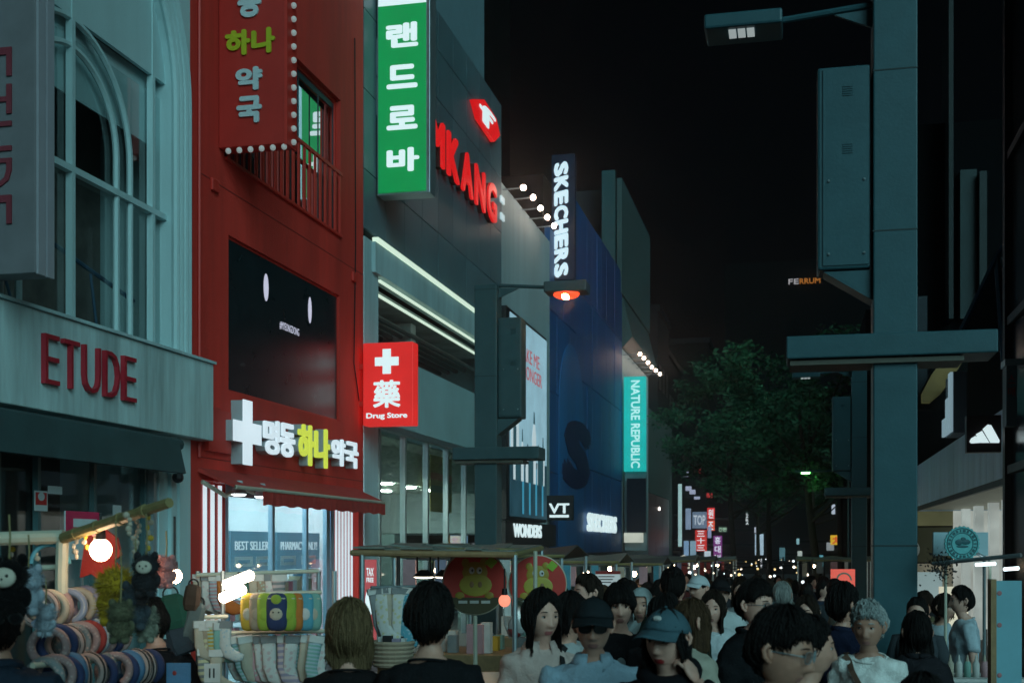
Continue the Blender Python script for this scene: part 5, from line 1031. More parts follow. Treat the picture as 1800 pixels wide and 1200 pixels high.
pb = thing('plastic_bag', 'clear plastic bag of goods hanging under the coral bulb', 'bag', PD(905, 1090, 8.8)); mb = MB(); mb.smooth = True; p = PD(905, 1085, 8.8)
mb.tube([p+Vector((-.02,0,.13)), p+Vector((0,0,.08)), p+Vector((.02,0,-.03)), p+Vector((.03,0,-.14))], [.02,.085,.10,.07], 10); obj('film', mb, glass('bag_film', (.85,.9,.92), rough=.25, base=.15), pb); obj('contents', MB().ball(p+Vector((.02,0,-.06)), (.07,.05,.07), 10, 7), PAL['white'], pb); obj('contents', MB().ball(p+Vector((.0,0,-.10)), (.06,.05,.04), 10, 7), PAL['red'], pb)

# ---- stalls further down both rows
def far_stall(x, y, wd, dp, zc, mt, lab, seed, bulbs=3, gcol=None):
    r_ = random.Random(seed); g = ground(y); t = thing('market_stall', lab, 'market stall', (x, y, g)); z = zc
    mb = MB(); n_ = 6
    for i in range(n_):
        f0, f1 = i/n_, (i+1)/n_; s0, s1 = -.05*math.sin(f0*math.pi*2)**2, -.05*math.sin(f1*math.pi*2)**2
        mb.add([(x-wd/2+wd*f0, y-dp/2, z+s0), (x-wd/2+wd*f1, y-dp/2, z+s1), (x-wd/2+wd*f1, y, z+.12+s1), (x-wd/2+wd*f0, y, z+.12+s0), (x-wd/2+wd*f0, y+dp/2, z+s0), (x-wd/2+wd*f1, y+dp/2, z+s1)], [(0,1,2,3), (3,2,5,4)])
    o = obj('canopy', mb, mt, t); sd = o.modifiers.new('t', 'SOLIDIFY'); sd.thickness = .012
    for sx in (-1, 1):
        for sy in (-1, 1): obj('post', MB().tube([(x+sx*wd*.48, y+sy*dp*.48, g), (x+sx*wd*.48, y+sy*dp*.48, z)], .022, 6), M['steel'], t)
    obj('front_bar', MB().tube([(x-wd/2, y-dp/2, z), (x+wd/2, y-dp/2, z)], .02, 6), M['bamboo'], t)
    obj('counter', MB().box((x-wd*.4, y-dp*.35, g), (x+wd*.4, y+dp*.35, g+.9)), M['wood'], t)
    for k in range(10): a = x+r_.uniform(-.38,.3)*wd; b = y-dp*.3+r_.uniform(0,.4)*dp; obj('goods', MB().box((a, b, g+.905), (a+r_.uniform(.08,.2), b+.12, g+.95+r_.uniform(.05,.35))), PAL[r_.choice(['white','cream','red','lilac','grey','pink','mint','yellow'])], t)
    for k in range(5): a = x-wd*.42+wd*.84*k/4.5; obj('hung_goods', MB().box((a, y-dp*.5-.02, z-.28-r_.uniform(0,.2)), (a+r_.uniform(.08,.2), y-dp*.5+.03, z-.04)), PAL[r_.choice(['white','cream','red','lilac','grey','pink','sky'])], t)
    for k in range(bulbs): obj('bulb', MB().ball((x-wd*.4+wd*.8*(k+.5)/bulbs, y-dp*.3, z-.16), .045, 8, 6), glow('stall_bulb', (1,.74,.46), 30.0), t)
    return t
for i, (x, y, wd, zc, mk, lab) in enumerate(((-3.3,13.6,1.9,1.90,'tarp2','dark canopied stall right behind the round red signs'), (-3.2,16.6,2.0,1.80,'tarp','drab canopied stall fourth along the left row'), (-3.1,20.5,2.1,1.72,'tarp2','dark canopied stall fifth along the left row'), (-3.0,25,2.2,1.72,'tarp','drab canopied stall sixth along the left row'), (-3.0,31,2.2,1.66,'tarp2','dark canopied stall seventh along the left row'), (-2.9,38,2.3,1.6,'tarp','drab canopied stall eighth along the left row'), (1.0,36,2.0,1.62,'tarp','drab canopied stall beyond the rear teal pole'))):
    far_stall(x, y, wd, 1.6, zc, M[mk], lab, 40+i, 3 if i < 8 else 5)
lr = random.Random(21)
for k, (y, x0, x1, z) in enumerate(((27,-2.6,-.6,1.66), (33,-2.4,.4,1.62), (40,-3.2,-.4,1.62), (48,-2.4,1.0,1.52), (57,-4.2,.2,1.52), (66,-3.6,1.4,1.42), (78,-4.8,.8,1.46))):
    t = thing('light_string', '%s string of bulbs over the far crowd counting from the nearest' % ORD[k], 'string lights', (x0, y, ground(y))); n_ = 8; pts = [Vector((x0+(x1-x0)*i/12, y, z-.16*math.sin(math.pi*i/12))) for i in range(13)]
    obj('cord', MB().tube(pts, .010, 5), M['black'], t)
    for sx in (x0, x1): obj('post', MB().tube([(sx, y, ground(y)), (sx, y, z+.05)], .03, 6), M['black'], t)
    for i in range(n_):
        f = (i+.5+lr.uniform(-.3,.3))/n_; q = Vector((x0+(x1-x0)*f, y, z-.16*math.sin(math.pi*f)-.07-lr.choice((0,.06,.16,.30,.42)))); obj('bulb', MB().ball(q, lr.uniform(.018,.045)*(y/40)**.5, 8, 6), glow(('string_bulb_warm','string_bulb_cool','string_bulb_gold')[i % 3], ((1,.86,.66),(.85,.97,1.0),(1.0,.72,.30))[i % 3], (3.0,2.0,1.4)[i % 3]), t)
nt_ = thing('notice_board', 'white notice with red heading above the heads in the left row', 'sign', PD(1068, 1030, 15.5)); a, b = PD(1046, 1031, 15.5), PD(1091, 1003, 15.5)
obj('board', MB().obox((a+b)/2, RV, FV, ZP, .155, .01, .10), glow('notice_face', (.42,.52,.54), .6), nt_); obj('heading', MB().obox((a+b)/2-FV*.013+Vector((0,0,.08)), RV, FV, ZP, .155, .002, .02), PAL['red'], nt_); obj('stake', MB().tube([(a+b)/2-Vector((0,0,.1)), Vector(((a.x+b.x)/2, (a.y+b.y)/2, ground(15)))], .015, 6), M['steel'], nt_)
for k in range(3): obj('print_line', MB().obox((a+b)/2-FV*.013+Vector((-.02,0,.03-.035*k)), RV, FV, ZP, .10-.02*k, .002, .006), M['black'], nt_)
rl_ = thing('red_lit_sign', 'glowing orange red stall lightbox with a green strip beside the rear pole', 'sign', PD(1480, 1030, 17.5)); a, b = PD(1462, 1031, 17.5), PD(1501, 1000, 17.5)
obj('box', MB().obox((a+b)/2, RV, FV, ZP, .155, .06, .125), glow('orange_red_box', (.66,.10,.07), .95, var=.15), rl_); obj('strip', MB().obox((a+b)/2-FV*.063-Vector((0,0,.075)), RV, FV, ZP, .09, .004, .02), glow('green_strip', (.18,.5,.10), .9), rl_); obj('arch', MB().torus((a+b)/2-FV*.062-Vector((0,0,.03)), RV, ZP, .10, .012, 16, 6, .4, arc=.5), PAL['cream'], rl_)
obj('stake', MB().tube([(a+b)/2-Vector((0,0,.12)), Vector(((a.x+b.x)/2, (a.y+b.y)/2, ground(17)))], .02, 6), M['steel'], rl_)

# ---- cafe stall on the right
bx_ = PD(1690, 1150, 10.0)
rsl = thing('sauce_stall', 'right hand stall with sauce bottles on its counter and a cream lit back', 'market stall', (bx_.x, bx_.y, 0))
cb = PD(1690, 1190, 9.6); obj('counter', MB().obox((cb.x+.05, cb.y, cb.z-.45), RV, FV, ZP, .36, .22, .44), M['steel'], rsl); obj('worktop', MB().obox((cb.x+.05, cb.y, cb.z+.002), RV, FV, ZP, .38, .24, .012), PAL['white'], rsl)
a = PD(1676, 1110, 11.6); obj('lit_back', MB().obox(a, RV, FV, ZP, .13, .02, .42), glow('cream_lit_back', (.60,.56,.42), .85, var=.25), rsl)
a = PD(1620, 1040, 12.5); obj('lit_menu', MB().obox(a, RV, FV, ZP, .20, .02, .20), glow('pale_menu', (.20,.26,.26), .8, var=.4), rsl)
for px in (1662, 1740): q = PD(px, 980, 9.9); obj('post', MB().tube([q, Vector((q.x, q.y, 0))], .012, 8), M['rod'], rsl)
obj('roof_bar', MB().tube([PD(1640, 990, 9.9), PD(1795, 975, 9.3)], .016, 8), M['steel'], rsl); obj('light_tube', MB().tube([PD(1715, 992, 9.9), PD(1750, 990, 9.8)], .014, 8), glow('stall_tube', (.75,.95,.98), 3.0), rsl); obj('light_tube', MB().tube([PD(1765, 1000, 9.7), PD(1790, 998, 9.6)], .014, 8), MATS['stall_tube'], rsl)
for i, ck in enumerate(('cream','white','mint','white','pink')):
    p = cb+RV*(-.12+.065*i)-FV*.1+Vector((0,0,.014)); t = thing('sauce_bottle', '%s squeeze bottle on the right stall counter' % ('cream','first white','mint','second white','pinkish')[i], 'bottle', p, 'sauce bottles on the right stall'); mb = MB(); mb.smooth = True; obj('bottle_body', mb.tube([p, p+Vector((0,0,.10)), p+Vector((0,0,.12))], [.026,.026,.018], 12), PAL[ck], t); obj('nozzle', MB().tube([p+Vector((0,0,.12)), p+Vector((0,0,.17))], [.014,.004], 8), PAL['white' if i % 2 else 'cream'], t)
bd = thing('scalloped_badge', 'round teal scalloped badge sign with a ring of lettering at the right stall', 'sign', PD(1690, 955, 9.8)); p = PD(1690, 955, 9.8); n = -FV; r = .135; out = []
for i in range(96): a = 2*math.pi*i/96; q = r*(1+.035*math.cos(a*26)); out.append(p+RV*q*math.cos(a)+Vector((0,0,q*math.sin(a))))
obj('plate', MB().prism(out, n, .02), mat('badge_teal', (.10,.42,.44), .4, var=.06), bd); dk = mat('badge_ink', (.015,.10,.12), .5, var=.05)
obj('ring', MB().torus(p+n*.022, RV, ZP, r*.88, .0035, 40, 6), dk, bd); obj('ring', MB().torus(p+n*.022, RV, ZP, r*.62, .003, 36, 6), dk, bd)
for i in range(22): a = 2*math.pi*i/22; e = RV*math.cos(a)+Vector((0,0,math.sin(a))); obj('glyph', MB().obox(p+e*r*.75+n*.022, e, n, e.cross(n), .010, .002, .005+.003*(i % 3)), dk, bd)
Rm = Matrix((RV, FV, ZP)).transposed()
for (x, z, rx, rz_) in ((-.2,.08,.22,.18), (.18,.10,.30,.16), (.0,-.16,.36,.08), (.05,.26,.16,.12)): obj('emblem', MB().ball(p+RV*x*r+Vector((0,0,z*r))+n*.021, (rx*r, .004, rz_*r), 12, 6, Rm), dk, bd)
obj('bracket', MB().tube([p+FV*.01, PD(1740, 985, 9.9)], .012, 6), M['steel'], bd)
wb = thing('white_board', 'plain pale blue board behind the round teal badge', 'board', PD(1687, 955, 10.1)); a, b = PD(1640, 976, 10.1), PD(1736, 935, 10.1); obj('sheet', MB().obox((a+b)/2, RV, FV, ZP, (b-a).dot(RV)/2, .012, abs(b.z-a.z)/2), mat('pale_board', (.36,.52,.58), .5, var=.1), wb); q = PD(1730, 976, 10.1); obj('stake', MB().tube([q, Vector((q.x, q.y, 0))], .014, 6), M['steel'], wb)
pnl = thing('standing_menu_board', 'tall pale blue standing board with faint pink motifs in a wooden frame', 'board', PD(1768, 1200, 8.2)); a, b = PD(1748, 1260, 8.2), PD(1796, 1020, 8.2)
obj('sheet', MB().obox((a+b)/2, RV, FV, ZP, .085, .012, (b.z-a.z)/2), mat('sky_board', (.16,.40,.48), .5, var=.1), pnl); obj('frame_side', MB().obox((a+b)/2-RV*.105, RV, FV, ZP, .018, .03, (b.z-a.z)/2+.01), M['wood'], pnl)
for py in (1042, 1098, 1186): obj('motif', MB().ball(PD(1757, py, 8.185), (.016,.003,.016), 10, 6, Rm), mat('motif_pink', (.40,.16,.17), .6, var=.1), pnl)
obj('foot', MB().obox(((a+b)/2).xy.to_3d()+Vector((0,0,.02)), RV, FV, ZP, .14, .2, .02), M['wood'], pnl); obj('leg', MB().tube([Vector((*((a+b)/2).xy, .03)), (a+b)/2-Vector((0,0,(b.z-a.z)/2-.01))], .02, 6), M['wood'], pnl)
dr_ = thing('hanging_decoration', 'dark tangle of dried flowers hung left of the teal badge', 'decoration', PD(1650, 990, 9.9))
vs = []; fs = []; mb = MB()
for k in range(260):
    q = PD(1655, 992, 9.85)+Vector(_plr.normal(size=3))*.055; u_ = Vector(_plr.normal(size=3)).normalized()*.014; v_ = u_.cross(Vector(_plr.normal(size=3))).normalized()*.009; mb.add([q-u_, q+v_, q+u_, q-v_], [(0,1,2,3)])
obj('flowers', mb, mat('dried_flower', (.05,.045,.045), .9, var=.4, scale=20), dr_, kind='stuff'); obj('cord', MB().tube([PD(1655, 975, 9.85), PD(1655, 992, 9.85)], .006, 6), M['black'], dr_)
# ================================================================ PEOPLE
NAZ = 44
def az_list(n): 
    t = np.arange(n)*2*math.pi/n; return t-0.5*np.sin(t)
def sstep(a, b, x): t = np.clip((x-a)/(b-a), 0, 1); return t*t*(3-2*t)
def interp(x, pts): return np.interp(x, [p[0] for p in pts], [p[1] for p in pts])
def head_surface(p, a, face=True, fem=False, seed=0):
    """p polar, a azimuth (0 = front, -Y): points of a human head about its centre at eye height"""
    R_ = np.random.RandomState(seed); jit = lambda s: 1+R_.uniform(-s, s)
    AX, AY, AU, AD = .0735, .093, .112, .117
    x = AX*np.sin(p)*np.sin(a); y = -AY*np.sin(p)*np.cos(a); c = np.cos(p); z = np.where(c > 0, AU*c, AD*c)
    x = np.sign(x)*np.abs(x/AX)**.93*AX
    low = np.clip(-z/AD, 0, 1)
    jaw = (.24 if fem else .15)*jit(.2); x = x*(1-jaw*low**1.4*np.where(y < .02, 1, .9))
    y = np.where(y > 0, y*(1-.42*sstep(.02, .11, -z)), y*(1-.10*low**2))
    if face:
        fr = sstep(.0, .05, -y); G = lambda u, s: np.exp(-(u/s)**2)
        k = jit(.12)
        tz = np.clip((.020-z)/.058, 0, 1); nose = np.where((z < .024) & (z > -.062), tz**1.25*sstep(-.058, -.040, z), 0)*(.0215 if not fem else .0175)*k
        y = y-fr*nose*G(x, .0085+.0075*tz)
        y = y-fr*.004*G(np.abs(x)-.012, .007)*G(z+.036, .009)                       # nostril wings
        y = y+fr*.0085*G(np.abs(x)-.030, .016)*G(z-.004, .012)                        # eye sockets
        y = y-fr*.0042*G(np.abs(x)-.028, .020)*G(z-.027, .009)                        # brow ridge
        y = y-fr*.0045*G(np.abs(x)-.040, .018)*G(z+.026, .018)                        # cheek bones
        y = y-fr*.0060*G(x, .021)*(G(z+.066, .006)+1.05*G(z+.079, .007))              # lips
        y = y+fr*.0050*G(x, .024)*G(z+.0725, .0028)                                   # mouth line
        y = y+fr*.0030*G(x, .020)*G(z+.090, .006)
        y = y-fr*.0075*G(x, .020)*G(z+.106, .012)                                     # chin
    return np.stack([x, y, z], -1)
SKINS = {}
def skin(tone):
    if tone not in SKINS:
        c = dict(fair=(.66,.375,.295), mid=(.55,.30,.225), tan=(.43,.225,.16))[tone]
        m = mat('skin_'+tone, c, .5, var=.10, scale=30, bump=.06, bscale=300); b = m.node_tree.nodes['Principled BSDF']
        b.inputs['Subsurface Weight'].default_value = .12; b.inputs['Subsurface Radius'].default_value = (.012,.005,.003); b.inputs['Subsurface Scale'].default_value = .5
        SKINS[tone] = m
    return SKINS[tone]
LIPS = dict(nat=mat('lip_natural', (.36,.16,.14), .4, var=.08), red=mat('lip_red', (.40,.035,.035), .35, var=.08), pink=mat('lip_pink', (.42,.13,.13), .38, var=.08))
HAIRC = dict(black=(.010,.009,.009), dark=(.022,.015,.011), brown=(.062,.036,.020), blond=(.13,.088,.045), grey=(.30,.34,.34), white=(.50,.52,.50))
def hairmat(n): 
    m = mat('hair_'+n, HAIRC[n], .58, var=.5, scale=70, streak=True, bump=.5, bscale=160, spec=.12); return m
SC_EYE = mat('eye_white', (.55,.56,.54), .2, var=0); IRIS = mat('eye_iris', (.012,.009,.008), .1, var=0)
def rotm(yaw, pitch, roll=0): return Matrix.Rotation(yaw, 3, 'Z') @ Matrix.Rotation(pitch, 3, 'X') @ Matrix.Rotation(roll, 3, 'Y')
def hand_parts(mb, Wp, d, pn, curl=.5, side=1, s=1.0):
    """palm, four unequal fingers bent at three joints and a thumb leaving the side of the palm"""
    d = Vector(d).normalized(); pn = Vector(pn); pn = (pn-d*pn.dot(d)).normalized(); sd = d.cross(pn)*side
    Rm = Matrix((sd, pn, d)).transposed(); mb.ball(Wp+d*.045*s, (.040*s, .016*s, .052*s), 12, 9, Rm)
    for i, (o, L, r) in enumerate(((-.028, .068, .0080), (-.009, .078, .0085), (.010, .072, .0082), (.028, .056, .0072))):
        b = Wp+d*.080*s+sd*o*s; q = [b-d*.02*s]; dd = d.copy(); ang = 0
        for f in (.42, .32, .26):
            ang += curl*(.9+.15*i); dd = d*math.cos(ang)+pn*math.sin(ang); q.append((q[-1] if len(q) > 1 else b)+dd*L*f*s)
        mb.tube(q, [r*s, r*s, r*.92*s, r*.7*s], 7)
    b = Wp+d*.025*s-sd*.030*s; t1 = (d*.6-sd*.7+pn*.35).normalized(); t2 = (d*.85-sd*.1+pn*.5).normalized()
    mb.tube([b+sd*.012*s, b+t1*.030*s, b+t1*.030*s+t2*.028*s, b+t1*.030*s+t2*.050*s], [.0115*s, .0105*s, .0095*s, .007*s], 7)
LIM = dict(
 short=[(0,50),(30,54),(55,66),(72,90),(84,84),(95,86),(110,106),(140,122),(180,130)],
 fringe=[(0,76),(25,79),(45,84),(62,92),(75,100),(88,92),(100,100),(120,118),(150,126),(180,132)],
 parted=[(0,44),(15,52),(35,66),(50,80),(62,100),(80,112),(110,125),(180,135)],
 side=[(0,58),(30,60),(50,64),(68,80),(84,76),(95,82),(115,106),(150,120),(180,126)])
def hair_obj(parent, style, col, Hc, HR, seed, strands=160, fem=False, length=.2, thick=.02, puff=1.0, hatted=False):
    R_ = np.random.RandomState(seed+77); n = 64; K = 20; az = np.linspace(-math.pi, math.pi, n, endpoint=False)
    base = {'long':'parted','bob':'fringe','bun':'side','curly':'side','cap':'side','longf':'fringe'}.get(style, style)
    lim = np.radians(interp(np.degrees(np.abs(az)), LIM[base])); ph = R_.uniform(0, 6.28, 8)
    hang = style in ('long', 'bob', 'longf', 'cap') and length > 0
    cols = np.zeros((n, K+(10 if hang else 0), 3))
    for i, a in enumerate(az):
        da = abs(math.degrees(a)); t = np.linspace(0.02, 1, K); p = t*lim[i]
        q = head_surface(p, np.full(K, a), False, fem)
        nrm = q/np.linalg.norm(q, axis=1)[:, None]
        lump = .0045*np.sin(5*a+ph[0]+2*p)+.003*np.sin(11*a+ph[1])*np.sin(p*3+ph[2])+.002*np.sin(23*a+ph[3])+.0016*np.sin(41*a+ph[6]+p*5)
        th = thick*puff*(1-.45*t**2)+lump*puff
        if not (hang and da > 58): th = th*(1-sstep(.86, 1.0, t)*.75)
        if style == 'curly': th = th+.007*np.sin(9*a+p*12+ph[4])*np.sin(p*14+ph[5])+.004*np.sin(17*a-p*20)
        if base == 'fringe' and da < 70: th = th+.008*sstep(.55, 1, t)
        cols[i, :K] = q+nrm*th[:, None]
        if hang:
            e = cols[i, K-1].copy(); hs = np.linspace(0, 1, 11)[1:]
            if da > 56:
                w_ = sstep(50, 70, da); L_ = length*(.85+.15*math.sin(3*a+ph[4]))*w_
                e2 = head_surface(np.array([min(lim[i], math.radians(98))]), np.array([a]), False, fem)[0]
                for k, s_ in enumerate(hs):
                    flare = 1.0+.14*math.sin(s_*2.2)*(1 if style != 'bob' else .7)-(.10*s_**3 if style == 'bob' else 0)
                    cols[i, K+k] = (e[0]*flare+.004*math.sin(7*a+s_*5+ph[5]), e[1]*(flare if e[1] < 0 else 1+.1*s_)+(.012*s_ if e[1] > 0 else -.0*s_), e[2]-L_*s_)
            else:
                for k, s_ in enumerate(hs): cols[i, K+k] = e*(1-.0005*k)
    KK = cols.shape[1]; mb = MB(); mb.smooth = True; vs = [Vector(HR @ Vector(cols[i, k]))+Hc for i in range(n) for k in range(KK)]; fs = []
    for i in range(n):
        for k in range(KK-1): fs.append((i*KK+k, i*KK+k+1, ((i+1) % n)*KK+k+1, ((i+1) % n)*KK+k))
    b = len(vs); vs.append(Hc+HR @ Vector(cols[:, 0].mean(0)+np.array([0,0,.001])))
    for i in range(n): fs.append((b, i*KK, ((i+1) % n)*KK))
    mb.add(vs, fs)
    for s in range(strands):                                       # loose locks break the outline
        i = R_.randint(n); k0 = R_.randint(0, KK//2) if not hatted else R_.randint(K-3, KK-3) if KK > K+3 else K-1; path = []; drift = R_.uniform(-2.5, 2.5)
        for k in range(k0, KK, 2): j = int(round(i+drift*(k-k0)/KK*2)) % n; c = cols[j, k]; path.append(Vector(c*(1+(.018+.05*R_.rand()**2)*(1 if k < K else .6))))
        if len(path) < 3: continue
        path.append(path[-1]+(path[-1]-path[-2])*R_.uniform(.3, 1.1)+Vector(R_.normal(size=3))*.004); wd = R_.uniform(.0012, .0042); vv = []; ff = []
        for m_, q in enumerate(path):
            tdir = (path[min(m_+1, len(path)-1)]-path[max(m_-1, 0)]).normalized(); sdv = tdir.cross(q.normalized()); sdv = sdv.normalized() if sdv.length > 1e-6 else Vector((1,0,0))
            w2 = wd*(1-m_/(len(path)-.5)); vv += [HR @ (q-sdv*w2)+Hc, HR @ (q+sdv*w2)+Hc]
        for m_ in range(len(path)-1): ff.append((2*m_, 2*m_+1, 2*m_+3, 2*m_+2))
        mb.add(vv, ff)
    if style == 'bun':
        mb.ball(HR @ Vector((0, .055, .105))+Hc, (.048,.045,.042), 14, 10)
        for s in range(60): d_ = Vector(R_.normal(size=3)).normalized(); c_ = HR @ (Vector((0,.055,.105))+d_*.043)+Hc; e_ = c_+HR @ (d_*.02+Vector(R_.normal(size=3))*.012); w_ = d_.orthogonal().normalized()*.004; mb.add([c_-w_, c_+w_, e_], [(0,1,2)])
    o = obj('hair', mb, hairmat(col), parent, local=True); sd = o.modifiers.new('t', 'SOLIDIFY'); sd.thickness = .006; sd.offset = -1; return o
_wr = bpy.data.textures.new('wrinkle', 'CLOUDS'); _wr.noise_scale = .10; _wr.noise_depth = 2
NP = [0]
def person(px, py, d, face, label, hair='short', hcol='black', top=('tee', (.02,.02,.022)), tone='mid', fem=False, turn=0, pitch=0, roll=0, hat=None, glasses=None, lip='nat', lod=2, length=.2, arms=None, scale=1.0, thick=.02, extra=None, trousers=(.03,.03,.04), group=None, puff=1.0, body_rz=None, cat='person'):
    NP[0] += 1; seed = NP[0]; R_ = np.random.RandomState(seed*13); hc = PD(px, py, d); g = ground(hc.y)
    phi = math.atan2(hc.x, hc.y); rz = -phi+math.radians(face if body_rz is None else body_rz)
    t = thing('person', label, cat, (hc.x, hc.y, g), group or 'people in the evening crowd', rz); S_ = scale
    if scale != 1.0: t.scale = (scale, scale, scale)
    H = (hc.z-g)/S_; Hc = Vector((0, 0, H)); HD = Hc; yaw = math.radians(turn + (0 if body_rz is None else face-body_rz)); HR = rotm(yaw, math.radians(pitch), math.radians(roll))
    # --- body: one surface from the crown down to the hips
    rows = {3: 44, 2: 34, 1: 16}[lod]; NA = {3: 60, 2: 44, 1: 18}[lod]; az = az_list(NA)
    P = np.linspace(.03, math.radians(143), rows); pp, aa = np.meshgrid(P, az, indexing='ij')
    hs = head_surface(pp, aa, lod >= 2, fem, seed); fx = .88 if fem else 1.0
    ring_z = [(-.170,.054*fx,.056,.017),(-.180,.054*fx,.056,.024),(-.190,.068,.060,.030),(-.203,.105,.066,.033),(-.222,.150*fx,.074,.034),(-.255,.172*fx,.088,.032),(-.33,.168*fx,.108,.026),(-.43,.160*fx,.110,.022),(-.57,.140*fx,.098,.020),(-.70,.160,.112,.025),(-.80,.155,.108,.025),(-.86,.10,.08,.025)]; HB = Hc+Vector((0,0,.045))
    vs = []; 
    for r in range(rows):
        for j in range(NA): vs.append(Hc+HR @ Vector(hs[r, j]))
    piv = Vector((0, .02, -.16))
    for k, (z, rx, ry, cy) in enumerate(ring_z):
        wgt = (.75, .4)[k] if k < 2 else 0
        for j in range(NA):
            sh = .014 if k >= 3 else 0; v = Vector(((rx-sh)*math.sin(az[j]), cy-(ry-sh)*math.cos(az[j]), z-sh*.8))
            if wgt: v = v.lerp(HR @ v, wgt)
            vs.append(HB+v)
    nr = rows+len(ring_z); fs = []; mi = []
    for r in range(nr-1):
        for j in range(NA):
            f = (r*NA+j, (r+1)*NA+j, (r+1)*NA+(j+1) % NA, r*NA+(j+1) % NA); fs.append(f); m_ = 0
            if r < rows-1 and lod >= 2:
                c = (hs[r, j]+hs[r+1, (j+1) % NA])/2
                if c[1] < -.05 and -.087 < c[2] < -.0615 and abs(c[0]) < .0235*(1-abs(c[2]+.0735)/.028): m_ = 1
            mi.append(m_)
    fs.append(tuple(range(NA))); mi.append(0); fs.append(tuple((nr-1)*NA+j for j in range(NA))[::-1]); mi.append(0)
    mb = MB(); mb.smooth = True; mb.v = [tuple(v) for v in vs]; mb.f = fs; mb.mi = mi; mb.sm = [True]*len(fs)
    sw = .175*fx
    if lod >= 2:                                                   # ears
        for s in (-1, 1):
            q = lambda x, y, z: Hc+HR @ Vector((s*x, y, z))
            ear = [q(.070,.010,.020), q(.083,.022,.026), q(.088,.030,.010), q(.084,.026,-.012), q(.074,.010,-.030)]; mb.tube(ear, [.006,.009,.009,.008,.007], 7); mb.ball(q(.074,.016,-.002), (.010,.014,.022), 8, 6)
    A = arms or {}
    for s in (-1, 1):
        sh_, el, wr = A.get(s, ((.0, 0, 0), (s*(sw+.055), .055, -.55), (s*(sw+.045), -.03, -.79)))
        shp = Vector((s*(sw-.02), .032, -.262)); el = Vector(el); wr = Vector(wr)
        mb.tube([HB+Vector((s*.09,.03,-.275)), HB+shp+Vector((-s*.012,0,-.02)), HB+(shp+el)/2, HB+el, HB+(el*.6+wr*.4), HB+wr], [.030,.036,.038,.036,.035,.025], 10)
        dh = (wr-el).normalized(); pn = A.get('palm', {}).get(s, (-s, -.2, 0)); hand_parts(mb, HB+wr, dh, pn, A.get('curl', .35), s, .95 if fem else 1.05)
    for s in (-1, 1): mb.tube([(s*.085,.025,H-.80), (s*.09,.01,(H-.80)*.52), (s*.095,.03,.09)], [.085,.058,.038], 10)
    o = obj('body', mb, [skin(tone), LIPS[lip]], t, local=True)
    # --- clothes
    style, col = top[0], top[1]; cm = mat('garment_%03d_%03d_%03d' % tuple(int(c*999) for c in col), col, .92, var=.12, scale=9, bump=.35, bscale=90, spec=.08)
    off = {'tee': .014, 'shirt': .016, 'jacket': .024, 'hoodie': .028, 'blouse': .016}[style]
    mb = MB(); mb.smooth = True; n2 = 28; rz_ = [(-.185 if style in ('jacket','hoodie') else -.196, .070 if style != 'blouse' else .088, .066, .031), (-.207,.112,.07,.034)]+[(z, rx, ry, cy) for z, rx, ry, cy in ring_z[4:]]
    for (z, rx, ry, cy) in rz_[:-2]+[(-.80,.160,.112,.025)]:
        for j in range(n2): a = 2*math.pi*j/n2; mb.v.append(tuple(HB+Vector(((rx+off)*math.sin(a), cy-(ry+off+(.018*math.exp(-((z+.36)/.07)**2)*max(0, math.cos(a)) if fem else 0))*math.cos(a), z))))
    nrr = len(rz_)-1
    for r in range(nrr-1):
        for j in range(n2): mb.f.append((r*n2+j, (r+1)*n2+j, (r+1)*n2+(j+1) % n2, r*n2+(j+1) % n2)); mb.mi.append(0); mb.sm.append(True)
    mb.f.append(tuple(range(n2))[::-1]); mb.f.append(tuple((nrr-1)*n2+j for j in range(n2))); mb.mi += [0,0]; mb.sm += [True,True]
    for s in (-1, 1):
        sh_, el, wr = A.get(s, ((0,0,0), (s*(sw+.055), .055, -.55), (s*(sw+.045), -.03, -.79))); shp = Vector((s*(sw-.02), .032, -.262)); el = Vector(el); wr = Vector(wr)
        r0 = .054+off*.6
        if style in ('tee', 'blouse'): e_ = shp.lerp(el, .72); mb.tube([HB+Vector((s*.08,.03,-.26)), HB+shp, HB+shp.lerp(el,.4), HB+e_], [.055,r0,.056+off*.5,.058+off*.5], 12)
        else: mb.tube([HB+Vector((s*.08,.03,-.26)), HB+shp, HB+shp.lerp(el,.5), HB+el, HB+el.lerp(wr,.5), HB+el.lerp(wr,.96)], [.055,r0,.051+off,.044+off,.036+off,.030+off], 12)
    g_ = obj({'tee':'tee_shirt','shirt':'shirt','jacket':'jacket','hoodie':'hoodie','blouse':'blouse'}[style], mb, cm, t, local=True)
    if lod >= 2:
        m1 = g_.modifiers.new('r', 'REMESH'); m1.mode = 'VOXEL'; m1.voxel_size = .013 if lod == 3 else .018; m1.use_smooth_shade = True
        m2 = g_.modifiers.new('s', 'SMOOTH'); m2.iterations = 5; m2.factor = .6
        m3 = g_.modifiers.new('d', 'DISPLACE'); m3.texture = _wr; m3.strength = .062 if style != 'tee' else .042; m3.mid_level = .5; m3.texture_coords = 'LOCAL' if seed % 2 else 'GLOBAL'
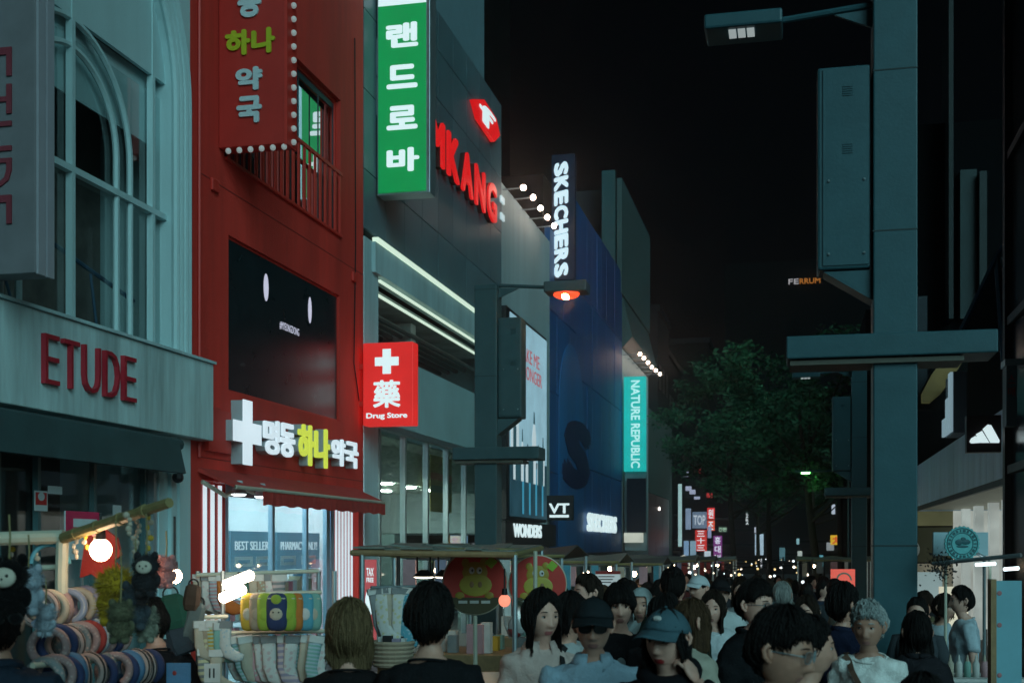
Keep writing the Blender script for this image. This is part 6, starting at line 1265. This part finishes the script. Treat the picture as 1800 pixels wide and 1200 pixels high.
    if style == 'shirt':                                            # collar with two points, placket with buttons
        mb = MB(); mb.smooth = True; n3 = 22; cv = []
        for k, (z, r, o_) in enumerate(((-.200,.078,0), (-.170,.070,0), (-.160,.072,.004), (-.186,.088,.012), (-.205,.098,.016))):
            for j in range(n3+1):
                a = math.radians(22)+(2*math.pi-math.radians(44))*j/n3; drop = -.030*math.exp(-((min(a, 2*math.pi-a)-.38)/.30)**2) if k >= 3 else 0
                cv.append(HB+Vector(((r+.0)*math.sin(a), .030-(r*.94)*math.cos(a), z+drop)))
        for k in range(4):
            for j in range(n3): mb.f.append((k*(n3+1)+j, (k+1)*(n3+1)+j, (k+1)*(n3+1)+j+1, k*(n3+1)+j+1)); mb.mi.append(0); mb.sm.append(True)
        mb.v = [tuple(v) for v in cv]; c_ = obj('collar', mb, cm, t, local=True); sd = c_.modifiers.new('t', 'SOLIDIFY'); sd.thickness = .004
        for k in range(4): obj('button', MB().ball(HB+Vector((.003, .026-(.108+off+.012+(.012 if fem else 0)), -.32-.09*k)), (.006,.004,.006), 8, 5), PAL['white'], t, local=True)
    if style == 'tee' or style == 'blouse':
        mb = MB(); mb.smooth = True; mb.torus(HB+Vector((0,.031,-.206)), XP, Vector((0,1,.25)).normalized(), .080 if style == 'tee' else .090, .006, 28, 6); obj('neckband', mb, cm, t, local=True)
    if style == 'hoodie':
        mb = MB(); mb.smooth = True; mb.torus(HB+Vector((0,.040,-.176)), XP, Vector((0,1,.42)).normalized(), .096, .034, 26, 10); mb.ball(HB+Vector((0,.12,-.235)), (.11,.05,.085), 14, 9); obj('hood', mb, cm, t, local=True)
    if style == 'jacket':
        mb = MB(); mb.smooth = True
        for s in (-1, 1): mb.tube([HB+Vector((s*.012,-.10,-.36)), HB+Vector((s*.058,-.062,-.24)), HB+Vector((s*.074,.01,-.188)), HB+Vector((s*.05,.082,-.176)), HB+Vector((0,.096,-.176))], [.008,.018,.018,.018,.018], 8)
        obj('collar', mb, cm, t, local=True)
    tm = mat('trousers_%03d_%03d_%03d' % tuple(int(c*999) for c in trousers), trousers, .9, var=.15, scale=8, bump=.2, spec=.1); mb = MB(); mb.smooth = True; mb.ball(Hc+Vector((0,.025,-.80)), (.172,.125,.11), 16, 9)
    for s in (-1, 1): mb.tube([(s*.085,.025,H-.80), (s*.09,.012,(H-.80)*.52), (s*.095,.03,.07)], [.10,.078,.062], 12)
    obj('trousers', mb, tm, t, local=True)
    for s in (-1, 1): mb = MB(); mb.smooth = True; mb.ball((s*.095,-.03,.045), (.045,.125,.045), 12, 8); obj('shoe', mb, M['black'], t, local=True)
    # --- face parts
    back = abs(((face+turn+180) % 360)-180) > 125
    if lod >= 2 and not back:
        for s in (-1, 1):
            c = Vector((s*.0305, 0, .004)); y_ = head_surface(np.array([math.pi/2-.035]), np.array([s*.42]), True, fem, seed)[0][1]
            mb = MB(); mb.smooth = True; Rx = Matrix.Rotation(math.radians(90), 3, 'X'); mb.ball((0,0,0), (.0125,.0052,.010), 14, 10, Rx)
            mb.v = [tuple(Hc+HR @ (Vector((v[0], v[1], v[2]))+Vector((s*.0305, y_+.0040, .004)))) for v in mb.v]; e_ = obj('eye', mb, SC_EYE, t, local=True)
            mb = MB(); mb.smooth = True; mb.ball((0,0,0), (.0056,.003,.0053), 10, 7); mb.v = [tuple(Hc+HR @ (Vector(v)+Vector((s*.0305, y_-.0052, .004)))) for v in mb.v]; obj('iris', mb, IRIS, e_, local=True)
            mb = MB(); mb.smooth = True; pts = []
            for f in np.linspace(0, 1, 6):
                a_ = math.radians(13+26*f); z_ = .0275+.004*math.sin(f*2.6)-.004*f; p_ = math.acos(z_/.112); q = head_surface(np.array([p_]), np.array([s*a_]), True, fem, seed)[0]; pts.append(Hc+HR @ Vector((q[0], q[1]-.0012, q[2])))
            mb.tube(pts, [.0022,.0030,.0030,.0028,.0022,.0012], 6); obj('eyebrow', mb, hairmat('dark' if hcol in ('brown','blond') else ('grey' if hcol in ('grey','white') else hcol)), t, local=True)
            mb = MB(); mb.smooth = True; mb.tube([Hc+HR @ Vector((s*(.0305+dx), y_-.004+.10*dx*dx*30*.3, .004+.0058-abs(dx)*.20)) for dx in (-.013,-.007,0,.007,.014)], [.0009,.0016,.0019,.0017,.001], 5); obj('eyelid', mb, hairmat('black'), t, local=True)
    # --- hair and headwear
    st = {3: 520, 2: 220, 1: 24}[lod]
    if hair: hair_obj(t, hair, hcol, Hc, HR, seed, st, fem, length, thick, puff, hat is not None)
    if hat and hat[0] in ('cap',):
        hm = mat('hat_%03d_%03d_%03d' % tuple(int(c*999) for c in hat[1]), hat[1], .85, var=.12, scale=10, bump=.25, bscale=120, spec=.1); n4 = 36; K = 12; vs = []; fs = []
        for i in range(n4):
            a = 2*math.pi*i/n4-math.pi; lim = math.radians(np.interp(abs(math.degrees(a)), [0,60,110,180], [66,72,82,90]))
            for k in range(K): p_ = .02+(lim-.02)*k/(K-1); q = head_surface(np.array([p_]), np.array([a]), False, fem)[0]; q = q*(1+(.021 if k < K-1 else .018)/np.linalg.norm(q))*np.array([1,1.02,.93]); vs.append(Hc+HR @ Vector(q))
        for i in range(n4):
            for k in range(K-1): fs.append((i*K+k, i*K+k+1, ((i+1) % n4)*K+k+1, ((i+1) % n4)*K+k))
        fs.append(tuple(i*K for i in range(n4))); mb = MB(); mb.smooth = True; mb.add(vs, fs); cp = obj('cap', mb, hm, t, local=True); sd = cp.modifiers.new('t', 'SOLIDIFY'); sd.thickness = .004
        mb = MB(); mb.smooth = True; vs = []; fs = []; nb2 = 17
        for i in range(nb2):
            a = math.radians(-68+136*i/(nb2-1)); lim = math.radians(66+6*abs(math.degrees(a))/60); q = head_surface(np.array([lim]), np.array([a]), False, fem)[0]; q = q*(1+.020/np.linalg.norm(q))*np.array([1,1.02,.93])
            for k in range(6):
                f = k/5; ext = .088*math.cos(a*.95)**.6*f; vs.append(Hc+HR @ Vector((q[0]*(1+.10*f), q[1]-ext, q[2]-.018*f-.020*f*abs(math.sin(a))**2+.002)))
        for i in range(nb2-1):
            for k in range(5): fs.append((i*6+k, i*6+k+1, (i+1)*6+k+1, (i+1)*6+k))
        mb.add(vs, fs); br = obj('brim', mb, hm, cp, local=True); sd = br.modifiers.new('t', 'SOLIDIFY'); sd.thickness = .005
        obj('cap_button', MB().ball(Hc+HR @ Vector((0,0,.125)), .008, 8, 6), hm, cp, local=True)
        if len(hat) > 2:
            mb = MB(); 
            for a_ in (-.07, .0, .07): q = head_surface(np.array([math.radians(48)]), np.array([a_+.08]), False, fem)[0]; mb.ball(Hc+HR @ Vector(q*(1+.024/np.linalg.norm(q))), (.012,.006,.010), 8, 6)
            obj('cap_emblem', mb, PAL['white'], cp, local=True)
    if hat and hat[0] == 'hijab':
        hm = mat('scarf_%03d' % int(hat[1][0]*999), hat[1], .85, var=.12, scale=8, bump=.3); n4 = 40; K = 26; vs = []; fs = []
        for i in range(n4):
            a = 2*math.pi*i/n4-math.pi; da = abs(math.degrees(a))
            for k in range(K):
                f = k/(K-1)
                if f < .6:
                    p_ = .03+math.radians(128)*f/.6; 
                    if da < 34: p_ = min(p_, math.radians(58))
                    q = head_surface(np.array([p_]), np.array([a]), False, fem)[0]; q = q*(1+.022/np.linalg.norm(q)); q = HR @ Vector(q)
                else:
                    s_ = (f-.6)/.4; r_ = .078+.105*s_**1.3+.006*math.sin(9*a+s_*6); q = Vector((r_*1.1*math.sin(a), .03-r_*.85*math.cos(a), -.105-.16*s_))
                vs.append(Hc+q)
        for i in range(n4):
            for k in range(K-1):
                da = min(abs(math.degrees(2*math.pi*i/n4-math.pi)), abs(math.degrees(2*math.pi*(i+1)/n4-math.pi)))
                if da < 30 and .27 < k/(K-1) < .60: continue
                fs.append((i*K+k, i*K+k+1, ((i+1) % n4)*K+k+1, ((i+1) % n4)*K+k))
        mb = MB(); mb.smooth = True; mb.add(vs, fs); h_ = obj('headscarf', mb, hm, t, local=True); sd = h_.modifiers.new('t', 'SOLIDIFY'); sd.thickness = .006
    if glasses:
        gm = dict(dark=mat('sunglass_lens', (.008,.008,.009), .12, var=0, spec=.6), clear=glass('spectacle_lens', (.9,.93,.95), base=.12))[glasses]; fm_ = M['steel'] if glasses == 'clear' else M['black']
        gt = bpy.data.objects.new('glasses', None); C.objects.link(gt); gt.parent = t; bw = .0265 if glasses == 'dark' else .023
        Rq = lambda x, y, z: Hc+HR @ Vector((x, y, z))
        for s in (-1, 1):
            o_ = [(s*(.032+bw*math.copysign(abs(math.cos(a))**.7, math.cos(a))), -.100-.004*0, .002+.019*math.copysign(abs(math.sin(a))**.7, math.sin(a))) for a in np.linspace(0, 2*math.pi, 20, endpoint=False)]
            cur = [Rq(x, y+abs(x)*.14-.001, z) for x, y, z in o_]; obj('lens', MB().prism(cur, HR @ Vector((0,1,0)), .002), gm, gt, local=True); obj('rim', MB().tube(cur+[cur[0]], .0016, 5, cap=False), fm_, gt, local=True)
            obj('temple', MB().tube([Rq(s*.058,-.092,.006), Rq(s*.072,-.05,.008), Rq(s*.079,.012,.008), Rq(s*.078,.026,-.008)], .0020 if glasses == 'clear' else .0032, 6), fm_, gt, local=True)
        obj('bridge', MB().tube([Rq(-.010,-.101,.005), Rq(0,-.106,.007), Rq(.010,-.101,.005)], .0018, 5), fm_, gt, local=True)
    if extra: extra(t, Hc, HR)
    return t
def strap(t, Hc, label, s=1, col='brown', bag=True, back=False):
    """cross-body bag: worn over the shoulder, a thing of its own"""
    b = thing('shoulder_bag', label, 'bag', t.location, None, t.rotation_euler.z); b.scale = t.scale; Hc = Hc+Vector((0,0,.045)); mb = MB(); mb.smooth = False; pts = []
    for f in np.linspace(0, 1, 13):
        x = s*(.115-.26*f); z = -.205-.42*f**1.05; y = .03-math.sqrt(max(.0, 1-(x/.21)**2))*(.062+.055*min(1, f*3)+.02*math.sin(f*math.pi))-.030; 
        if f < .1: y = -.02
        pts.append(Hc+Vector((x, y, z+(.012 if f < .1 else 0))))
    pts = [Hc+Vector((s*.11, .10, -.23)), Hc+Vector((s*.118, .04, -.182))]+pts; vs = []; fs = []
    for i, p in enumerate(pts):
        tdir = (pts[min(i+1, len(pts)-1)]-pts[max(i-1, 0)]).normalized(); sd_ = tdir.cross(Vector((0,-1,0))); sd_ = (sd_ if sd_.length > .2 else XP).normalized(); vs += [p-sd_*.014, p+sd_*.014]
    for i in range(len(pts)-1): fs.append((2*i, 2*i+1, 2*i+3, 2*i+2))
    mb.add(vs, fs); o = obj('strap', mb, PAL[col], b, local=True); sd = o.modifiers.new('t', 'SOLIDIFY'); sd.thickness = .004
    obj('bag_body', MB().obox(Hc+Vector((-s*.20,-.05,-.72)), XP, YP, ZP, .035, .11, .08), PAL[col], b, local=True, bevel=.012)

rp = person
# -- nearest, left to right
def navybag(t, Hc, HR): strap(t, Hc, 'teal strapped bag on the back of the person at the left edge', 1, 'sky')
rp(-4, 1098, 4.5, 172, 'person seen from behind in dark navy jacket at the left edge by the hairbands', 'short', 'black', ('jacket', (.018,.028,.045)), 'tan', lod=3, extra=navybag)
rp(270, 1092, 6.9, 200, 'person dressed in black standing between the plush bunch and the socks', 'short', 'black', ('tee', (.010,.010,.012)), 'mid', lod=2, pitch=10)
rp(614, 1112, 5.2, 176, 'woman seen from behind with brown blond hair and black top', 'bob', 'blond', ('tee', (.012,.011,.012)), 'fair', True, lod=3, length=.115, thick=.024, puff=1.15)
rp(757, 1090, 5.1, 168, 'man from behind with full black hair and black tee by the round signs', 'short', 'black', ('tee', (.011,.012,.014)), 'mid', lod=3, thick=.030, puff=1.12, scale=1.04)
def womanbag(t, Hc, HR): strap(t, Hc, 'black strapped bag across the woman in pale pink shirt', 1, 'black')
rp(953, 1084, 6.15, 22, 'woman with long black hair in open pale pink shirt looking to her side', 'long', 'black', ('shirt', (.58,.45,.41)), 'fair', True, turn=6, lip='pink', lod=3, length=.17, thick=.026, extra=womanbag, scale=1.0)
rp(1043, 1100, 5.35, 4, 'man in black cap and dark sunglasses wearing light blue shirt', 'short', 'black', ('shirt', (.33,.47,.58)), 'mid', hat=('cap', (.016,.022,.026)), glasses='dark', lod=3, thick=.008, turn=-6, pitch=4)
hup = {1: ((0,0,0), (.27,-.03,-.45), (.125,-.035,-.195)), 'palm': {1: (-.9,.2,.2)}, 'curl': .55}
rp(1172, 1124, 4.85, -14, 'person in teal grey cap and black hoodie raising a hand to the ear', 'cap', 'black', ('hoodie', (.012,.012,.015)), 'fair', True, turn=-14, hat=('cap', (.062,.125,.155), 1), lip='red', lod=3, length=.12, arms=hup, thick=.012, pitch=3)
rp(1374, 1146, 3.95, 62, 'man with black hair and clear glasses in profile, nearest the camera, pale collar', 'side', 'black', ('shirt', (.16,.18,.16)), 'tan', glasses='clear', lod=3, thick=.030, turn=10, pitch=8, puff=1.1)
def wbag(t, Hc, HR): strap(t, Hc, 'brown strap bag across the grey haired woman in white', -1, 'brown')
rp(1526, 1102, 6.6, -6, 'grey haired older woman in white blouse with brown strap across it', 'curly', 'grey', ('blouse', (.74,.76,.74)), 'tan', True, lod=3, thick=.026, extra=wbag, turn=-4, pitch=3)
# -- second rank
rp(1002, 1082, 6.9, 58, 'woman with black bob in white collar just behind the woman in pink', 'bob', 'black', ('blouse', (.42,.45,.46)), 'mid', True, lod=2, length=.10)
rp(1032, 1042, 8.6, -62, 'man with short dark hair in profile behind the black cap', 'short', 'dark', ('tee', (.04,.05,.06)), 'fair', lod=2)
def pr(t, Hc, HR):
    for (x, z, rx, rz__) in ((.0,-.37,.030,.045), (.03,-.42,.028,.02), (-.035,-.44,.02,.028), (.01,-.47,.04,.014)): obj('print', MB().ball(Hc+Vector((x,-.118,z+.045)), (rx,.012,rz__), 10, 6), PAL['grey'], t, local=True)
rp(1089, 1067, 7.3, 4, 'young man with black fringe in black tee with pale print', 'fringe', 'black', ('tee', (.012,.012,.014)), 'fair', lod=2, thick=.030, extra=pr)
rp(1127, 1064, 9.0, -8, 'woman in pale grey headscarf behind the young man with fringe', None, 'black', ('blouse', (.30,.34,.35)), 'mid', True, hat=('hijab', (.36,.43,.44)), lod=2)
rp(1168, 1084, 6.9, 170, 'person with black hair seen from behind just above the teal grey cap', 'bob', 'black', ('jacket', (.014,.014,.016)), 'mid', True, lod=2, length=.06)
rp(1216, 1094, 6.35, 128, 'woman with long brown hair turned away in cream jacket', 'longf', 'brown', ('jacket', (.40,.39,.32)), 'fair', True, lod=2, length=.14, thick=.012, puff=.9)
rp(1183, 1032, 8.8, 182, 'tall person with untidy black hair bun seen from behind', 'bun', 'black', ('jacket', (.014,.030,.026)), 'mid', True, lod=2, thick=.026)
rp(1228, 1034, 11.2, -40, 'man in white cap looking across the street', 'short', 'black', ('tee', (.20,.19,.18)), 'fair', hat=('cap', (.50,.55,.58)), lod=2, thick=.008)
rp(1253, 1070, 8.9, -8, 'woman with long dark hair in white blouse facing the camera', 'long', 'dark', ('blouse', (.52,.57,.60)), 'fair', True, lod=2, length=.16, roll=4)
rp(1266, 1042, 10.6, 6, 'young man with dark cap and white tee between the heads', 'fringe', 'black', ('tee', (.48,.54,.55)), 'fair', hat=('cap', (.014,.014,.016)), lod=2, thick=.012)
rp(1329, 1064, 6.9, 54, 'tall man in glasses and black jacket walking to the right', 'side', 'black', ('jacket', (.010,.011,.013)), 'fair', glasses='clear', lod=2, thick=.030, scale=1.02)
rp(1375, 1047, 11.6, 176, 'white haired person seen from behind deep in the crowd', 'bob', 'white', ('tee', (.03,.03,.035)), 'fair', True, lod=2, length=.05)
rp(1418, 1078, 9.0, -14, 'woman with long dark hair and pale top looking left behind the glasses', 'long', 'dark', ('blouse', (.40,.42,.43)), 'fair', True, lod=2, length=.16)
rp(1482, 1064, 7.4, 140, 'man with short black hair in dark navy jacket turned to the right', 'short', 'black', ('jacket', (.014,.018,.040)), 'mid', lod=2, thick=.026)
rp(1424, 1140, 4.75, 100, 'person in green polo half hidden behind the man with clear glasses', 'short', 'black', ('tee', (.012,.20,.12)), 'mid', lod=2, scale=.95)
rp(1612, 1112, 7.6, 186, 'person with long black hair and dark top right of the big pole', 'longf', 'black', ('jacket', (.020,.020,.024)), 'mid', True, lod=2, length=.18)
rp(1622, 1246, 4.6, 150, 'dark haired head at the bottom edge right of the big pole', 'short', 'black', ('jacket', (.015,.015,.018)), 'mid', lod=2)
rp(1690, 1056, 10.8, -78, 'man in pale blue tee standing in profile under the teal badge', 'short', 'black', ('tee', (.42,.52,.58)), 'fair', lod=2, trousers=(.03,.05,.09))
rp(1660, 1068, 11.4, 60, 'woman in pale top facing the man under the teal badge', 'bob', 'dark', ('blouse', (.38,.46,.50)), 'mid', True, lod=2, length=.08)
rp(1625, 1062, 12.2, -20, 'person in olive jacket at the stall right of the big pole', 'fringe', 'dark', ('jacket', (.10,.10,.06)), 'mid', lod=2)
# -- the crowd further down: a few kinds, then copies
kinds = []
for spec in ((176,'short','black',(.012,.013,.016),False), (4,'fringe','black',(.30,.33,.34),False), (172,'bob','black',(.03,.03,.035),True), (-6,'long','dark',(.40,.44,.46),True), (178,'bun','dark',(.10,.03,.03),True), (60,'short','black',(.02,.03,.05),False), (-55,'longf','brown',(.16,.17,.15),True), (12,'short','black',(.05,.06,.07),False)):
    kinds.append(spec)
KL = ('short haired person in black seen from behind, small in the far crowd', 'person with fringe in pale grey tee facing the camera, small in the far crowd', 'black bobbed woman seen from behind, small in the far crowd', 'long haired woman in pale blouse facing the camera, small in the far crowd', 'woman with dark hair bun and dull red top from behind, small in the far crowd', 'short haired man in navy turned right, small in the far crowd', 'brown haired woman in drab jacket turned left, small in the far crowd', 'short haired man in slate top facing the camera, small in the far crowd')
rq = random.Random(9); protos = {}
spots = []
for row, (d0, n_, py0) in enumerate(((12.6, 9, 1046), (15, 11, 1040), (18, 13, 1034), (22, 14, 1028), (27, 14, 1022))):
    for i in range(n_):
        px = 1085+(1495-1085)*(i+.5+rq.uniform(-.3,.3))/n_
        if row < 2 and (1140 < px < 1290 or 1335 < px < 1440): continue
        spots.append((px, py0+rq.uniform(-7, 7), d0+rq.uniform(-1.2, 1.2)))
for (px, py, d) in ((985,1050,12.5),(1060,1052,12),(1150,1050,13),(1608,1050,14.5),(1612,1078,9.6),(1640,1052,14)): spots.append((px, py, d))
for i, (px, py, d) in enumerate(spots):
    k = (i*3+i//8) % 8; sp = kinds[k]
    if k not in protos:
        protos[k] = (rp(px, py, d, sp[0], KL[k], sp[1], sp[2], ('tee' if k % 2 else 'jacket', sp[3]), 'fair' if k % 2 else 'mid', sp[4], lod=1, length=.12, group='small figures of the far crowd'), (PD(px, py, d).z-ground(PD(px, py, d).y)))
    else:
        src, hh = protos[k]; q = PD(px, py, d); c = copy_tree(src); g = ground(q.y); c.location = (q.x, q.y, g); s = (q.z-g)/hh; c.scale = (min(s, 1.05) if s > 1 else max(s, .93),)*2+(s,); c.rotation_euler = (0, 0, -math.atan2(q.x, q.y)+math.radians(sp[0]+rq.uniform(-25, 25)))
# ================================================================ HAZE ADDED FOR LAMP HALOS
hz = bpy.data.materials.new('halo_haze'); hz.use_nodes = True; _n = hz.node_tree.nodes; _n.remove(_n['Principled BSDF'])
pv = _n.new('ShaderNodeVolumePrincipled'); pv.inputs['Color'].default_value = (.95, .97, 1, 1); pv.inputs['Density'].default_value = 0.0018; pv.inputs['Anisotropy'].default_value = 0.93
hz.node_tree.links.new(pv.outputs[0], _n['Material Output'].inputs['Volume'])
ho = obj('added_haze', MB().box((-70, -30, -9.5), (70, 250, 50)), hz); ho['kind'] = 'stuff'; ho['label'] = 'thin volume over the whole street, added for halos round the lamps'
# ---- end
